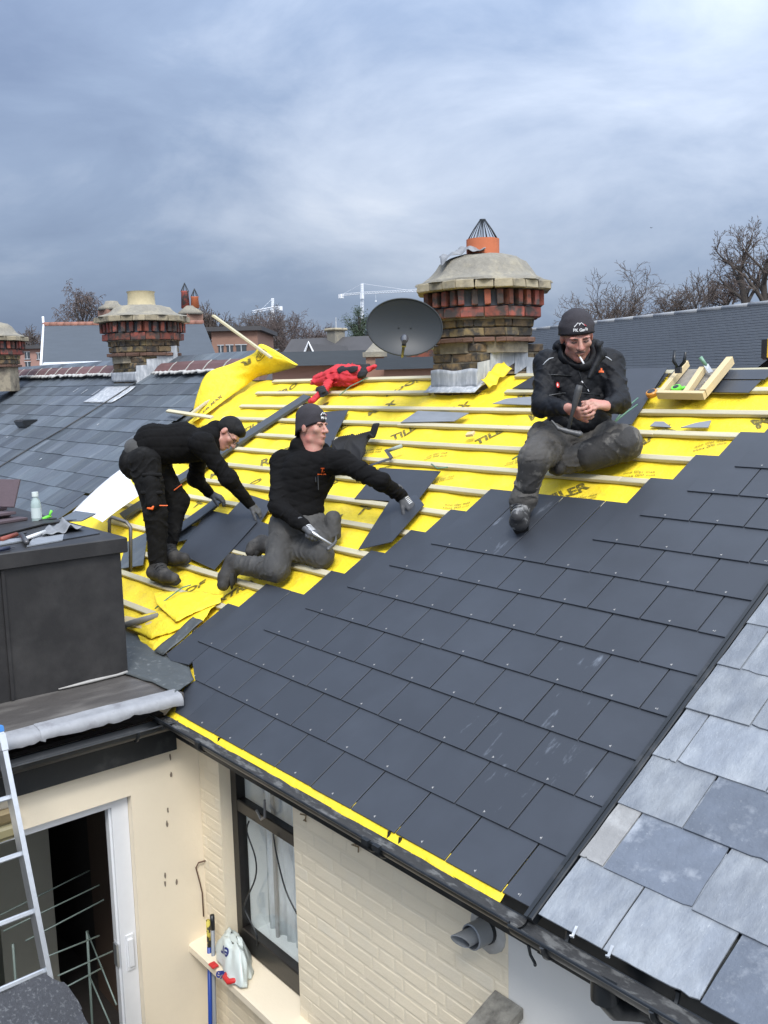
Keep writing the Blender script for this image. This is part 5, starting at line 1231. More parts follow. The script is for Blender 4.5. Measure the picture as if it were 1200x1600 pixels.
me = bpy.data.meshes.new('needles'); me.from_pydata(lv, [], lf); add('crown', me, I4, ev, mat('pine_needles', (0.045, 0.068, 0.038), 0.8, var=0.4, scale=2))
# bird
bd = pix(1018, 356, 90); m = MB(); m.raw([(0, 0, 0), (0.16, 0.02, 0.05), (0.10, 0.08, 0.02), (-0.15, 0.02, 0.06), (-0.10, 0.08, 0.02), (0, 0.14, 0), (0, -0.10, 0.01), (0, 0.02, -0.03)], [(0, 1, 2), (0, 4, 3), (6, 7, 0), (0, 7, 5), (0, 2, 5), (0, 5, 4), (6, 1, 0), (6, 0, 3)], T(bd) @ RZ(0.9)); tag(add('bird', m.me(), mat=M_black), 'small dark bird flying in the sky above the bare trees', 'bird')

# ------------------------------------------------------------------ soft-body modelling: rounded cones and ellipsoids melted into one skin
def _wr(P, amp, freq, seed):
    rg = np.random.default_rng(int(seed) + 100); out = np.zeros(len(P)); tot = 0.0
    wx = P + 0.035 * np.sin(P[:, [1, 2, 0]] * freq * 0.55 + seed)
    for i in range(7):
        k = rg.normal(0, 1, 3) * np.array([1, 1, 1.7]); k /= np.linalg.norm(k); f = freq * (0.6 + 0.38 * i); a = 1.0 / (1 + 0.45 * i)
        s = np.sin(wx @ k * f * 2.0 + rg.uniform(0, 6.28)); out += a * (1 - np.abs(s)) ** 2.5 * 1.3 if i % 2 else a * s * 0.45; tot += a
    return amp * (out / tot - 0.15)
def sdf_mesh(prims, h=0.008, k=0.03, wr=None, sub=(), k2=0.01, name='body'):
    """prims: ('c', a, b, ra, rb) rounded cone; ('e', centre, radii, 3x3 rotation or None) ellipsoid; optional trailing smoothing radius"""
    mins, maxs = [], []
    for p in prims:
        if p[0] == 'c':
            a, b = np.array(p[1], float), np.array(p[2], float); r = max(p[3], p[4]); mins.append(np.minimum(a, b) - r); maxs.append(np.maximum(a, b) + r)
        else:
            c = np.array(p[1], float); r = max(p[2]); mins.append(c - r); maxs.append(c + r)
    pad = 4 * h + (wr[0] if wr else 0); lo = np.min(mins, 0) - pad; hi = np.max(maxs, 0) + pad
    n = np.ceil((hi - lo) / h).astype(int) + 1
    F = np.full(n, 1.0, np.float32); g = [lo[i] + h * np.arange(n[i]) for i in range(3)]
    def dist(p, Q):
        if p[0] == 'c':
            a, b, ra, rb = np.array(p[1], float), np.array(p[2], float), p[3], p[4]
            ab = b - a; L2 = ab @ ab + 1e-12; t = np.clip((Q - a) @ ab / L2, 0, 1)
            dd = np.linalg.norm(Q - a - t[:, None] * ab, axis=1) - (ra + (rb - ra) * t)
            if wr and L2 > 0.01:      # bunched folds running round the limb, broken up along it
                sl = t * math.sqrt(L2); n1 = np.sin(Q[:, 0] * 19 + Q[:, 2] * 13 + wr[2]) + np.sin(Q[:, 1] * 23 - Q[:, 2] * 17); n2 = np.sin(Q[:, 0] * 11 - Q[:, 1] * 9 + sl * 14 + wr[2] * 2)
                dd = dd - wr[0] * 0.62 * (1 - np.abs(np.sin(sl * 34 + 1.6 * n1))) ** 3 * np.clip(0.5 + 0.7 * n2, 0, 1)
            return dd
        c, r = np.array(p[1], float), np.array(p[2], float); q = Q - c
        if len(p) > 3 and p[3] is not None: q = q @ np.array(p[3], float)
        kk = np.linalg.norm(q / r, axis=1); k1 = np.linalg.norm(q / (r * r), axis=1) + 1e-9; return kk * (kk - 1.0) / k1
    def local(p, m):
        if p[0] == 'c':
            a, b = np.array(p[1], float), np.array(p[2], float); r = max(p[3], p[4]); l, u = np.minimum(a, b) - r - m, np.maximum(a, b) + r + m
        else:
            c = np.array(p[1], float); r = max(p[2]); l, u = c - r - m, c + r + m
        i0 = np.maximum(((l - lo) / h).astype(int), 0); i1 = np.minimum(((u - lo) / h).astype(int) + 2, n)
        X = np.stack(np.meshgrid(*[g[i][i0[i]:i1[i]] for i in range(3)], indexing='ij'), -1); return tuple(slice(i0[i], i1[i]) for i in range(3)), X
    for p in prims:
        kk = p[-1] if (p[0] == 'c' and len(p) > 5) or (p[0] == 'e' and len(p) > 4) else k
        s, X = local(p, max(0.05, kk * 2)); d = dist(p, X.reshape(-1, 3)).reshape(X.shape[:3]).astype(np.float32); f = F[s]
        hh = np.clip(0.5 + 0.5 * (f - d) / kk, 0, 1); F[s] = f * (1 - hh) + d * hh - kk * hh * (1 - hh)
    for p in sub:
        s, X = local(p, 0.03); d = -dist(p, X.reshape(-1, 3)).reshape(X.shape[:3]).astype(np.float32); f = F[s]
        hh = np.clip(0.5 - 0.5 * (f - d) / k2, 0, 1); F[s] = f * (1 - hh) + d * hh + k2 * hh * (1 - hh)
    if wr:
        near = np.abs(F) < 0.05; idx = np.argwhere(near); P = lo + idx * h; F[near] += _wr(P, *wr).astype(np.float32)
    return surface_nets(F, lo, h, name)
def surface_nets(F, lo, h, name='body'):
    S = F < 0; n = F.shape
    cnt = np.zeros(tuple(x - 1 for x in n), np.int8)
    for dx in (0, 1):
        for dy in (0, 1):
            for dz in (0, 1): cnt += S[dx:n[0] - 1 + dx, dy:n[1] - 1 + dy, dz:n[2] - 1 + dz]
    act = np.argwhere((cnt > 0) & (cnt < 8)); idm = np.full(cnt.shape, -1, np.int64); idm[tuple(act.T)] = np.arange(len(act))
    cs = np.array([(0, 0, 0), (1, 0, 0), (0, 1, 0), (1, 1, 0), (0, 0, 1), (1, 0, 1), (0, 1, 1), (1, 1, 1)])
    val = np.stack([F[tuple((act + c).T)] for c in cs], 1).astype(np.float64)
    acc = np.zeros((len(act), 3)); num = np.zeros(len(act))
    for a, b in ((0, 1), (2, 3), (4, 5), (6, 7), (0, 2), (1, 3), (4, 6), (5, 7), (0, 4), (1, 5), (2, 6), (3, 7)):
        fa, fb = val[:, a], val[:, b]; c = (fa < 0) != (fb < 0); t = np.where(c, fa / np.where(c, fa - fb, 1), 0)
        acc += np.where(c[:, None], cs[a] + t[:, None] * (cs[b] - cs[a]), 0); num += c
    Vv = lo + (act + acc / np.maximum(num, 1)[:, None]) * h
    quads = []
    for ax in range(3):
        o = [i for i in range(3) if i != ax]; sl0 = [slice(None)] * 3; sl1 = [slice(None)] * 3; sl0[ax] = slice(0, n[ax] - 1); sl1[ax] = slice(1, n[ax])
        A, B = S[tuple(sl0)], S[tuple(sl1)]; e = np.argwhere(A != B); e = e[(e[:, o[0]] > 0) & (e[:, o[1]] > 0) & (e[:, o[0]] < n[o[0]] - 1) & (e[:, o[1]] < n[o[1]] - 1)]
        if not len(e): continue
        u = np.zeros(3, int); v = np.zeros(3, int); u[o[0]] = 1; v[o[1]] = 1
        q = np.stack([idm[tuple((e - u - v).T)], idm[tuple((e - v).T)], idm[tuple(e.T)], idm[tuple((e - u).T)]], 1)
        fl = A[tuple(e.T)] if ax != 1 else ~A[tuple(e.T)]
        q[~fl] = q[~fl][:, ::-1]; quads.append(q)
    Q = np.concatenate(quads); Q = Q[(Q >= 0).all(1)]
    me = bpy.data.meshes.new(name); me.vertices.add(len(Vv)); me.vertices.foreach_set('co', Vv.ravel())
    me.loops.add(Q.size); me.loops.foreach_set('vertex_index', Q.ravel()); me.polygons.add(len(Q)); me.polygons.foreach_set('loop_start', np.arange(0, Q.size, 4)); me.polygons.foreach_set('loop_total', np.full(len(Q), 4))
    me.update(calc_edges=True); me.validate(); return me

# ------------------------------------------------------------------ raised flap of membrane with loose batten
fl = thing('membrane_flap', 'yellow membrane lifted off the roof edge with R and chevron emblem printed', 'membrane', UV(-5.5, 3.2, 0))
inner = [(-5.691, 2.476, 1.451), (-5.714, 2.718, 1.569), (-5.712, 2.929, 1.693), (-5.691, 3.133, 1.812), (-5.678, 3.294, 1.907), (-5.454, 3.369, 1.950), (-5.197, 3.482, 2.005)]
outer = [(-6.073, 2.667, 1.455), (-6.105, 2.772, 1.739), (-6.099, 2.910, 1.969), (-5.892, 3.103, 2.068), (-5.574, 3.192, 2.169), (-5.473, 3.256, 2.261), (-5.083, 3.438, 2.030)]
mid = [(-6.019, 2.653, 1.449), (-5.858, 2.744, 1.698), (-5.779, 2.873, 1.846), (-5.659, 3.038, 1.938), (-5.405, 3.128, 2.028), (-5.274, 3.226, 2.118), (-5.058, 3.387, 2.023)]
def spl(P, x):
    n = len(P) - 1; i = min(int(x), n - 1); t = x - i; g_ = lambda k: Vector(P[max(0, min(n, k))])
    a, b, c, d = g_(i - 1), g_(i), g_(i + 1), g_(i + 2)
    return 0.5 * ((2 * b) + (c - a) * t + (2 * a - 5 * b + 4 * c - d) * t * t + (3 * b - a - 3 * c + d) * t ** 3)
def flap_pt(a, b):
    x = a * 6; p, q, r = spl(inner, x), spl(mid, x), spl(outer, x)
    w = (1 - b) ** 2, 2 * b * (1 - b), b * b
    return p * w[0] + q * w[1] + r * w[2] + Vector((0.6, -0.5, 0.3)) * (0.018 * vnoise(a * 9, b * 5, 3) * math.sin(math.pi * b))
mb = MB(); mb.grid(flap_pt, 60, 24, thick=0.003); fsheet = add('sheet', mb.me(), I4, fl, M_yellow, smooth=True)
def on_flap(me, ca, cb, su, sv, rot):
    R_ = Matrix.Rotation(rot, 2)
    for v in me.vertices:
        p = R_ @ Vector((v.co.x, v.co.y)); a, b = ca + p.x * su, cb + p.y * sv
        q = flap_pt(a, b); e = 0.01
        n = (flap_pt(a + e, b) - flap_pt(a - e, b)).cross(flap_pt(a, b + e) - flap_pt(a, b - e)).normalized()
        if n.dot(Vector((3.2, -2.3, 1.9)) - q) < 0: n = -n
        v.co = q + n * 0.008
    return me
add('lettering', on_flap(text_me('R', 0.30, 0, 0.010), 0.60, 0.80, 0.42, 0.85, math.pi), I4, fl, M_print)
# chevron emblem: ring with three chevrons
em = MB(); ring = [(0.14 * math.cos(q), 0.13 * math.sin(q)) for q in [2 * math.pi * i / 24 for i in range(24)]]; ringi = [(x * 0.86, y * 0.86) for x, y in ring]
em.raw([(x, y, 0) for x, y in ring + ringi], [(i, (i + 1) % 24, (i + 1) % 24 + 24, i + 24) for i in range(24)])
for k in range(3):
    y = -0.07 + k * 0.05; em.raw([(-0.08, y + 0.04, 0), (0, y, 0), (0.08, y + 0.04, 0), (0.08, y + 0.06, 0), (0, y + 0.02, 0), (-0.08, y + 0.06, 0)], [(0, 1, 4, 5), (1, 2, 3, 4)])
add('emblem', on_flap(em.me(), 0.755, 0.72, 0.55, 1.1, 0.5), I4, fl, M_print)
for s, a, b in (('TILER', 0.10, 0.14), ('MAX', 0.24, 0.16)):
    add('lettering', on_flap(text_me(s, 0.13, 0, 0.004), a, b, 0.42, 0.9, 0.0), I4, fl, M_print)
def loose_batten(label, a, b, w=0.046, t=0.024, name='loose_batten'):
    a, b = Vector(a), Vector(b); d = (b - a); L = d.length; d.normalize(); s = d.cross(Vector((0, 0, 1))).normalized(); n = s.cross(d)
    m = MB(); m.box(0, L, -w / 2, w / 2, -t / 2, t / 2, ch=0.003)
    return tag(add(name, m.me(), Matrix(((d.x, s.x, n.x, a.x), (d.y, s.y, n.y, a.y), (d.z, s.z, n.z, a.z), (0, 0, 0, 1))), mat=M_batten), label, 'batten')
loose_batten('loose timber batten poking up through the lifted membrane flap', (-5.939, 2.926, 2.589), (-5.273, 3.226, 2.111))

# ------------------------------------------------------------------ loose slates and boards on the battens
def roof_slab(name, label, cat, quad, h=-0.012, t=0.005, M=None, lift=(0, 0, 0, 0), group=None, dz=0.0, par=None):
    """flat piece with the given corners (u, v) lying on the battens; lift raises single corners"""
    h -= 0.007; n = len(quad); lf_ = list(lift) + [0] * (n - len(lift))
    top = [UV(u, v, h + t + lf_[i]) for i, (u, v) in enumerate(quad)]; bot = [UV(u, v, h + lf_[i]) for i, (u, v) in enumerate(quad)]
    c = sum(top, Vector()) / n
    m = MB(); m.raw([p - c for p in bot + top], [tuple(range(n - 1, -1, -1)), tuple(range(n, 2 * n))] + [(i, (i + 1) % n, (i + 1) % n + n, i + n) for i in range(n)])
    return tag(add(name, m.me(), T(c), par, M or M_slate), label, cat, group)
def rect(cu, cv, w, l, rz):
    c, s = math.cos(rz), math.sin(rz); return [(cu + x * c - y * s, cv + x * s + y * c) for x, y in ((-w / 2, -l / 2), (w / 2, -l / 2), (w / 2, l / 2), (-w / 2, l / 2))]
GS = 'new slates laid out loose on the battens'
# under the roofers' hands
roof_slab('loose_slate', 'loose new slate in front of the bending roofer, his gloved hands reaching to it', 'slate', [(-3.273, 1.139), (-2.619, 1.079), (-2.756, 1.624), (-3.518, 1.645)], -0.012, lift=(0, 0, .012, .012), group=GS)
roof_slab('loose_slate', 'loose new slate beneath the gloved right hand of the bending roofer', 'slate', [(-3.228, 1.609), (-2.717, 1.596), (-2.867, 1.869), (-3.323, 1.919)], -0.0155, group=GS)
roof_slab('loose_slate', 'loose new slate tucked under the bending roofer\'s big slate, near the kneeling roofer\'s boots', 'slate', [(-2.701, 1.313), (-2.428, 1.308), (-2.491, 1.617), (-2.791, 1.645)], -0.016, group=GS)
roof_slab('loose_slate', 'loose new slate behind the kneeling roofer\'s outstretched arm', 'slate', [(-2.021, 2.038), (-1.399, 2.081), (-1.481, 2.439), (-2.120, 2.415)], -0.015, group=GS)
roof_slab('loose_slate', 'clip-cornered new slate under the kneeling roofer\'s outstretched hand', 'slate', [(-1.444, 1.548), (-1.201, 1.650), (-1.277, 2.050), (-1.452, 2.149), (-1.641, 2.056)], -0.006, lift=(0, .02, .01, 0, 0), group=GS)
roof_slab('loose_slate', 'loose new slate behind the head of the kneeling roofer', 'slate', [(-3.277, 2.547), (-2.962, 2.590), (-3.348, 3.187), (-3.724, 3.137)], -0.014, group=GS)
roof_slab('loose_slate', 'large new slate leaning beside the left arm of the sitting roofer', 'slate', [(-0.62, 3.06), (-0.30, 3.075), (-0.42, 3.74), (-0.74, 3.74)], -0.012, lift=(0, 0, .02, .02), group=GS)
roof_slab('loose_slate', 'second new slate just under the one beside the sitting roofer', 'slate', [(-0.70, 3.10), (-0.35, 3.115), (-0.40, 3.70), (-0.78, 3.72)], -0.0175, group=GS)
roof_slab('cut_slate', 'upper dark cut slate strip behind the timber tray', 'slate', [(-0.36, 3.62), (0.33, 3.60), (0.345, 3.715), (-0.37, 3.73)], -0.012, group='dark cut slate strips behind the timber tray')
roof_slab('cut_slate', 'lower dark cut slate strip behind the timber tray', 'slate', [(-0.34, 3.47), (0.30, 3.45), (0.31, 3.59), (-0.35, 3.61)], -0.014, group='dark cut slate strips behind the timber tray')
roof_slab('cut_slate', 'dark cut slate strip between the chimney and the sitting roofer', 'slate', [(-1.66, 3.52), (-0.9, 3.50), (-0.9, 3.68), (-1.58, 3.70)], -0.012)
M_oldgrey = mat('old_grey_slate', (0.21, 0.225, 0.245), 0.6, var=0.25, scale=9, bump=0.6, bscale=40, stretch=(0.6, 2.5, 1))
roof_slab('old_slate', 'old grey slate lying across a batten below the big chimney', 'slate', [(-2.466, 3.012), (-1.887, 3.051), (-1.824, 3.168), (-2.421, 3.184)], -0.010, t=0.006, M=M_oldgrey)
roof_slab('old_slate', 'old grey slate left of the sitting roofer at chest height', 'slate', [(-1.713, 3.321), (-1.276, 3.307), (-1.349, 3.428), (-1.626, 3.393)], -0.024, t=0.006, M=M_oldgrey)
roof_slab('old_slate', 'broken old slate on the membrane right of the sitting roofer', 'slate', [(0.033, 3.091), (0.213, 3.099), (0.193, 3.174), (0.104, 3.143)], -0.036, t=0.006, M=M_oldgrey)
roof_slab('old_slate', 'small broken slate near the sitting roofer\'s folded knee', 'slate', [(-0.187, 3.097), (-0.028, 3.089), (-0.118, 3.150), (-0.181, 3.148)], -0.036, t=0.006, M=M_oldgrey)
# stack of old slates leaning behind the bending roofer's legs
for i in range(6):
    q = rect(-3.62 + 0.02 * i, 1.45 + 0.012 * i, 0.15, 0.48, -0.30 + 0.035 * i)
    roof_slab('old_slate', ('lowest', 'second lowest', 'third from the bottom', 'third from the top', 'second highest', 'topmost')[i] + ' old slate of the little pile behind the bending roofer\'s knee', 'slate', q, -0.012 + i * 0.0085, t=0.006, M=M_oldslate, group='pile of old slates behind the bending roofer')
roof_slab('old_slate', 'wide old slate resting by the bending roofer\'s rear boot', 'slate', [(-3.524, 1.201), (-3.326, 1.306), (-3.377, 1.448), (-3.605, 1.442)], -0.010, t=0.006, M=M_oldslate)
roof_slab('old_slate', 'big old slate leaning behind the steel hoop bracket', 'slate', [(-3.769, 0.825), (-3.514, 0.931), (-4.014, 1.273), (-4.130, 1.109)], -0.010, t=0.006, M=M_oldslate)
# long dark trim board lying up the slope
bA, bB = Vector((-4.698, 1.369)), Vector((-4.221, 3.400))
dv = (bB - bA).normalized(); pv = Vector((-dv.y, dv.x)) * 0.085
q = [tuple(bA - pv), tuple(bB - pv), tuple(bB + pv), tuple(bA + pv)]
tag(roof_slab('trim_board', 'long dark grey trim board lying up the slope behind the bending roofer', 'board', [q[0], q[1], q[2], q[3]], -0.014, t=0.024, M=mat('dark_grey_board', (0.052, 0.060, 0.070), 0.5, var=0.12, scale=4, bump=0.1)), None)
# white sheet lying over the edge
ws = MB(); c0_, c1_, c2_, c3_ = [Vector(p) for p in ((-4.819, 0.779, 0.760), (-4.258, 0.814, 0.722), (-4.547, 1.297, 0.902), (-5.226, 1.463, 1.062))]
ws.grid(lambda a, b: c0_.lerp(c1_, a).lerp(c3_.lerp(c2_, a), b) + Vector((0, 0, 0.02 * math.sin(3 * a + 2 * b) + 0.05 * b * (1 - b))), 12, 12, thick=0.004)
tag(add('white_board', ws.me(), mat=mat('white_sheet', (0.74, 0.74, 0.76), 0.5, var=0.03, bump=0.1, bscale=8), smooth=True), 'white plastic sheet lying over the edge of the yellow membrane behind the bending roofer', 'sheet')

# ------------------------------------------------------------------ clothes dropped on the roof
def squash(me, p0):
    nr_ = Vector((0, -SA, CA)); p0 = Vector(p0)
    for v in me.vertices: v.co -= nr_ * ((v.co - p0).dot(nr_) + 0.06) * 0.36
def cloth_lump(name, label, base_pts, rads, M, seed, parts=(), cat='jacket', amp=0.03):
    t = thing(name, label, cat, base_pts[0])
    prims = [('c', base_pts[i], base_pts[i + 1], rads[i], rads[i + 1]) for i in range(len(base_pts) - 1)]
    me = sdf_mesh(prims, 0.010, k=0.03, wr=(amp, 17.0, seed)); squash(me, base_pts[0]); add('cloth', me, I4, t, M, smooth=True)
    for nm, pts, rr_, mm in parts:
        me = sdf_mesh([('c', pts[i], pts[i + 1], rr_[i], rr_[i + 1]) for i in range(len(pts) - 1)], 0.009, k=0.02, wr=(amp * 0.7, 21.0, seed + 1)); squash(me, base_pts[0]); add(nm, me, I4, t, mm, smooth=True)
    return t

M_redcloth = mat('red_jacket_cloth', (0.50, 0.020, 0.028), 0.75, var=0.15, scale=12, bump=0.3, bscale=60)
M_blackcloth = mat('black_cloth', (0.008, 0.008, 0.009), 0.85, var=0.3, scale=10, bump=0.4, bscale=120)
cloth_lump('red_jacket', 'red and black work jacket dropped over the top battens left of the satellite dish', [(-4.284, 3.124, 1.888), (-4.094, 3.171, 1.927), (-3.819, 3.162, 1.922), (-3.787, 3.231, 1.951)], [0.075, 0.125, 0.125, 0.085], M_redcloth, 4,
           parts=(('sleeve', [(-4.022, 3.039, 1.873), (-3.944, 2.918, 1.791), (-3.960, 2.800, 1.699)], [0.05, 0.045, 0.04], M_redcloth), ('panel', [(-3.890, 3.082, 2.002), (-3.728, 3.095, 2.010)], [0.040, 0.036], M_blackcloth), ('panel', [(-3.970, 2.901, 1.815), (-3.835, 2.831, 1.774)], [0.04, 0.035], M_blackcloth),
                  ('collar', [(-3.692, 3.177, 1.919), (-3.765, 3.261, 1.980), (-3.769, 3.310, 1.997)], [0.05, 0.055, 0.035], M_blackcloth), ('cuff', [(-3.696, 3.267, 1.972), (-3.667, 3.306, 1.995)], [0.035, 0.03], M_redcloth)), amp=0.05)
bj = thing('black_jacket', 'black jacket heaped on the battens behind the kneeling roofer\'s shoulder', 'jacket', (-2.519, 2.110, 1.236))
bc = [Vector(v) for v in ((-2.554, 1.902, 1.126), (-2.300, 2.068, 1.212), (-2.542, 2.413, 1.448), (-2.714, 2.207, 1.362))]
def f_bj(a, b):
    p = bc[0].lerp(bc[1], a).lerp(bc[3].lerp(bc[2], a), b); w = math.sin(math.pi * a) ** 0.7 * math.sin(math.pi * min(1, b * 1.08)) ** 0.7
    fold = (1 - abs(math.sin(7.5 * a + 2.2 * math.sin(3.1 * b + 1)))) ** 2 * 0.05 + (1 - abs(math.sin(4 * b + 6 * a))) ** 3 * 0.03
    return p + Vector((0, -SA, CA)) * (0.015 + 0.10 * w + fold * (0.3 + 0.7 * w)) + Vector((0.02 * math.sin(9 * b), 0, 0.02 * math.sin(8 * a)))
mb = MB(); mb.grid(f_bj, 40, 40, thick=0.012); add('cloth', mb.me(), I4, bj, M_blackcloth, smooth=True)
mb = MB(); mb.grid(lambda a, b: Vector((-2.478, 2.254, 1.378)).lerp(Vector((-2.405, 2.307, 1.468)), a) + Vector((0.02 * math.sin(5 * b), 0.02 * b, 0.05 * b + 0.03 * math.sin(6 * a + 4 * b))), 12, 8, thick=0.008); add('collar', mb.me(), I4, bj, M_blackcloth, smooth=True)
# slate ripper
rp = thing('slate_ripper', 'slate ripper with cranked steel blade and pale grip right of the black jacket', 'slate ripper', (-2.156, 2.197, 1.287))
M_steel = mat('worn_tool_steel', (0.10, 0.10, 0.105), 0.4, metal=0.7, var=0.2)
a, b, c, d, e = [Vector(v) for v in ((-2.236, 2.042, 1.208), (-2.048, 2.150, 1.277), (-2.184, 2.209, 1.329), (-2.148, 2.204, 1.326), (-2.049, 2.253, 1.361))]
def strap(p, q, w, t): 
    dd = (q - p); L = dd.length; dd.normalize(); nn = Vector((0, -SA, CA)); s = nn.cross(dd).normalized(); nn = dd.cross(s)
    return MB().box(0, L, -w / 2, w / 2, -t / 2, t / 2, Matrix(((dd.x, s.x, nn.x, p.x), (dd.y, s.y, nn.y, p.y), (dd.z, s.z, nn.z, p.z), (0, 0, 0, 1))))
add('blade', strap(a, b, 0.032, 0.004).me(), I4, rp, M_steel); add('crank', strap(b, c, 0.026, 0.010).me(), I4, rp, M_steel)
add('grip', MB().tube([d, e], [0.014, 0.016], 10).me(), I4, rp, mat('pale_worn_grip', (0.30, 0.34, 0.30), 0.6, var=0.3), smooth=True)
# timber tool tray
ty = thing('timber_tray', 'three-railed timber tray of tools on the battens right of the sitting roofer', 'tray', UV(-0.08, 3.35, 0))
M_pine = mat('new_pine', (0.58, 0.46, 0.26), 0.7, var=0.15, scale=6, stretch=(1, 8, 8), bump=0.2)
def rail(p, q, w=0.024, h0=0.0, hh=0.045):
    p, q = Vector(p), Vector(q); L = (q - p).length; ang = math.atan2(q.y - p.y, q.x - p.x); m = MB(); m.box(0, L, -w / 2, w / 2, 0, hh, ch=0.002); return add('rail', m.me(), onroof(p.x, p.y, h0, ang), ty, M_pine)
rail((-0.25, 3.345), (0.085, 3.335), 0.03, 0.012, 0.05); rail((-0.235, 3.365), (-0.262, 3.73), 0.036, 0.013); rail((-0.055, 3.36), (-0.10, 3.65), 0.036, 0.0125); rail((0.068, 3.352), (0.045, 3.745), 0.042, 0.0135, 0.055)
roof_slab('floor', None, None, [(-0.235, 3.355), (0.06, 3.35), (0.04, 3.70), (-0.255, 3.71)], 0.004, t=0.006, M=mat('tray_ply', (0.22, 0.20, 0.17), 0.8, var=0.4, scale=30), par=ty)
tm = thing('tape_measure', 'bright green tape measure lying in the timber tray', 'tape measure', UV(-0.16, 3.43, 0.012))
M_lime = mat('lime_plastic', (0.16, 0.68, 0.05), 0.4)
add('case', MB().lathe([(0.030, 0), (0.034, 0.006), (0.034, 0.026), (0.030, 0.032)], 18, onroof(-0.165, 3.425, 0.013)).me(), I4, tm, M_lime, smooth=40)
add('boss', MB().lathe([(0.020, 0), (0.018, 0.003)], 14, onroof(-0.165, 3.425, 0.0455)).me(), I4, tm, M_black, smooth=40)
add('hook', MB().box(0.025, 0.055, -0.012, 0.012, 0.004, 0.012, onroof(-0.165, 3.425, 0.013, 0.7)).me(), I4, tm, M_lime)
nl = MB(); rr = random.Random(2)
for i in range(120):
    p = UV(rr.uniform(-0.04, 0.04), rr.uniform(3.38, 3.62), rr.uniform(0.012, 0.026)); q = p + Vector((rr.uniform(-.02, .02), rr.uniform(-.02, .02), rr.uniform(-.004, .004))); nl.tube([p, q], 0.0018, 3)
tag(add('nails', nl.me(), mat=mat('copper_nails', (0.45, 0.44, 0.43), 0.35, metal=0.6)), 'scatter of pale nails in the timber tray', 'nails', kind='stuff')
tb = thing('tape_measure', 'black and orange tape measure beside the timber tray', 'tape measure', UV(-0.30, 3.37, 0))
add('case', MB().lathe([(0.034, 0), (0.038, 0.008), (0.038, 0.028), (0.032, 0.034)], 18, onroof(-0.315, 3.372, 0.012)).me(), I4, tb, mat('orange_case', (0.62, 0.26, 0.03), 0.4), smooth=40)
add('boss', MB().lathe([(0.027, 0), (0.024, 0.003)], 14, onroof(-0.315, 3.372, 0.0465)).me(), I4, tb, M_black, smooth=40)
# slate cutters standing open behind the tray
sn = thing('slate_cutter', 'black-handled slate cutters standing open behind the timber tray', 'cutters', UV(-0.33, 3.78, 0))
for s_, top in ((-1, (-0.209, 2.979, 1.997)), (1, (-0.135, 2.986, 1.987))):
    b0 = Vector((-0.183, 2.985, 1.884)); tp = Vector(top); md = b0.lerp(tp, 0.4) + Vector((0.012 * s_, 0.014 * s_, 0)); add('handle', MB().tube([b0, md, tp], [0.008, 0.012, 0.009], 8).me(), I4, sn, M_black, smooth=True)
add('jaw', MB().box(-0.02, 0.02, -0.01, 0.01, -0.03, 0.01, T(b0)).me(), I4, sn, M_steel)
tw = thing('trowel', 'small green-handled trowel on the ridge batten behind the tray', 'trowel', (-0.071, 3.121, 1.888))
add('handle', MB().tube([(-0.101, 3.100, 1.953), (-0.069, 3.125, 1.895)], [0.013, 0.010], 8).me(), I4, tw, mat('sage_handle', (0.16, 0.30, 0.20), 0.5), smooth=True); add('blade', strap(Vector((-0.073, 3.122, 1.904)), Vector((-0.020, 3.096, 1.855)), 0.03, 0.003).me(), I4, tw, M_lead)
cs_ = thing('tool_case', 'black tool case with yellow trim at the right edge of the ridge', 'case', (0.133, 3.614, 1.927))
pc = Vector((0.121, 3.615, 1.998)); add('body', MB().box(-0.07, 0.07, -0.04, 0.04, -0.07, 0.075, T(pc) @ RZ(0.87), ch=0.012).me(), I4, cs_, M_black)
m = MB()
m.tube([T(pc) @ RZ(0.87) @ Vector(v) for v in ((-0.06, -0.043, -0.055), (-0.06, -0.043, 0.06), (0.06, -0.043, 0.06), (0.06, -0.043, -0.055), (-0.06, -0.043, -0.055))], 0.006, 6); add('trim', m.me(), I4, cs_, mat('yellow_trim', (0.75, 0.42, 0.02), 0.5))
# strapping, wire, wood chip
for pts, lab in ((((-0.908, 2.216, 1.321), (-0.833, 2.318, 1.393), (-0.716, 2.422, 1.454)), 'green packing strap lying left of the sitting roofer\'s leg'), (((-0.358, 2.548, 1.551), (-0.366, 2.670, 1.634), (-0.397, 2.863, 1.701)), 'pale green strap end sticking out beside the sitting roofer, longer piece'), (((-0.358, 2.561, 1.558), (-0.355, 2.675, 1.614), (-0.355, 2.797, 1.662)), 'pale green strap end sticking out beside the sitting roofer, shorter piece'),
                 (((-2.727, 0.515, 0.302), (-2.678, 0.592, 0.370), (-2.659, 0.701, 0.434), (-2.603, 0.737, 0.455)), 'green strap lying on the membrane below the bending roofer\'s boot'), (((-3.682, 2.914, 1.719), (-3.691, 3.058, 1.803), (-3.561, 3.163, 1.876)), 'thin green strap by the red jacket'), (((-1.612, 2.148, 1.258), (-1.471, 2.077, 1.240), (-1.423, 2.130, 1.248)), 'thin dark wire curl below the old grey slate')):
    m = MB(); m.tube(pts, 0.005, 5); tag(add('packing_strap', m.me(), mat=(mat('green_strap', (0.10, 0.22, 0.15), 0.5) if 'green_strap' not in bpy.data.materials else bpy.data.materials['green_strap']), smooth=True), lab, 'strap')
p = (-1.583, 2.850); tag(add('wood_chip', MB().box(0, 0.06, 0, 0.045, 0, 0.022, ch=0.002).me(), onroof(p[0], p[1], -0.016, 0.3), mat=M_pine), 'small wood offcut sitting on a batten below the chimney', 'offcut')
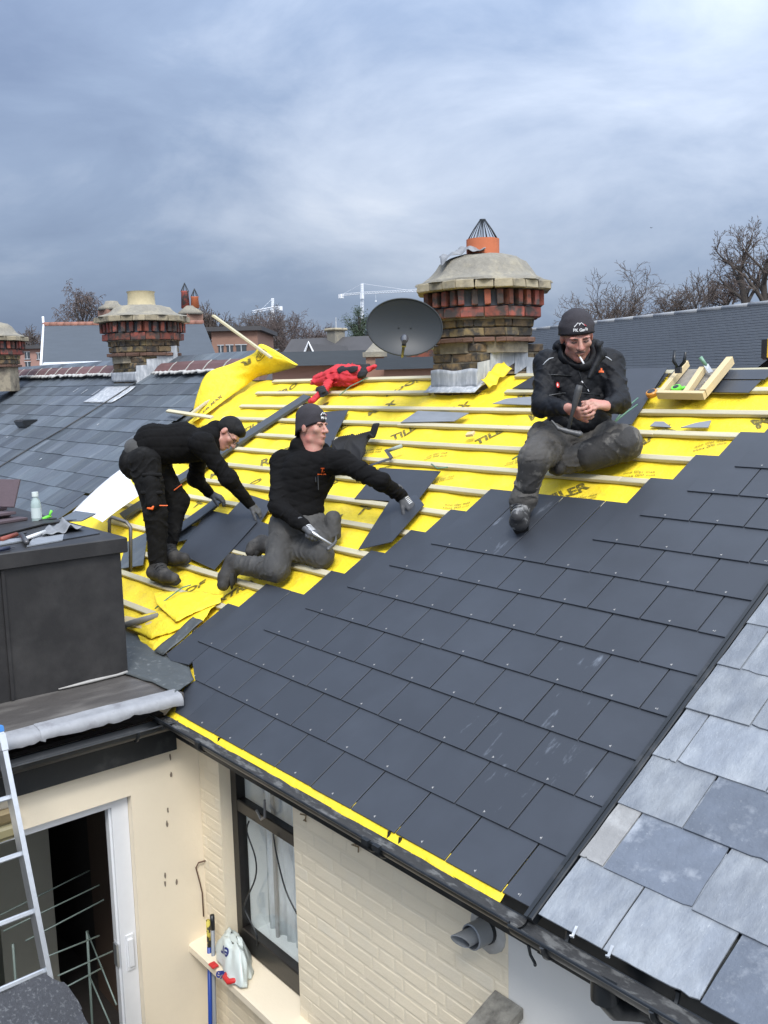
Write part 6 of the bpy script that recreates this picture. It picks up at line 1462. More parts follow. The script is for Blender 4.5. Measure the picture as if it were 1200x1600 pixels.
# steel hoop bracket
hp = [Vector(v) for v in ((-3.167, 0.406, 0.799), (-3.177, 0.417, 0.900), (-3.157, 0.429, 0.919), (-3.011, 0.473, 0.892), (-2.971, 0.482, 0.858), (-3.016, 0.481, 0.531))]
tag(add('steel_hoop', MB().tube(hp, 0.013, 8).me(), mat=mat('galvanised_bar', (0.16, 0.15, 0.14), 0.5, metal=0.6, var=0.3), smooth=True), 'bent steel hoop bracket standing behind the black rubber-clad box', 'bracket')
tag(add('waste_pipe', MB().tube([(-2.854, 0.269, 0.181), (-2.709, 0.349, 0.239), (-2.606, 0.478, 0.280)], 0.022, 10).me(), mat=mat('old_timber_pole', (0.17, 0.165, 0.15), 0.7, var=0.3), smooth=True), 'short grey pole beside the black box under the torn membrane', 'pole')
tag(add('fascia_offcut', MB().box(0, 0.55, -0.04, 0.04, 0, 0.03, ch=0.003).me(), onroof(-2.95, 0.42, -0.03, 0.10), mat=M_pine), 'pale timber offcut wedged behind the black rubber-clad box', 'offcut')

# ------------------------------------------------------------------ clutter on the rubber-clad box
ZT = 0.956
M_purp = mat('purple_clay_tile', (0.085, 0.060, 0.068), 0.75, var=0.2, scale=12, bump=0.6, bscale=60, rand=0.15)
for i, (x, y, rz, w, l, tl) in enumerate(((-3.45, -0.38, 0.25, 0.55, 0.34, 0.0), (-3.56, -0.43, 0.28, 0.50, 0.30, 0.0), (-3.5, -0.40, 0.2, 0.50, 0.3, 0.0), (-3.62, -0.44, 0.3, 0.52, 0.3, 0.0))):
    tag(add('clay_tile', MB().box(-w / 2, w / 2, -l / 2, l / 2, 0, 0.02, ch=0.003).me(), T(x, y, ZT + i * 0.021) @ RZ(rz), mat=M_purp), ('lowest', 'second lowest', 'second highest', 'topmost')[i] + ' purple clay tile of the flat stack on the black box', 'tile', 'stack of purple clay tiles on the black box')
for (x, y, z, rx, rz, lab) in ((-3.45, -0.33, ZT + 0.09, 1.15, 0.55, 'purple tile leaning upright on the tile stack, beside the bottle'), (-3.75, -0.52, ZT + 0.09, 0.75, 0.55, 'purple tile tilted at the back of the tile stack')):
    tag(add('clay_tile', MB().box(-0.22, 0.22, 0, 0.20, 0, 0.018, ch=0.003).me(), T(x, y, z) @ RZ(rz) @ RX(rx), mat=M_purp), lab, 'tile')
bp_ = (-3.077, -0.137, 0.956)
bo_ = thing('plastic_bottle', 'clear plastic drinks bottle standing on the black box', 'bottle', bp_)
add('body', MB().lathe([(0.030, 0), (0.033, 0.01), (0.033, 0.12), (0.028, 0.145), (0.016, 0.165), (0.016, 0.18)], 16, T(bp_)).me(), I4, bo_, mat('bottle_plastic', (0.42, 0.52, 0.50), 0.15, alpha=0.75), smooth=50)
add('cap', MB().lathe([(0.021, 0.176), (0.021, 0.206)], 14, T(bp_)).me(), I4, bo_, M_bag, smooth=40)
add('label', MB().lathe([(0.0338, 0.03), (0.0338, 0.10)], 16, T(bp_), cap=False).me(), I4, bo_, mat('bottle_label', (0.50, 0.57, 0.56), 0.4), smooth=True)
def flat_piece(name, label, cat, pts, z, t, M, lifts=None, amp=0.0):
    n = len(pts); l = lifts or [0] * n; m = MB(); m.raw([(x, y, z + l[i]) for i, (x, y, _) in enumerate(pts)] + [(x, y, z + t + l[i]) for i, (x, y, _) in enumerate(pts)], [tuple(range(n - 1, -1, -1)), tuple(range(n, 2 * n))] + [(i, (i + 1) % n, (i + 1) % n + n, i + n) for i in range(n)])
    return tag(add(name, m.me(), mat=M), label, cat)
flat_piece('scrap_slate', 'grey slate offcut at the front of the black box', 'slate', [(-2.123, -0.535, 0.957), (-2.182, -0.304, 0.957), (-2.438, -0.197, 0.957), (-2.390, -0.404, 0.957)], 0.957, 0.007, M_oldgrey)
flat_piece('scrap_slate', 'thin slate offcut right of the crumpled lead', 'slate', [(-2.194, -0.322, 0.958), (-2.258, -0.042, 0.958), (-2.541, 0.001, 0.958), (-2.585, -0.141, 0.958)], 0.958, 0.005, M_slate)
flat_piece('scrap_slate', 'blue slate overhanging the back of the black box', 'slate', [(-2.959, -0.049, 0.958), (-2.851, 0.084, 0.958), (-3.044, 0.264, 0.958), (-3.290, 0.214, 0.958)], 0.958, 0.008, M_oldslate, [0, 0, .01, .01])
flat_piece('scrap_slate', 'long dark slate strip in the middle of the black box clutter', 'slate', [(-2.630, -0.523, 0.960), (-2.891, -0.152, 0.960), (-2.894, 0.066, 0.960), (-3.072, -0.129, 0.960), (-2.897, -0.438, 0.960)], 0.962, 0.008, M_rubber)
flat_piece('scrap_slate', 'brown slate strip along the front left of the black box', 'slate', [(-2.288, -0.632, 0.957), (-2.331, -0.470, 0.957), (-2.420, -0.370, 0.957), (-2.451, -0.580, 0.957)], 0.958, 0.008, M_oldgrey)
la_ = [Vector((-2.363, -0.359, 0.970)), Vector((-2.407, -0.078, 0.970)), Vector((-2.746, -0.035, 0.970)), Vector((-2.705, -0.211, 0.970))]
m = MB(); m.grid(lambda a, b: la_[0].lerp(la_[1], a).lerp(la_[3].lerp(la_[2], a), b) + Vector((0, 0, 0.008 + 0.012 * math.sin(a * 9 + b * 2) * a + 0.006 * math.sin(a * 21 + b * 5) + 0.035 * math.exp(-((a - 0.66) / 0.10) ** 2))), 30, 12, thick=0.003)
tag(add('lead_scrap', m.me(), mat=bpy.data.materials['dull_lead'], smooth=True), 'crumpled sheet of grey lead on the black box', 'lead')
hm = thing('hammer', 'white-handled hammer lying on the black box', 'hammer', (-2.475, -0.382, 0.960))
add('handle', MB().tube([(-2.320, -0.480, 0.975), (-2.429, -0.318, 0.985)], [0.011, 0.013], 8).me(), I4, hm, mat('white_grip', (0.62, 0.62, 0.60), 0.5), smooth=True); add('head', MB().tube([(-2.415, -0.462, 0.985), (-2.140, -0.527, 0.980)], [0.014, 0.016], 8).me(), I4, hm, M_steel, smooth=True)
pl = thing('chisel', 'red-handled chisel lying at the left of the black box', 'chisel', (-2.499, -0.527, 0.960))
add('handle', MB().tube([(-2.404, -0.586, 0.975), (-2.529, -0.455, 0.975)], [0.016, 0.014], 8).me(), I4, pl, mat('dull_red_handle', (0.22, 0.05, 0.03), 0.5), smooth=True); add('blade', MB().tube([(-2.529, -0.463, 0.972), (-2.594, -0.379, 0.970)], [0.007, 0.010], 6).me(), I4, pl, M_steel)
pl = thing('knife', 'dark blue knife at the front left of the black box', 'knife', (-2.166, -0.653, 0.960)); add('handle', MB().tube([(-2.079, -0.725, 0.970), (-2.100, -0.638, 0.970)], [0.013, 0.011], 8).me(), I4, pl, mat('navy_handle', (0.015, 0.02, 0.05), 0.4), smooth=True)
add('blade', MB().tube([(-2.112, -0.634, 0.968), (-2.148, -0.590, 0.965)], [0.006, 0.002], 4).me(), I4, pl, M_steel)
gl = thing('snips', 'small snips with lime green handles beside the bottle', 'snips', (-3.129, -0.065, 0.960))
add('handle', MB().tube([(-3.068, -0.104, 0.975), (-3.098, -0.058, 0.980), (-3.144, -0.014, 0.975)], [0.010, 0.012, 0.006], 8).me(), I4, gl, M_lime, smooth=True); add('handle', MB().tube([Vector((-3.126, -0.039, 0.975)), Vector((-3.126, -0.039, 0.975)) + Vector((0.01, 0.02, 0.045))], [0.006, 0.009], 8).me(), I4, gl, M_lime, smooth=True); add('jaw', MB().tube([(-3.049, -0.137, 0.972), (-3.071, -0.007, 0.968)], 0.007, 6).me(), I4, gl, M_black)

# ------------------------------------------------------------------ the three roofers
IR, ID, IF = Vector((0.640386, 0.767701, -0.02326)), Vector((0.094238, -0.108593, -0.989609)), Vector((-0.76225, 0.63154, -0.141888))
def idir(a, b, c): return (IR * a + ID * b + IF * c).normalized()     # right / down / away as seen from the scaffold
def frame(fwd, up):
    f = Vector(fwd).normalized(); u = Vector(up); u = (u - f * u.dot(f)).normalized(); r = f.cross(u); return Matrix(((r.x, f.x, u.x), (r.y, f.y, u.y), (r.z, f.z, u.z)))
def rows(M3): return [list(M3[i]) for i in range(3)]
def skin_mat(name, c, c2):
    m = mat(name, c, 0.5, var=0.10, scale=30, bump=0.25, bscale=150, col2=c2, scale2=14, thr=(0.42, 0.62)); b = m.node_tree.nodes['Principled BSDF']; b.inputs['Subsurface Weight'].default_value = 0.12; b.inputs['Subsurface Radius'].default_value = (0.01, 0.004, 0.002); return m
M_skin = skin_mat('skin', (0.42, 0.235, 0.175), (0.46, 0.21, 0.16)); M_skin2 = skin_mat('skin_ruddy', (0.42, 0.225, 0.168), (0.46, 0.185, 0.145))
M_hair = mat('black_hair', (0.006, 0.0055, 0.0055), 0.6, spec=0.2, var=0.4, scale=60, bump=1.0, bscale=160)
M_hood = mat('black_hoodie', (0.0052, 0.0050, 0.0052), 0.9, spec=0.15, var=0.25, scale=9, bump=0.5, bscale=160, sheen=0.0)
M_vest = mat('navy_black_workjacket', (0.0048, 0.0055, 0.0075), 0.62, spec=0.25, var=0.25, scale=8, bump=0.4, bscale=70, sheen=0.0)
M_trs_black = mat('black_work_trousers', (0.0062, 0.006, 0.006), 0.88, spec=0.2, var=0.35, scale=12, bump=0.5, bscale=110, col2=(0.022, 0.021, 0.020), scale2=6, thr=(0.55, 0.78))
M_trs_grey = mat('charcoal_work_trousers', (0.048, 0.047, 0.045), 0.85, var=0.3, scale=10, bump=0.5, bscale=110, col2=(0.085, 0.082, 0.076), scale2=5, thr=(0.48, 0.75))
M_trs_dusty = mat('dusty_grey_trousers', (0.066, 0.062, 0.057), 0.88, var=0.3, scale=10, bump=0.6, bscale=100, col2=(0.115, 0.108, 0.095), scale2=6, thr=(0.48, 0.72))
M_knee = mat('worn_knee_panel', (0.028, 0.027, 0.026), 0.8, var=0.4, scale=14, bump=0.6, bscale=70, col2=(0.20, 0.19, 0.17), scale2=9, thr=(0.56, 0.72))
M_boot = mat('scuffed_boot_leather', (0.026, 0.024, 0.022), 0.75, var=0.4, scale=18, bump=0.8, bscale=60, col2=(0.062, 0.057, 0.050), scale2=10, thr=(0.5, 0.7))
M_trainer = mat('grey_trainer', (0.035, 0.035, 0.036), 0.6, var=0.4, scale=20, bump=0.6, bscale=60, col2=(0.22, 0.22, 0.215), scale2=22, thr=(0.54, 0.62))
M_sole = mat('boot_sole', (0.015, 0.015, 0.015), 0.8)
M_glove = mat('grey_work_glove', (0.065, 0.067, 0.072), 0.7, var=0.3, scale=30, bump=0.5, bscale=120)
M_gloveprint = mat('white_glove_print', (0.55, 0.56, 0.57), 0.7)
M_beanie = mat('charcoal_beanie', (0.042, 0.039, 0.044), 0.95, spec=0.2, var=0.2, scale=30, bump=0.8, bscale=220)
M_orange = mat('orange_thread', (0.80, 0.13, 0.02), 0.6); M_thread = mat('white_thread', (0.70, 0.70, 0.70), 0.6); M_piping = mat('reflective_piping', (0.38, 0.40, 0.42), 0.5)
M_brow = mat('dark_eyebrow', (0.05, 0.035, 0.028), 0.8); M_eye = mat('dark_eye', (0.03, 0.025, 0.02), 0.2); M_lip = mat('lips', (0.42, 0.17, 0.14), 0.5)

def head_prims(c, F, s=1.0):
    def L(x, y, z): return tuple(Vector(c) + F @ Vector((x, y, z)) * s)
    R_ = rows(F)
    pr = [('e', L(0, -0.012, 0.035), (0.076 * s, 0.096 * s, 0.088 * s), R_, 0.02), ('e', L(0, 0.030, -0.032), (0.060 * s, 0.066 * s, 0.084 * s), R_, 0.03), ('e', L(0, 0.070, -0.092), (0.026 * s, 0.022 * s, 0.020 * s), R_, 0.025),
          ('c', L(-0.045, 0.02, -0.075), L(0, 0.065, -0.098), 0.022 * s, 0.020 * s, 0.02), ('c', L(0.045, 0.02, -0.075), L(0, 0.065, -0.098), 0.022 * s, 0.020 * s, 0.02),
          ('c', L(0, 0.092, 0.016), L(0, 0.116, -0.024), 0.0085 * s, 0.0135 * s, 0.010), ('e', L(-0.013, 0.104, -0.027), (0.009 * s, 0.010 * s, 0.008 * s), R_, 0.008), ('e', L(0.013, 0.104, -0.027), (0.009 * s, 0.010 * s, 0.008 * s), R_, 0.008),
          ('e', L(-0.030, 0.083, 0.026), (0.026 * s, 0.012 * s, 0.009 * s), R_, 0.012), ('e', L(0.030, 0.083, 0.026), (0.026 * s, 0.012 * s, 0.009 * s), R_, 0.012),
          ('e', L(-0.042, 0.066, -0.016), (0.024 * s, 0.020 * s, 0.020 * s), R_, 0.02), ('e', L(0.042, 0.066, -0.016), (0.024 * s, 0.020 * s, 0.020 * s), R_, 0.02),
          ('e', L(0, 0.092, -0.054), (0.024 * s, 0.011 * s, 0.0075 * s), R_, 0.008), ('e', L(0, 0.089, -0.066), (0.021 * s, 0.011 * s, 0.0075 * s), R_, 0.008)]
    for sx in (-1, 1): pr.append(('e', L(sx * 0.078, -0.005, -0.004), (0.010 * s, 0.020 * s, 0.032 * s), R_, 0.008))
    sub = [('e', L(sx * 0.031, 0.094, 0.007), (0.016 * s, 0.008 * s, 0.008 * s), R_) for sx in (-1, 1)]
    return pr, sub, L
def face_parts(par, c, F, s, closed=False, brow=True):
    def L(x, y, z): return Vector(c) + F @ Vector((x, y, z)) * s
    for sx in (-1, 1):
        if brow:
            add('eyebrow', MB().tube([L(sx * 0.014, 0.096, 0.021), L(sx * 0.030, 0.0955, 0.0265), L(sx * 0.048, 0.083, 0.021)], [0.0032 * s, 0.004 * s, 0.0022 * s], 6).me(), I4, par, M_brow, smooth=True)
        if closed: add('eyelid', MB().tube([L(sx * 0.018, 0.0885, 0.004), L(sx * 0.031, 0.0895, 0.001), L(sx * 0.044, 0.082, 0.004)], 0.0028 * s, 5).me(), I4, par, M_brow, smooth=True)
        else: add('eye', MB().lathe([(0.0, -0.0045), (0.006, -0.003), (0.0085, 0), (0.006, 0.003), (0, 0.0045)], 8, T(L(sx * 0.031, 0.0835, 0.006)), cap=False).me(), I4, par, M_eye, smooth=True)
    add('lips', MB().tube([L(-0.022, 0.090, -0.060), L(-0.008, 0.1035, -0.0585), L(0.008, 0.1035, -0.0585), L(0.022, 0.090, -0.060)], [0.002 * s, 0.0038 * s, 0.0038 * s, 0.002 * s], 6).me(), I4, par, M_lip, smooth=True)
def hand_prims(w, d, nb, side, curl=(0.5, 0.6, 0.5), s=1.0, fat=1.0, spread=0.10, thumb=0.7):
    """w wrist, d towards the fingers, nb out of the back of the hand, side = +1/-1 puts the thumb on the d x nb side"""
    w = Vector(w); d = Vector(d).normalized(); nb = Vector(nb); nb = (nb - d * nb.dot(d)).normalized(); x = d.cross(nb) * side
    pr = []; kn = []
    for i, (ox, L0) in enumerate(((0.030, 0.088), (0.010, 0.092), (-0.010, 0.087), (-0.028, 0.078))):
        k = w + d * (L0 * s) + x * (ox * s); kn.append(k); pr.append(('c', tuple(w + d * 0.015 * s + x * ox * 0.55 * s), tuple(k), 0.017 * s * fat, 0.0125 * s * fat, 0.014))
    for i, (l, ox) in enumerate(((0.070, 1.4), (0.078, 0.4), (0.072, -0.5), (0.056, -1.4))):
        p = kn[i]; ang = 0.0; dd = (d + x * ox * spread).normalized()
        for j, f in enumerate((0.45, 0.32, 0.23)):
            ang += curl[j] * (1 + 0.12 * i); q = p + (dd * math.cos(ang) - nb * math.sin(ang)) * (l * f * s)
            pr.append(('c', tuple(p), tuple(q), (0.0098 - 0.0008 * j) * s * fat, (0.0090 - 0.0008 * j) * s * fat, 0.005)); p = q
    t0 = w + d * 0.028 * s + x * 0.026 * s - nb * 0.006 * s; td = (d * math.cos(thumb) + x * math.sin(thumb) - nb * 0.25).normalized(); t1 = t0 + td * 0.042 * s; td2 = (td + d * 0.5 - nb * 0.25).normalized(); t2 = t1 + td2 * 0.03 * s; t3 = t2 + td2 * 0.024 * s
    pr += [('c', tuple(w + d * 0.01 * s), tuple(t0), 0.016 * s * fat, 0.015 * s * fat, 0.012), ('c', tuple(t0), tuple(t1), 0.0145 * s * fat, 0.011 * s * fat, 0.008), ('c', tuple(t1), tuple(t2), 0.011 * s * fat, 0.010 * s * fat, 0.005), ('c', tuple(t2), tuple(t3), 0.010 * s * fat, 0.0085 * s * fat, 0.005)]
    return pr
def chain(pts, rs, k=None): return [('c', tuple(pts[i]), tuple(pts[i + 1]), rs[i], rs[i + 1]) + ((k,) if k else ()) for i in range(len(pts) - 1)]
def beanie(par, c, F, s, brim_f, brim_b, top=0.150, cuff=True, seed=0, rx=0.086, ry=0.104, yo=-0.012):
    n = 40; rings = 14; vs = []; fs = []
    for i in range(rings + 1):
        t = i / rings
        for j in range(n):
            q = 2 * math.pi * j / n; cy = math.cos(q)
            zb = brim_b + (brim_f - brim_b) * (0.5 + 0.5 * cy); z = zb + (top - zb) * (math.sin(t * math.pi / 2))
            k = math.sqrt(max(0.0, 1 - max(0.0, (z - 0.045) / (top - 0.045)) ** 2.2)); k = max(k, 0.02)
            th = 0.006 if (cuff and t < 0.34) else 0.0; th += 0.004 * math.sin(5 * q + 9 * t + seed) * t * (1 - t) * 3 + 0.0035 * math.sin(t * 26 + 2 * math.sin(2 * q + seed)) * (0.3 + t) * (1 - t)
            vs.append(Vector(c) + F @ Vector(((rx + th) * k * math.sin(q), (ry + th) * k * cy + yo, z)) * s)
    for i in range(rings):
        for j in range(n): fs.append((i * n + j, i * n + (j + 1) % n, (i + 1) * n + (j + 1) % n, (i + 1) * n + j))
    o = len(vs)
    for j in range(n):
        q = 2 * math.pi * j / n; cy = math.cos(q); zb = brim_b + (brim_f - brim_b) * (0.5 + 0.5 * cy); vs.append(Vector(c) + F @ Vector(((rx - 0.012) * math.sin(q), (ry - 0.012) * cy + yo, zb + 0.02)) * s)
    for j in range(n): fs.append((j, o + j, o + (j + 1) % n, (j + 1) % n))
    fs.append(tuple(rings * n + j for j in range(n)))
    m = MB(); m.raw(vs, fs); hat = add('beanie', m.me(), I4, par, M_beanie, smooth=True)
    def Lh(x, z): 
        yy = (ry + 0.0085) * math.sqrt(max(0, 1 - (x / (rx + 0.006)) ** 2)) * (math.sqrt(max(0.0, 1 - max(0.0, (z - 0.045) / (top - 0.045)) ** 2.2))); return Vector(c) + F @ Vector((x, yy + yo + 0.0015, z)) * s
    return hat, Lh
def hat_logo(hat, Lh, zc, text, xs=0.0):
    m = MB(); m.tube([Lh(xs - 0.022, zc + 0.020), Lh(xs - 0.006, zc + 0.034), Lh(xs + 0.006, zc + 0.024)], 0.0026, 5); m.tube([Lh(xs + 0.000, zc + 0.030), Lh(xs + 0.012, zc + 0.034), Lh(xs + 0.032, zc + 0.016)], 0.0026, 5); add('emblem', m.me(), I4, hat, M_thread)
    me = text_me(text, 0.021, 0, 0.0008)
    for v in me.vertices: v.co = Lh(xs - v.co.x, zc + v.co.y)
    me.flip_normals(); add('lettering', me, I4, hat, M_thread)
    m = MB(); m.tube([Lh(xs - 0.030, zc + 0.016), Lh(xs - 0.018, zc + 0.026)], 0.0035, 5); add('emblem', m.me(), I4, hat, mat('red_thread', (0.40, 0.03, 0.04), 0.7) if 'red_thread' not in bpy.data.materials else bpy.data.materials['red_thread'])
def boot(par, ankle, heel, ball, toe, nsole, M=None, s=1.0, shaft=None):
    a, h, b, t = [Vector(v) for v in (ankle, heel, ball, toe)]; ns = Vector(nsole).normalized()
    pr = chain([a, h + (a - h) * 0.25], [0.052 * s, 0.046 * s]) + chain([h, b, t], [0.044 * s, 0.047 * s, 0.038 * s]) + chain([a, b], [0.052 * s, 0.042 * s])
    if shaft is not None: pr += chain([shaft, a], [0.060 * s, 0.055 * s])
    bt_ = add('boot', sdf_mesh(pr, 0.006, 0.02, (0.004, 30.0, 3)), I4, par, M or M_boot, smooth=True)
    so = chain([h - ns * 0.034 * s, b - ns * 0.036 * s, t - ns * 0.028 * s], [0.038 * s, 0.043 * s, 0.035 * s]); me = sdf_mesh(so, 0.006, 0.01)
    c = (h + b) / 2 - ns * 0.032 * s
    for v in me.vertices:
        dd = (v.co - c).dot(ns); v.co -= ns * (dd - max(-0.014, min(0.012, dd)))
    add('sole', me, I4, bt_, M_sole, smooth=45)
    lc = MB()
    for k in range(3):
        q = a.lerp(b, 0.35 + 0.22 * k) ; x = (b - a).cross(ns).normalized() * 0.03 * s; o_ = ((b - a).cross((b - a).cross(ns))).normalized(); o_ = -o_ if o_.dot(ns) < 0 else o_
        lc.tube([q - x + o_ * 0.042 * s, q + o_ * 0.052 * s, q + x + o_ * 0.042 * s], 0.0035, 5)
    add('laces', lc.me(), I4, bt_, M_black, smooth=True)
    return bt_
def hammer(label, butt, headp, headdir, s=1.0, M=None, claw=True):
    b, h = Vector(butt), Vector(headp); d = (h - b).normalized(); hd = Vector(headdir); hd = (hd - d * hd.dot(d)).normalized()
    t = thing('claw_hammer' if claw else 'slate_hammer', label, 'hammer', h)
    add('handle', MB().tube([b, b.lerp(h, 0.12), b.lerp(h, 0.42), b.lerp(h, 0.5), h], [0.013 * s, 0.0155 * s, 0.013 * s, 0.008 * s, 0.008 * s], 10).me(), I4, t, M or mat('worn_black_grip', (0.045, 0.045, 0.045), 0.55, var=0.2), smooth=True)
    pr = chain([h - hd * 0.01, h + hd * 0.035 * s, h + hd * 0.05 * s], [0.011 * s, 0.012 * s, 0.015 * s])
    for sx in (-1, 1): pr += chain([h, h - hd * 0.04 * s + d.cross(hd) * 0.006 * sx - d * 0.004, h - hd * 0.075 * s + d.cross(hd) * 0.010 * sx - d * 0.028 * s], [0.011 * s, 0.008 * s, 0.004 * s])
    add('head', sdf_mesh(pr, 0.004, 0.006), I4, t, mat('dull_hammer_steel', (0.10, 0.10, 0.10), 0.5, metal=0.5, var=0.2), smooth=True)
    return t

# ---- man bending over, far left
c1 = (-3.303, 0.789, 1.331)
p1 = thing('person', 'man in black hoodie and black work trousers bending down to handle slates', 'person', (-3.096, 0.789, 0.462))
pel = Vector((-3.328, 0.791, 1.330)); wai = Vector((-3.294, 0.853, 1.424)); che = Vector((-3.210, 1.049, 1.425)); shl = Vector((-2.977, 1.090, 1.412)); shr = Vector((-3.300, 1.243, 1.360)); nek = Vector((-3.097, 1.234, 1.428)); hd = Vector((-3.038, 1.348, 1.477))
F1 = frame(idir(0.56, 0.80, -0.20), idir(0.80, -0.56, 0.0))
hp_, sb_, L1 = head_prims(hd, F1, 1.0)
el1, wr1 = Vector((-2.854, 1.227, 1.149)), Vector((-2.851, 1.405, 0.938)); el2, wr2 = Vector((-3.404, 1.251, 1.110)), Vector((-3.441, 1.396, 0.970))
hipn, knn, ann = Vector((-3.221, 0.737, 1.291)), Vector((-3.106, 0.744, 0.917)), Vector((-3.102, 0.739, 0.523)); hipf, knf, anf = Vector((-3.419, 0.896, 1.299)), Vector((-3.315, 1.038, 0.955)), Vector((-3.268, 0.906, 0.605))
body = hp_ + chain([hd + F1 @ Vector((0, -0.03, -0.05)), nek, che], [0.052, 0.055, 0.09]) + chain([che, wai, pel], [0.10, 0.10, 0.11]) + chain([shl, el1, wr1], [0.05, 0.04, 0.028]) + chain([shr, el2, wr2], [0.05, 0.04, 0.028]) + chain([hipn, knn, ann], [0.07, 0.05, 0.035]) + chain([hipf, knf, anf], [0.07, 0.05, 0.035])
bo1 = add('body', sdf_mesh(body, 0.006, 0.025, None, sb_, 0.006), I4, p1, M_skin, smooth=True)
face_parts(bo1, hd, F1, 1.0)
# short black hair: cap over the skull, lower at the nape
hair = [('e', tuple(L1(0, -0.020, 0.040)), (0.083, 0.100, 0.094), rows(F1)), ('e', tuple(L1(0, -0.055, -0.005)), (0.072, 0.055, 0.07), rows(F1)), ('e', tuple(L1(0, 0.045, 0.085)), (0.062, 0.05, 0.040), rows(F1))]
add('hair', sdf_mesh(hair, 0.006, 0.02, (0.006, 60.0, 2), [('e', tuple(L1(0, 0.135, -0.01)), (0.10, 0.085, 0.068), rows(F1)), ('e', tuple(L1(0.085, 0.035, -0.03)), (0.03, 0.05, 0.05), rows(F1)), ('e', tuple(L1(-0.085, 0.035, -0.03)), (0.03, 0.05, 0.05), rows(F1))], 0.01), I4, bo1, M_hair, smooth=True)
g_ = MB()
for sx in (-1, 1):
    cc = Vector(L1(sx * 0.031, 0.108, 0.004)); g_.tube([cc + F1 @ Vector((0.020 * math.cos(q), 0, 0.014 * math.sin(q))) for q in [2 * math.pi * i / 14 for i in range(15)]], 0.0022, 5, cap=False); g_.tube([L1(sx * 0.051, 0.106, 0.008), L1(sx * 0.076, 0.07, 0.010), L1(sx * 0.082, -0.005, 0.014)], 0.0026, 5)
g_.tube([L1(-0.011, 0.110, 0.008), L1(0.011, 0.110, 0.008)], 0.0022, 5); add('glasses', g_.me(), I4, bo1, M_black, smooth=True)
hood = chain([pel + (wai - pel) * 0.45, wai, che, (shl + shr) / 2], [0.128, 0.130, 0.134, 0.11], 0.06) + chain([shl, shr], [0.085, 0.085], 0.06) + chain([wai + idir(0.2, 1, 0) * 0.05, che + idir(0, 1, 0) * 0.05], [0.11, 0.11], 0.06) + chain([shl, el1, wr1], [0.074, 0.056, 0.040]) + chain([shr, el2, wr2], [0.072, 0.055, 0.040])
hood += chain([nek + idir(-0.2, -0.9, 0) * 0.045, hd + F1 @ Vector((0, -0.09, -0.055))], [0.085, 0.06], 0.04) + chain([hd + F1 @ Vector((-0.07, -0.02, -0.095)), hd + F1 @ Vector((0, -0.085, -0.07)), hd + F1 @ Vector((0.07, -0.02, -0.095))], [0.035, 0.045, 0.035], 0.03) + chain([nek, nek + idir(0.1, 1, 0) * 0.08], [0.075, 0.06], 0.04)
add('hoodie', sdf_mesh(hood, 0.0065, 0.055, (0.0163, 20.0, 1)), I4, p1, M_hood, smooth=True)
for q in (0.0, 0.02): add('drawstring', MB().tube([nek + idir(0.3, 1, -0.5) * 0.10 + IR * q, nek + idir(0.1, 1, -.2) * 0.19 + IR * q, nek + idir(0.16, 1, -.1) * (0.26 + q * 2) + IR * q], 0.004, 5).me(), I4, p1, M_black)
shirt = chain([Vector((-3.390, 0.731, 1.399)), Vector((-3.331, 0.733, 1.373)), Vector((-3.285, 0.750, 1.340))], [0.060, 0.085, 0.085], 0.04); add('shirt_tail', sdf_mesh(shirt, 0.008, 0.03, (0.008, 20, 3)), I4, p1, M_trs_grey, smooth=True)
trs = [('e', tuple(Vector((-3.348, 0.771, 1.282))), (0.140, 0.17, 0.145), None, 0.09)] + chain([hipn, knn, ann + idir(0, -1, 0) * 0.03], [0.116, 0.082, 0.068]) + chain([hipf, knf, anf + idir(0, -1, 0) * 0.03], [0.112, 0.080, 0.066]) + chain([Vector((-3.084, 0.714, 1.159)), Vector((-3.049, 0.707, 1.007))], [0.062, 0.060], 0.015)
add('trousers', sdf_mesh(trs, 0.0065, 0.035, (0.0171, 20.0, 5)), I4, p1, M_trs_black, smooth=True)
add('pocket_flap', sdf_mesh(chain([Vector((-3.081, 0.637, 1.082)), Vector((-2.992, 0.744, 1.079))], [0.016, 0.016]) + chain([Vector((-3.088, 0.658, 1.211)), Vector((-3.019, 0.756, 1.207))], [0.014, 0.014]), 0.007, 0.01, (0.003, 20, 1)), I4, p1, M_trs_black, smooth=True)
add('orange_tab', MB().tube([(-3.033, 0.647, 0.972), (-3.004, 0.672, 0.968), (-3.005, 0.685, 0.994)], [0.008, 0.011, 0.009], 6).me(), I4, p1, M_orange, smooth=True)
add('orange_trim', MB().tube([(-2.987, 0.721, 0.988), (-2.962, 0.774, 0.984)], 0.004, 5).me(), I4, p1, M_orange); add('orange_trim', MB().tube([(-3.243, 0.974, 1.056), (-3.218, 1.029, 1.098)], 0.004, 5).me(), I4, p1, M_orange)
nR = Vector((0, -SA, CA))
h_, b_, t_ = Vector((-3.132, 0.704, 0.470)), Vector((-2.938, 0.710, 0.474)), Vector((-2.813, 0.718, 0.473)); boot(p1, ann, h_, b_, t_, nR, s=1.05, shaft=ann + idir(0, -1, 0) * 0.07)
h_, b_, t_ = Vector((-3.228, 0.840, 0.550)), Vector((-3.058, 0.871, 0.568)), Vector((-2.979, 0.893, 0.575)); boot(p1, anf, h_, b_, t_, nR, s=1.05, shaft=anf + idir(0, -1, 0) * 0.07)
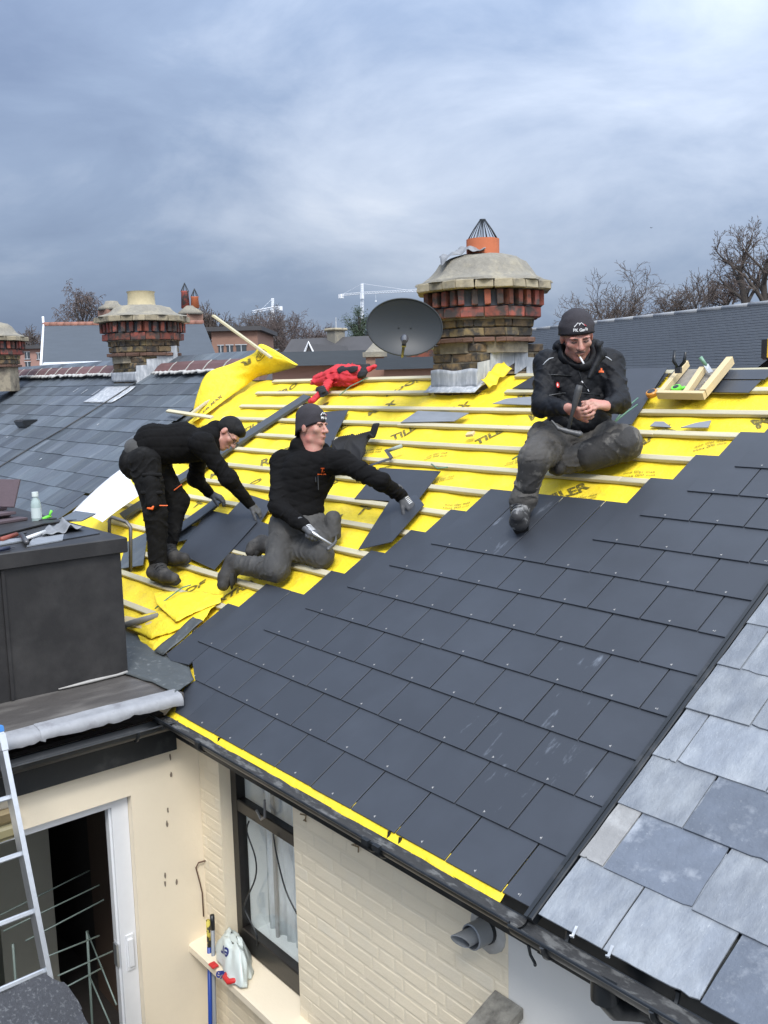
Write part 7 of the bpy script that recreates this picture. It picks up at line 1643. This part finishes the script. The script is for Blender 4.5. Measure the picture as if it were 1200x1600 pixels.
for w_, tip, nb_, sd in ((wr1, Vector((-2.802, 1.490, 0.844)), idir(0.5, -0.8, -0.4), 1), (wr2, Vector((-3.324, 1.508, 0.906)), idir(0.1, -0.9, -0.4), 1)):
    d_ = (tip - w_).normalized(); gl_ = add('glove', sdf_mesh(hand_prims(w_, d_, nb_, sd, (0.35, 0.5, 0.4), 1.0, 1.12) + chain([w_ - d_ * 0.03, w_ + d_ * 0.02], [0.036, 0.030]), 0.0055, 0.012), I4, p1, M_glove, smooth=True)
    add('cuff', sdf_mesh(chain([w_ - d_ * 0.02, w_ - d_ * 0.005], [0.037, 0.036]), 0.006, 0.01), I4, gl_, M_piping, smooth=True)

# ---- man kneeling in the middle
p2 = thing('person', 'man in charcoal beanie, black hoodie and grey gloves kneeling with a hammer, looking right', 'person', (-1.856, 1.065, 0.624))
pel = Vector((-1.982, 1.248, 0.926)); wai = Vector((-1.991, 1.272, 1.085)); che = Vector((-1.952, 1.326, 1.258)); sr = Vector((-2.139, 1.240, 1.312)); sl_ = Vector((-1.728, 1.452, 1.318)); nek = Vector((-1.943, 1.368, 1.391)); hd = Vector((-1.958, 1.369, 1.547))
F2 = frame(idir(0.86, 0.06, -0.50), idir(-0.12, -1, 0.0))
hp_, sb_, L2 = head_prims(hd, F2, 1.05)
elr, wrr = Vector((-1.963, 1.074, 1.034)), Vector((-1.705, 1.107, 0.928)); ell, wrl = Vector((-1.416, 1.519, 1.204)), Vector((-1.424, 1.704, 1.089))
hr, kr, ar = Vector((-2.017, 1.165, 0.887)), Vector((-1.862, 0.979, 0.636)), Vector((-2.233, 0.910, 0.629)); hl, kl, al = Vector((-1.916, 1.317, 0.880)), Vector((-1.650, 1.192, 0.728)), Vector((-2.161, 1.117, 0.743))
body = hp_ + chain([hd + F2 @ Vector((0, -0.025, -0.055)), nek, che], [0.058, 0.060, 0.09]) + chain([che, wai, pel], [0.10, 0.10, 0.11]) + chain([sr, elr, wrr], [0.05, 0.04, 0.028]) + chain([sl_, ell, wrl], [0.05, 0.04, 0.028]) + chain([hr, kr, ar], [0.07, 0.05, 0.035]) + chain([hl, kl, al], [0.07, 0.05, 0.035])
bo2 = add('body', sdf_mesh(body, 0.006, 0.025, None, sb_, 0.006), I4, p2, M_skin2, smooth=True)
face_parts(bo2, hd, F2, 1.05)
hat, Lh = beanie(p2, hd, F2, 1.05, 0.034, -0.060, 0.156, cuff=False, seed=2)
hat_logo(hat, Lh, 0.062, 'PK Gav', 0.0)
fr2 = idir(0.35, 0.1, -0.93)
tor = [('e', tuple(che + idir(0, 1, 0) * 0.03), (0.190, 0.120, 0.17), rows(frame(fr2, Vector((0, 0, 1)))), 0.06), ('e', tuple(wai), (0.168, 0.128, 0.17), rows(frame(fr2, Vector((0, 0, 1)))), 0.06), ('e', tuple(pel + Vector((0, 0, 0.05))), (0.178, 0.140, 0.10), rows(frame(fr2, Vector((0, 0, 1)))), 0.05)]
hoodp = tor + chain([sr, sl_], [0.078, 0.078], 0.06) + chain([sr, elr, wrr], [0.074, 0.057, 0.041]) + chain([sl_, ell, wrl], [0.073, 0.056, 0.041])
hoodp += chain([nek + idir(-0.9, 0.1, 0.3) * 0.10 + idir(0, -1, 0) * 0.035, nek + idir(-0.55, -0.45, 0.8) * 0.13, nek + idir(0.5, -0.1, 0.9) * 0.11], [0.062, 0.070, 0.052], 0.03) + chain([nek + idir(-1.0, -0.35, 0.2) * 0.125, nek + idir(-0.9, -0.1, 0.6) * 0.15], [0.048, 0.055], 0.03) + chain([nek + idir(-0.9, 0.1, 0.3) * 0.10, nek + idir(-0.2, 1.0, -0.9) * 0.085, nek + idir(0.9, 0.2, -0.1) * 0.10], [0.045, 0.030, 0.042], 0.03)
add('hoodie', sdf_mesh(hoodp, 0.0065, 0.035, (0.0179, 20.0, 8), [('e', tuple(nek + idir(0.05, -0.5, -0.4) * 0.09), (0.072, 0.072, 0.085), None)], 0.02), I4, p2, M_hood, smooth=True)
lg = Vector((-1.745, 1.310, 1.272)); fr = (sl_ - sr).normalized(); me = text_me('T.', 0.040, 0.001, 0.002)
nl_ = idir(0.30, 0.05, -0.95); upL = idir(0, -1, 0); ML2 = Matrix(((fr.x, upL.x, nl_.x, lg.x), (fr.y, upL.y, nl_.y, lg.y), (fr.z, upL.z, nl_.z, lg.z), (0, 0, 0, 1)))
ho2 = p2.children[-1]
bpy.context.view_layer.update()
add('emblem', stick(me, ML2, ho2), I4, ho2, M_orange)
add('emblem', stick(MB().grid(lambda a, b: (-0.042 + 0.046 * a, -0.030 + 0.007 * b, 0), 8, 1).me(), ML2, ho2), I4, ho2, M_orange); add('emblem', stick(MB().grid(lambda a, b: (0.012 + 0.026 * a, -0.030 + 0.007 * b, 0), 6, 1).me(), ML2, ho2), I4, ho2, M_orange)
for dx in (-0.006, 0.05):
    a_ = nek + idir(0.2 + dx * 3, 1, -0.9) * 0.13; add('drawstring', MB().tube([a_, a_ + idir(0.05, 1, -0.25) * 0.07, a_ + idir(0.05, 1, -0.2) * (0.13 + dx)], 0.0035, 5).me(), I4, p2, M_black)
trs = [('e', tuple(pel + Vector((0, 0, -0.02))), (0.185, 0.165, 0.13), rows(frame(fr2, Vector((0, 0, 1))))),] + chain([hr, kr], [0.108, 0.078]) + chain([kr, ar], [0.076, 0.058]) + chain([hl, kl], [0.108, 0.080]) + chain([kl, al], [0.075, 0.060]) + chain([Vector((-1.751, 1.370, 0.935)), Vector((-1.721, 1.354, 0.840))], [0.06, 0.045], 0.02)
add('trousers', sdf_mesh(trs, 0.0065, 0.035, (0.0171, 20.0, 15)), I4, p2, M_trs_grey, smooth=True)
boot(p2, ar, Vector((-2.298, 0.899, 0.648)), Vector((-2.269, 0.831, 0.546)), Vector((-2.250, 0.797, 0.501)), idir(-0.9, 0.1, 0.1), s=1.1, shaft=ar + idir(1, 0.1, 0) * 0.06)
boot(p2, al, Vector((-2.248, 1.111, 0.761)), Vector((-2.258, 1.058, 0.721)), Vector((-2.253, 1.028, 0.699)), idir(-0.9, -0.3, 0.2), s=1.05, shaft=al + idir(1, 0.1, 0) * 0.06)
d_ = (Vector((-1.569, 1.129, 0.857)) - wrr).normalized(); g1 = add('glove', sdf_mesh(hand_prims(wrr, d_, idir(0.5, -0.75, -0.5), -1, (1.0, 1.1, 0.8), 1.05, 1.15, 0.05, 0.5) + chain([wrr - d_ * 0.05, wrr + d_ * 0.01], [0.040, 0.032]), 0.0055, 0.012), I4, p2, M_glove, smooth=True)
bpy.context.view_layer.update()
def glove_print(g, w_, d_, nb_):
    nb_ = (Vector(nb_) - d_ * Vector(nb_).dot(d_)).normalized(); x_ = d_.cross(nb_); c_ = w_ + d_ * 0.05 + nb_ * 0.05
    M_ = Matrix(((x_.x, d_.x, nb_.x, c_.x), (x_.y, d_.y, nb_.y, c_.y), (x_.z, d_.z, nb_.z, c_.z), (0, 0, 0, 1))); m = MB()
    for i in range(5): m.grid(lambda a, b, i=i: (-0.022 + 0.044 * a, -0.024 + 0.011 * i + 0.006 * b, 0), 6, 1)
    add('print', stick(m.me(), M_, g, 0.002), I4, g, M_gloveprint)
glove_print(g1, wrr, d_, idir(0.5, -0.75, -0.5))
d2 = (Vector((-1.372, 1.736, 1.017)) - wrl).normalized(); g2 = add('glove', sdf_mesh(hand_prims(wrl, d2, idir(0.6, -0.5, -0.65), 1, (0.45, 0.5, 0.4), 1.1, 1.15, 0.08, 0.6) + chain([wrl - d2 * 0.05, wrl + d2 * 0.01], [0.042, 0.034]), 0.0055, 0.012), I4, p2, M_glove, smooth=True)
bpy.context.view_layer.update(); glove_print(g2, wrl, d2, idir(0.6, -0.5, -0.65))
hammer('slater\'s hammer with bright steel shank held by the kneeling man', (-1.666, 1.089, 0.917), (-1.497, 1.175, 0.818), idir(0.55, 0.6, -0.5), 1.0, claw=False, M=mat('bright_shank', (0.40, 0.41, 0.42), 0.35, metal=0.6))

# ---- man sitting on the battens, right
p3 = thing('person', 'man in grey beanie and dark padded work jacket sitting with a cigarette and hammer', 'person', (-0.501, 2.362, 1.384))
S3 = 1.12
pel = Vector((-0.459, 2.328, 1.504)); wai = Vector((-0.429, 2.301, 1.640)); che = Vector((-0.433, 2.310, 1.843)); sr = Vector((-0.550, 2.155, 1.924)); sl_ = Vector((-0.298, 2.428, 1.923)); nek = Vector((-0.423, 2.291, 1.989)); hd = Vector((-0.378, 2.209, 2.086))
F3 = frame(idir(0.03, 0.52, -0.85), idir(-0.10, -0.85, -0.52))
hp_, sb_, L3 = head_prims(hd, F3, S3)
elr, wrr = Vector((-0.458, 1.990, 1.682)), Vector((-0.232, 1.943, 1.671)); ell, wrl = Vector((-0.145, 2.307, 1.696)), Vector((-0.088, 2.120, 1.680))
hr, kr, ar = Vector((-0.533, 2.202, 1.477)), Vector((-0.336, 1.786, 1.389)), Vector((-0.422, 1.760, 1.097)); hl, kl, al = Vector((-0.380, 2.385, 1.471)), Vector((-0.103, 2.304, 1.455)), Vector((-0.375, 2.109, 1.341))
hL = hand_prims(wrl, (Vector((-0.112, 1.999, 1.699)) - wrl), idir(0.1, -0.75, -0.6), 1, (0.45, 0.7, 0.5), 1.05, 1.05, 0.08, 0.55)
hRr = hand_prims(wrr, (Vector((-0.123, 1.956, 1.635)) - wrr), idir(-0.2, 0.7, -0.6), 1, (0.35, 0.5, 0.4), 1.05, 1.05, 0.08, 0.8)
body = hp_ + chain([hd + F3 @ Vector((0, -0.03, -0.05)) * S3, nek, che], [0.06, 0.065, 0.10]) + chain([che, wai, pel], [0.11, 0.11, 0.12]) + chain([sr, elr, wrr], [0.055, 0.045, 0.031]) + chain([sl_, ell, wrl], [0.055, 0.045, 0.031]) + chain([hr, kr, ar], [0.075, 0.055, 0.04]) + chain([hl, kl, al], [0.075, 0.055, 0.04]) + hL + hRr
bo3 = add('body', sdf_mesh(body, 0.0055, 0.025, None, sb_, 0.006), I4, p3, M_skin2, smooth=True)
face_parts(bo3, hd, F3, S3, closed=True)
add('moustache', MB().tube([L3(-0.026, 0.092, -0.052), L3(-0.009, 0.1045, -0.046), L3(0.009, 0.1045, -0.046), L3(0.026, 0.092, -0.052)], [0.003, 0.0055, 0.0055, 0.003], 6).me(), I4, bo3, mat('grey_brown_hair', (0.14, 0.095, 0.075), 0.8), smooth=True)
hat, Lh = beanie(p3, hd, F3, S3, 0.046, -0.02, 0.150, cuff=True, seed=5, rx=0.088, ry=0.106)
hat_logo(hat, Lh, 0.074, 'PK Gav\'s', 0.0)
cg = thing('cigarette', 'lit cigarette hanging from the sitting man\'s lips', 'cigarette', L3(0.008, 0.104, -0.06))
cA = Vector(L3(0.010, 0.098, -0.060)); cB = cA + idir(0.30, 0.80, -0.45) * 0.075; add('paper', MB().tube([cA.lerp(cB, 0.28), cB], 0.0055, 8).me(), I4, cg, M_thread, smooth=True); add('filter', MB().tube([cA, cA.lerp(cB, 0.28)], 0.0056, 8).me(), I4, cg, mat('cork_filter', (0.55, 0.30, 0.12), 0.7), smooth=True)
fr3 = idir(0.0, 0.15, -0.98); RM = rows(frame(fr3, Vector((0, 0, 1))))
tor = [('e', tuple(che + Vector((0, 0, -0.02))), (0.205, 0.140, 0.19), RM, 0.06), ('e', tuple(wai + Vector((0, 0, 0.03))), (0.195, 0.155, 0.16), RM, 0.06), ('e', tuple(wai + Vector((0, 0, -0.07))), (0.200, 0.160, 0.09), RM, 0.05)]
jac = tor + chain([sr, sl_], [0.088, 0.088], 0.06) + chain([sr, elr, wrr + (elr - wrr) * 0.12], [0.078, 0.061, 0.044]) + chain([sl_, ell, wrl + (ell - wrl) * 0.12], [0.078, 0.061, 0.044])
jk = add('jacket', sdf_mesh(jac, 0.0065, 0.04, (0.0201, 20.0, 21)), I4, p3, M_vest, smooth=True)
# tall collar and hood standing round the neck
col = chain([nek + idir(-0.75, -0.25, 0.35) * 0.11, nek + idir(-0.85, 0.35, -0.6) * 0.115, nek + idir(-0.10, 0.85, -0.9) * 0.135], [0.050, 0.042, 0.032], 0.02) + chain([nek + idir(0.75, -0.3, 0.35) * 0.11, nek + idir(0.95, 0.30, -0.6) * 0.115, nek + idir(0.20, 0.85, -0.9) * 0.135], [0.050, 0.046, 0.032], 0.02)
col += chain([nek + idir(-0.75, -0.35, 0.4) * 0.12, nek + idir(0, -0.5, 0.9) * 0.12, nek + idir(0.75, -0.35, 0.4) * 0.12], [0.052, 0.058, 0.052], 0.02)
col += chain([hd + F3 @ Vector((-0.098, -0.03, -0.055)) * S3, nek + idir(-0.9, 0.2, -0.5) * 0.12], [0.022, 0.04], 0.02) + chain([hd + F3 @ Vector((0.098, -0.03, -0.055)) * S3, nek + idir(0.95, 0.2, -0.5) * 0.12], [0.022, 0.045], 0.02)
add('hood', sdf_mesh(col, 0.007, 0.02, (0.008, 16.0, 4), [('e', tuple(hd + F3 @ Vector((0, 0.02, -0.03)) * S3), (0.092, 0.092, 0.13), None)], 0.012), I4, p3, M_vest, smooth=True)
lap = chain([Vector((-0.229, 2.236, 1.968)), Vector((-0.229, 2.217, 2.027)), Vector((-0.227, 2.256, 2.046))], [0.020, 0.018, 0.010], 0.01) + chain([Vector((-0.229, 2.236, 1.968)), Vector((-0.232, 2.140, 1.842))], [0.022, 0.012], 0.01); add('collar', sdf_mesh(lap, 0.006, 0.012, (0.004, 20, 2)), I4, p3, M_vest, smooth=True)
bpy.context.view_layer.update()
Mc = lambda p: Matrix(((IR.x, -ID.x, -IF.x, p[0]), (IR.y, -ID.y, -IF.y, p[1]), (IR.z, -ID.z, -IF.z, p[2]), (0, 0, 0, 1)))
def garment_line(pts, r, M, name, tgt, par):
    out = []
    for p in pts:
        m_ = bpy.data.meshes.new('p'); m_.from_pydata([(0, 0, 0)], [], []); stick(m_, Mc(p), tgt, r * 0.4); out.append(m_.vertices[0].co.copy()); bpy.data.meshes.remove(m_)
    return add(name, MB().tube(out, r, 5).me(), I4, par, M, smooth=True)
garment_line([(-0.428, 1.988, 1.938), (-0.420, 2.002, 1.956), (-0.408, 2.022, 1.974), (-0.391, 2.043, 1.981)], 0.0035, M_piping, 'piping', jk, jk); garment_line([(-0.228, 2.241, 1.986), (-0.209, 2.264, 1.986), (-0.186, 2.289, 1.970), (-0.169, 2.304, 1.951)], 0.0035, M_piping, 'piping', jk, jk)
garment_line([(-0.228, 2.075, 1.954), (-0.211, 2.083, 1.898), (-0.194, 2.091, 1.843), (-0.177, 2.105, 1.813), (-0.163, 2.116, 1.783)], 0.004, M_black, 'zip', jk, jk); garment_line([(-0.197, 2.089, 1.850), (-0.191, 2.093, 1.835)], 0.005, M_thread, 'zip_pull', jk, jk); garment_line([(-0.169, 2.112, 1.798), (-0.163, 2.116, 1.783)], 0.004, M_thread, 'zip_pull', jk, jk)
garment_line([(-0.329, 1.939, 1.888), (-0.281, 1.996, 1.890), (-0.238, 2.047, 1.881)], 0.004, M_black, 'pocket_seam', jk, jk); garment_line([(-0.323, 1.916, 1.756), (-0.259, 1.999, 1.783), (-0.176, 2.098, 1.776), (-0.115, 2.168, 1.759)], 0.005, M_black, 'seam', jk, jk)
em = MB(); em.grid(lambda a, b: (-0.018 + 0.03 * a, -0.012 + 0.012 * b + 0.010 * a * (1 - a), 0), 6, 3); em.grid(lambda a, b: (-0.006 + 0.010 * a, 0.0 + 0.016 * b, 0), 3, 4); add('emblem', stick(em.me(), Mc((-0.202, 2.251, 1.892)), jk), I4, jk, M_orange)
rd = MB(); rd.prism([(0.012 * math.cos(q), 0.018 * math.sin(q)) for q in [i * math.pi / 5 for i in range(10)]], 0, 0.001); add('tag', stick(rd.me(), Mc((-0.361, 2.042, 1.816)), jk, 0.005), I4, jk, mat('red_tag', (0.62, 0.04, 0.03), 0.5))
rd = MB(); rd.prism([(0.005 * math.cos(q), 0.010 * math.sin(q)) for q in [i * math.pi / 5 for i in range(10)]], 0, 0.001); add('tag', stick(rd.me(), Mc((-0.362, 2.041, 1.816)), jk, 0.009), I4, jk, M_thread)
trs = [('e', tuple(pel + Vector((0, 0, -0.01))), (0.195, 0.17, 0.125), RM)] + chain([hr, kr], [0.125, 0.090]) + chain([kr, ar + (kr - ar) * 0.12], [0.084, 0.068]) + chain([hl, kl], [0.130, 0.104]) + chain([kl, al], [0.096, 0.076]) + chain([Vector((-0.532, 2.022, 1.518)), Vector((-0.492, 1.925, 1.433))], [0.05, 0.028], 0.02) + chain([ar + (kr - ar) * 0.2, ar + (kr - ar) * 0.02], [0.074, 0.062], 0.02)
tr3 = add('trousers', sdf_mesh(trs, 0.0065, 0.035, (0.0201, 20.0, 31)), I4, p3, M_trs_dusty, smooth=True)
add('knee_panel', sdf_mesh(chain([kr + (ar - kr) * 0.10 + idir(-.1, .2, -1) * 0.022, kr + (ar - kr) * 0.52 + idir(-.1, .2, -1) * 0.018], [0.080, 0.066]), 0.008, 0.02, (0.012, 16, 9)), I4, p3, M_knee, smooth=True)
add('knee_panel', sdf_mesh(chain([kl + idir(-0.3, 0.5, -1) * 0.02, kl + (al - kl) * 0.6 + idir(0, 0.5, -1) * 0.018], [0.106, 0.090]), 0.008, 0.02, (0.010, 16, 11)), I4, p3, M_knee, smooth=True)
hb = sdf_mesh(chain([Vector((-0.385, 1.786, 1.365)), Vector((-0.427, 1.772, 1.322))], [0.03, 0.022]) + chain([Vector((-0.524, 2.037, 1.541)), Vector((-0.479, 1.904, 1.412))], [0.045, 0.030]), 0.007, 0.01, (0.006, 20, 3)); add('holster_pocket', hb, I4, p3, M_trs_dusty, smooth=True)
boot(p3, ar, Vector((-0.385, 1.719, 1.000)), Vector((-0.315, 1.624, 1.044)), Vector((-0.288, 1.585, 1.081)), idir(-0.05, -0.75, 0.65), M_trainer, 1.08, shaft=ar + (kr - ar) * 0.12)
boot(p3, al, Vector((-0.440, 2.092, 1.331)), Vector((-0.376, 2.039, 1.315)), Vector((-0.344, 2.012, 1.308)), idir(0.2, -0.9, 0.2), M_boot, 1.0)
hammer('claw hammer with long dark handle hanging across the sitting man\'s hand', (-0.134, 1.933, 1.802), (-0.179, 1.884, 1.543), idir(0.9, 0.25, -0.2), 1.35)
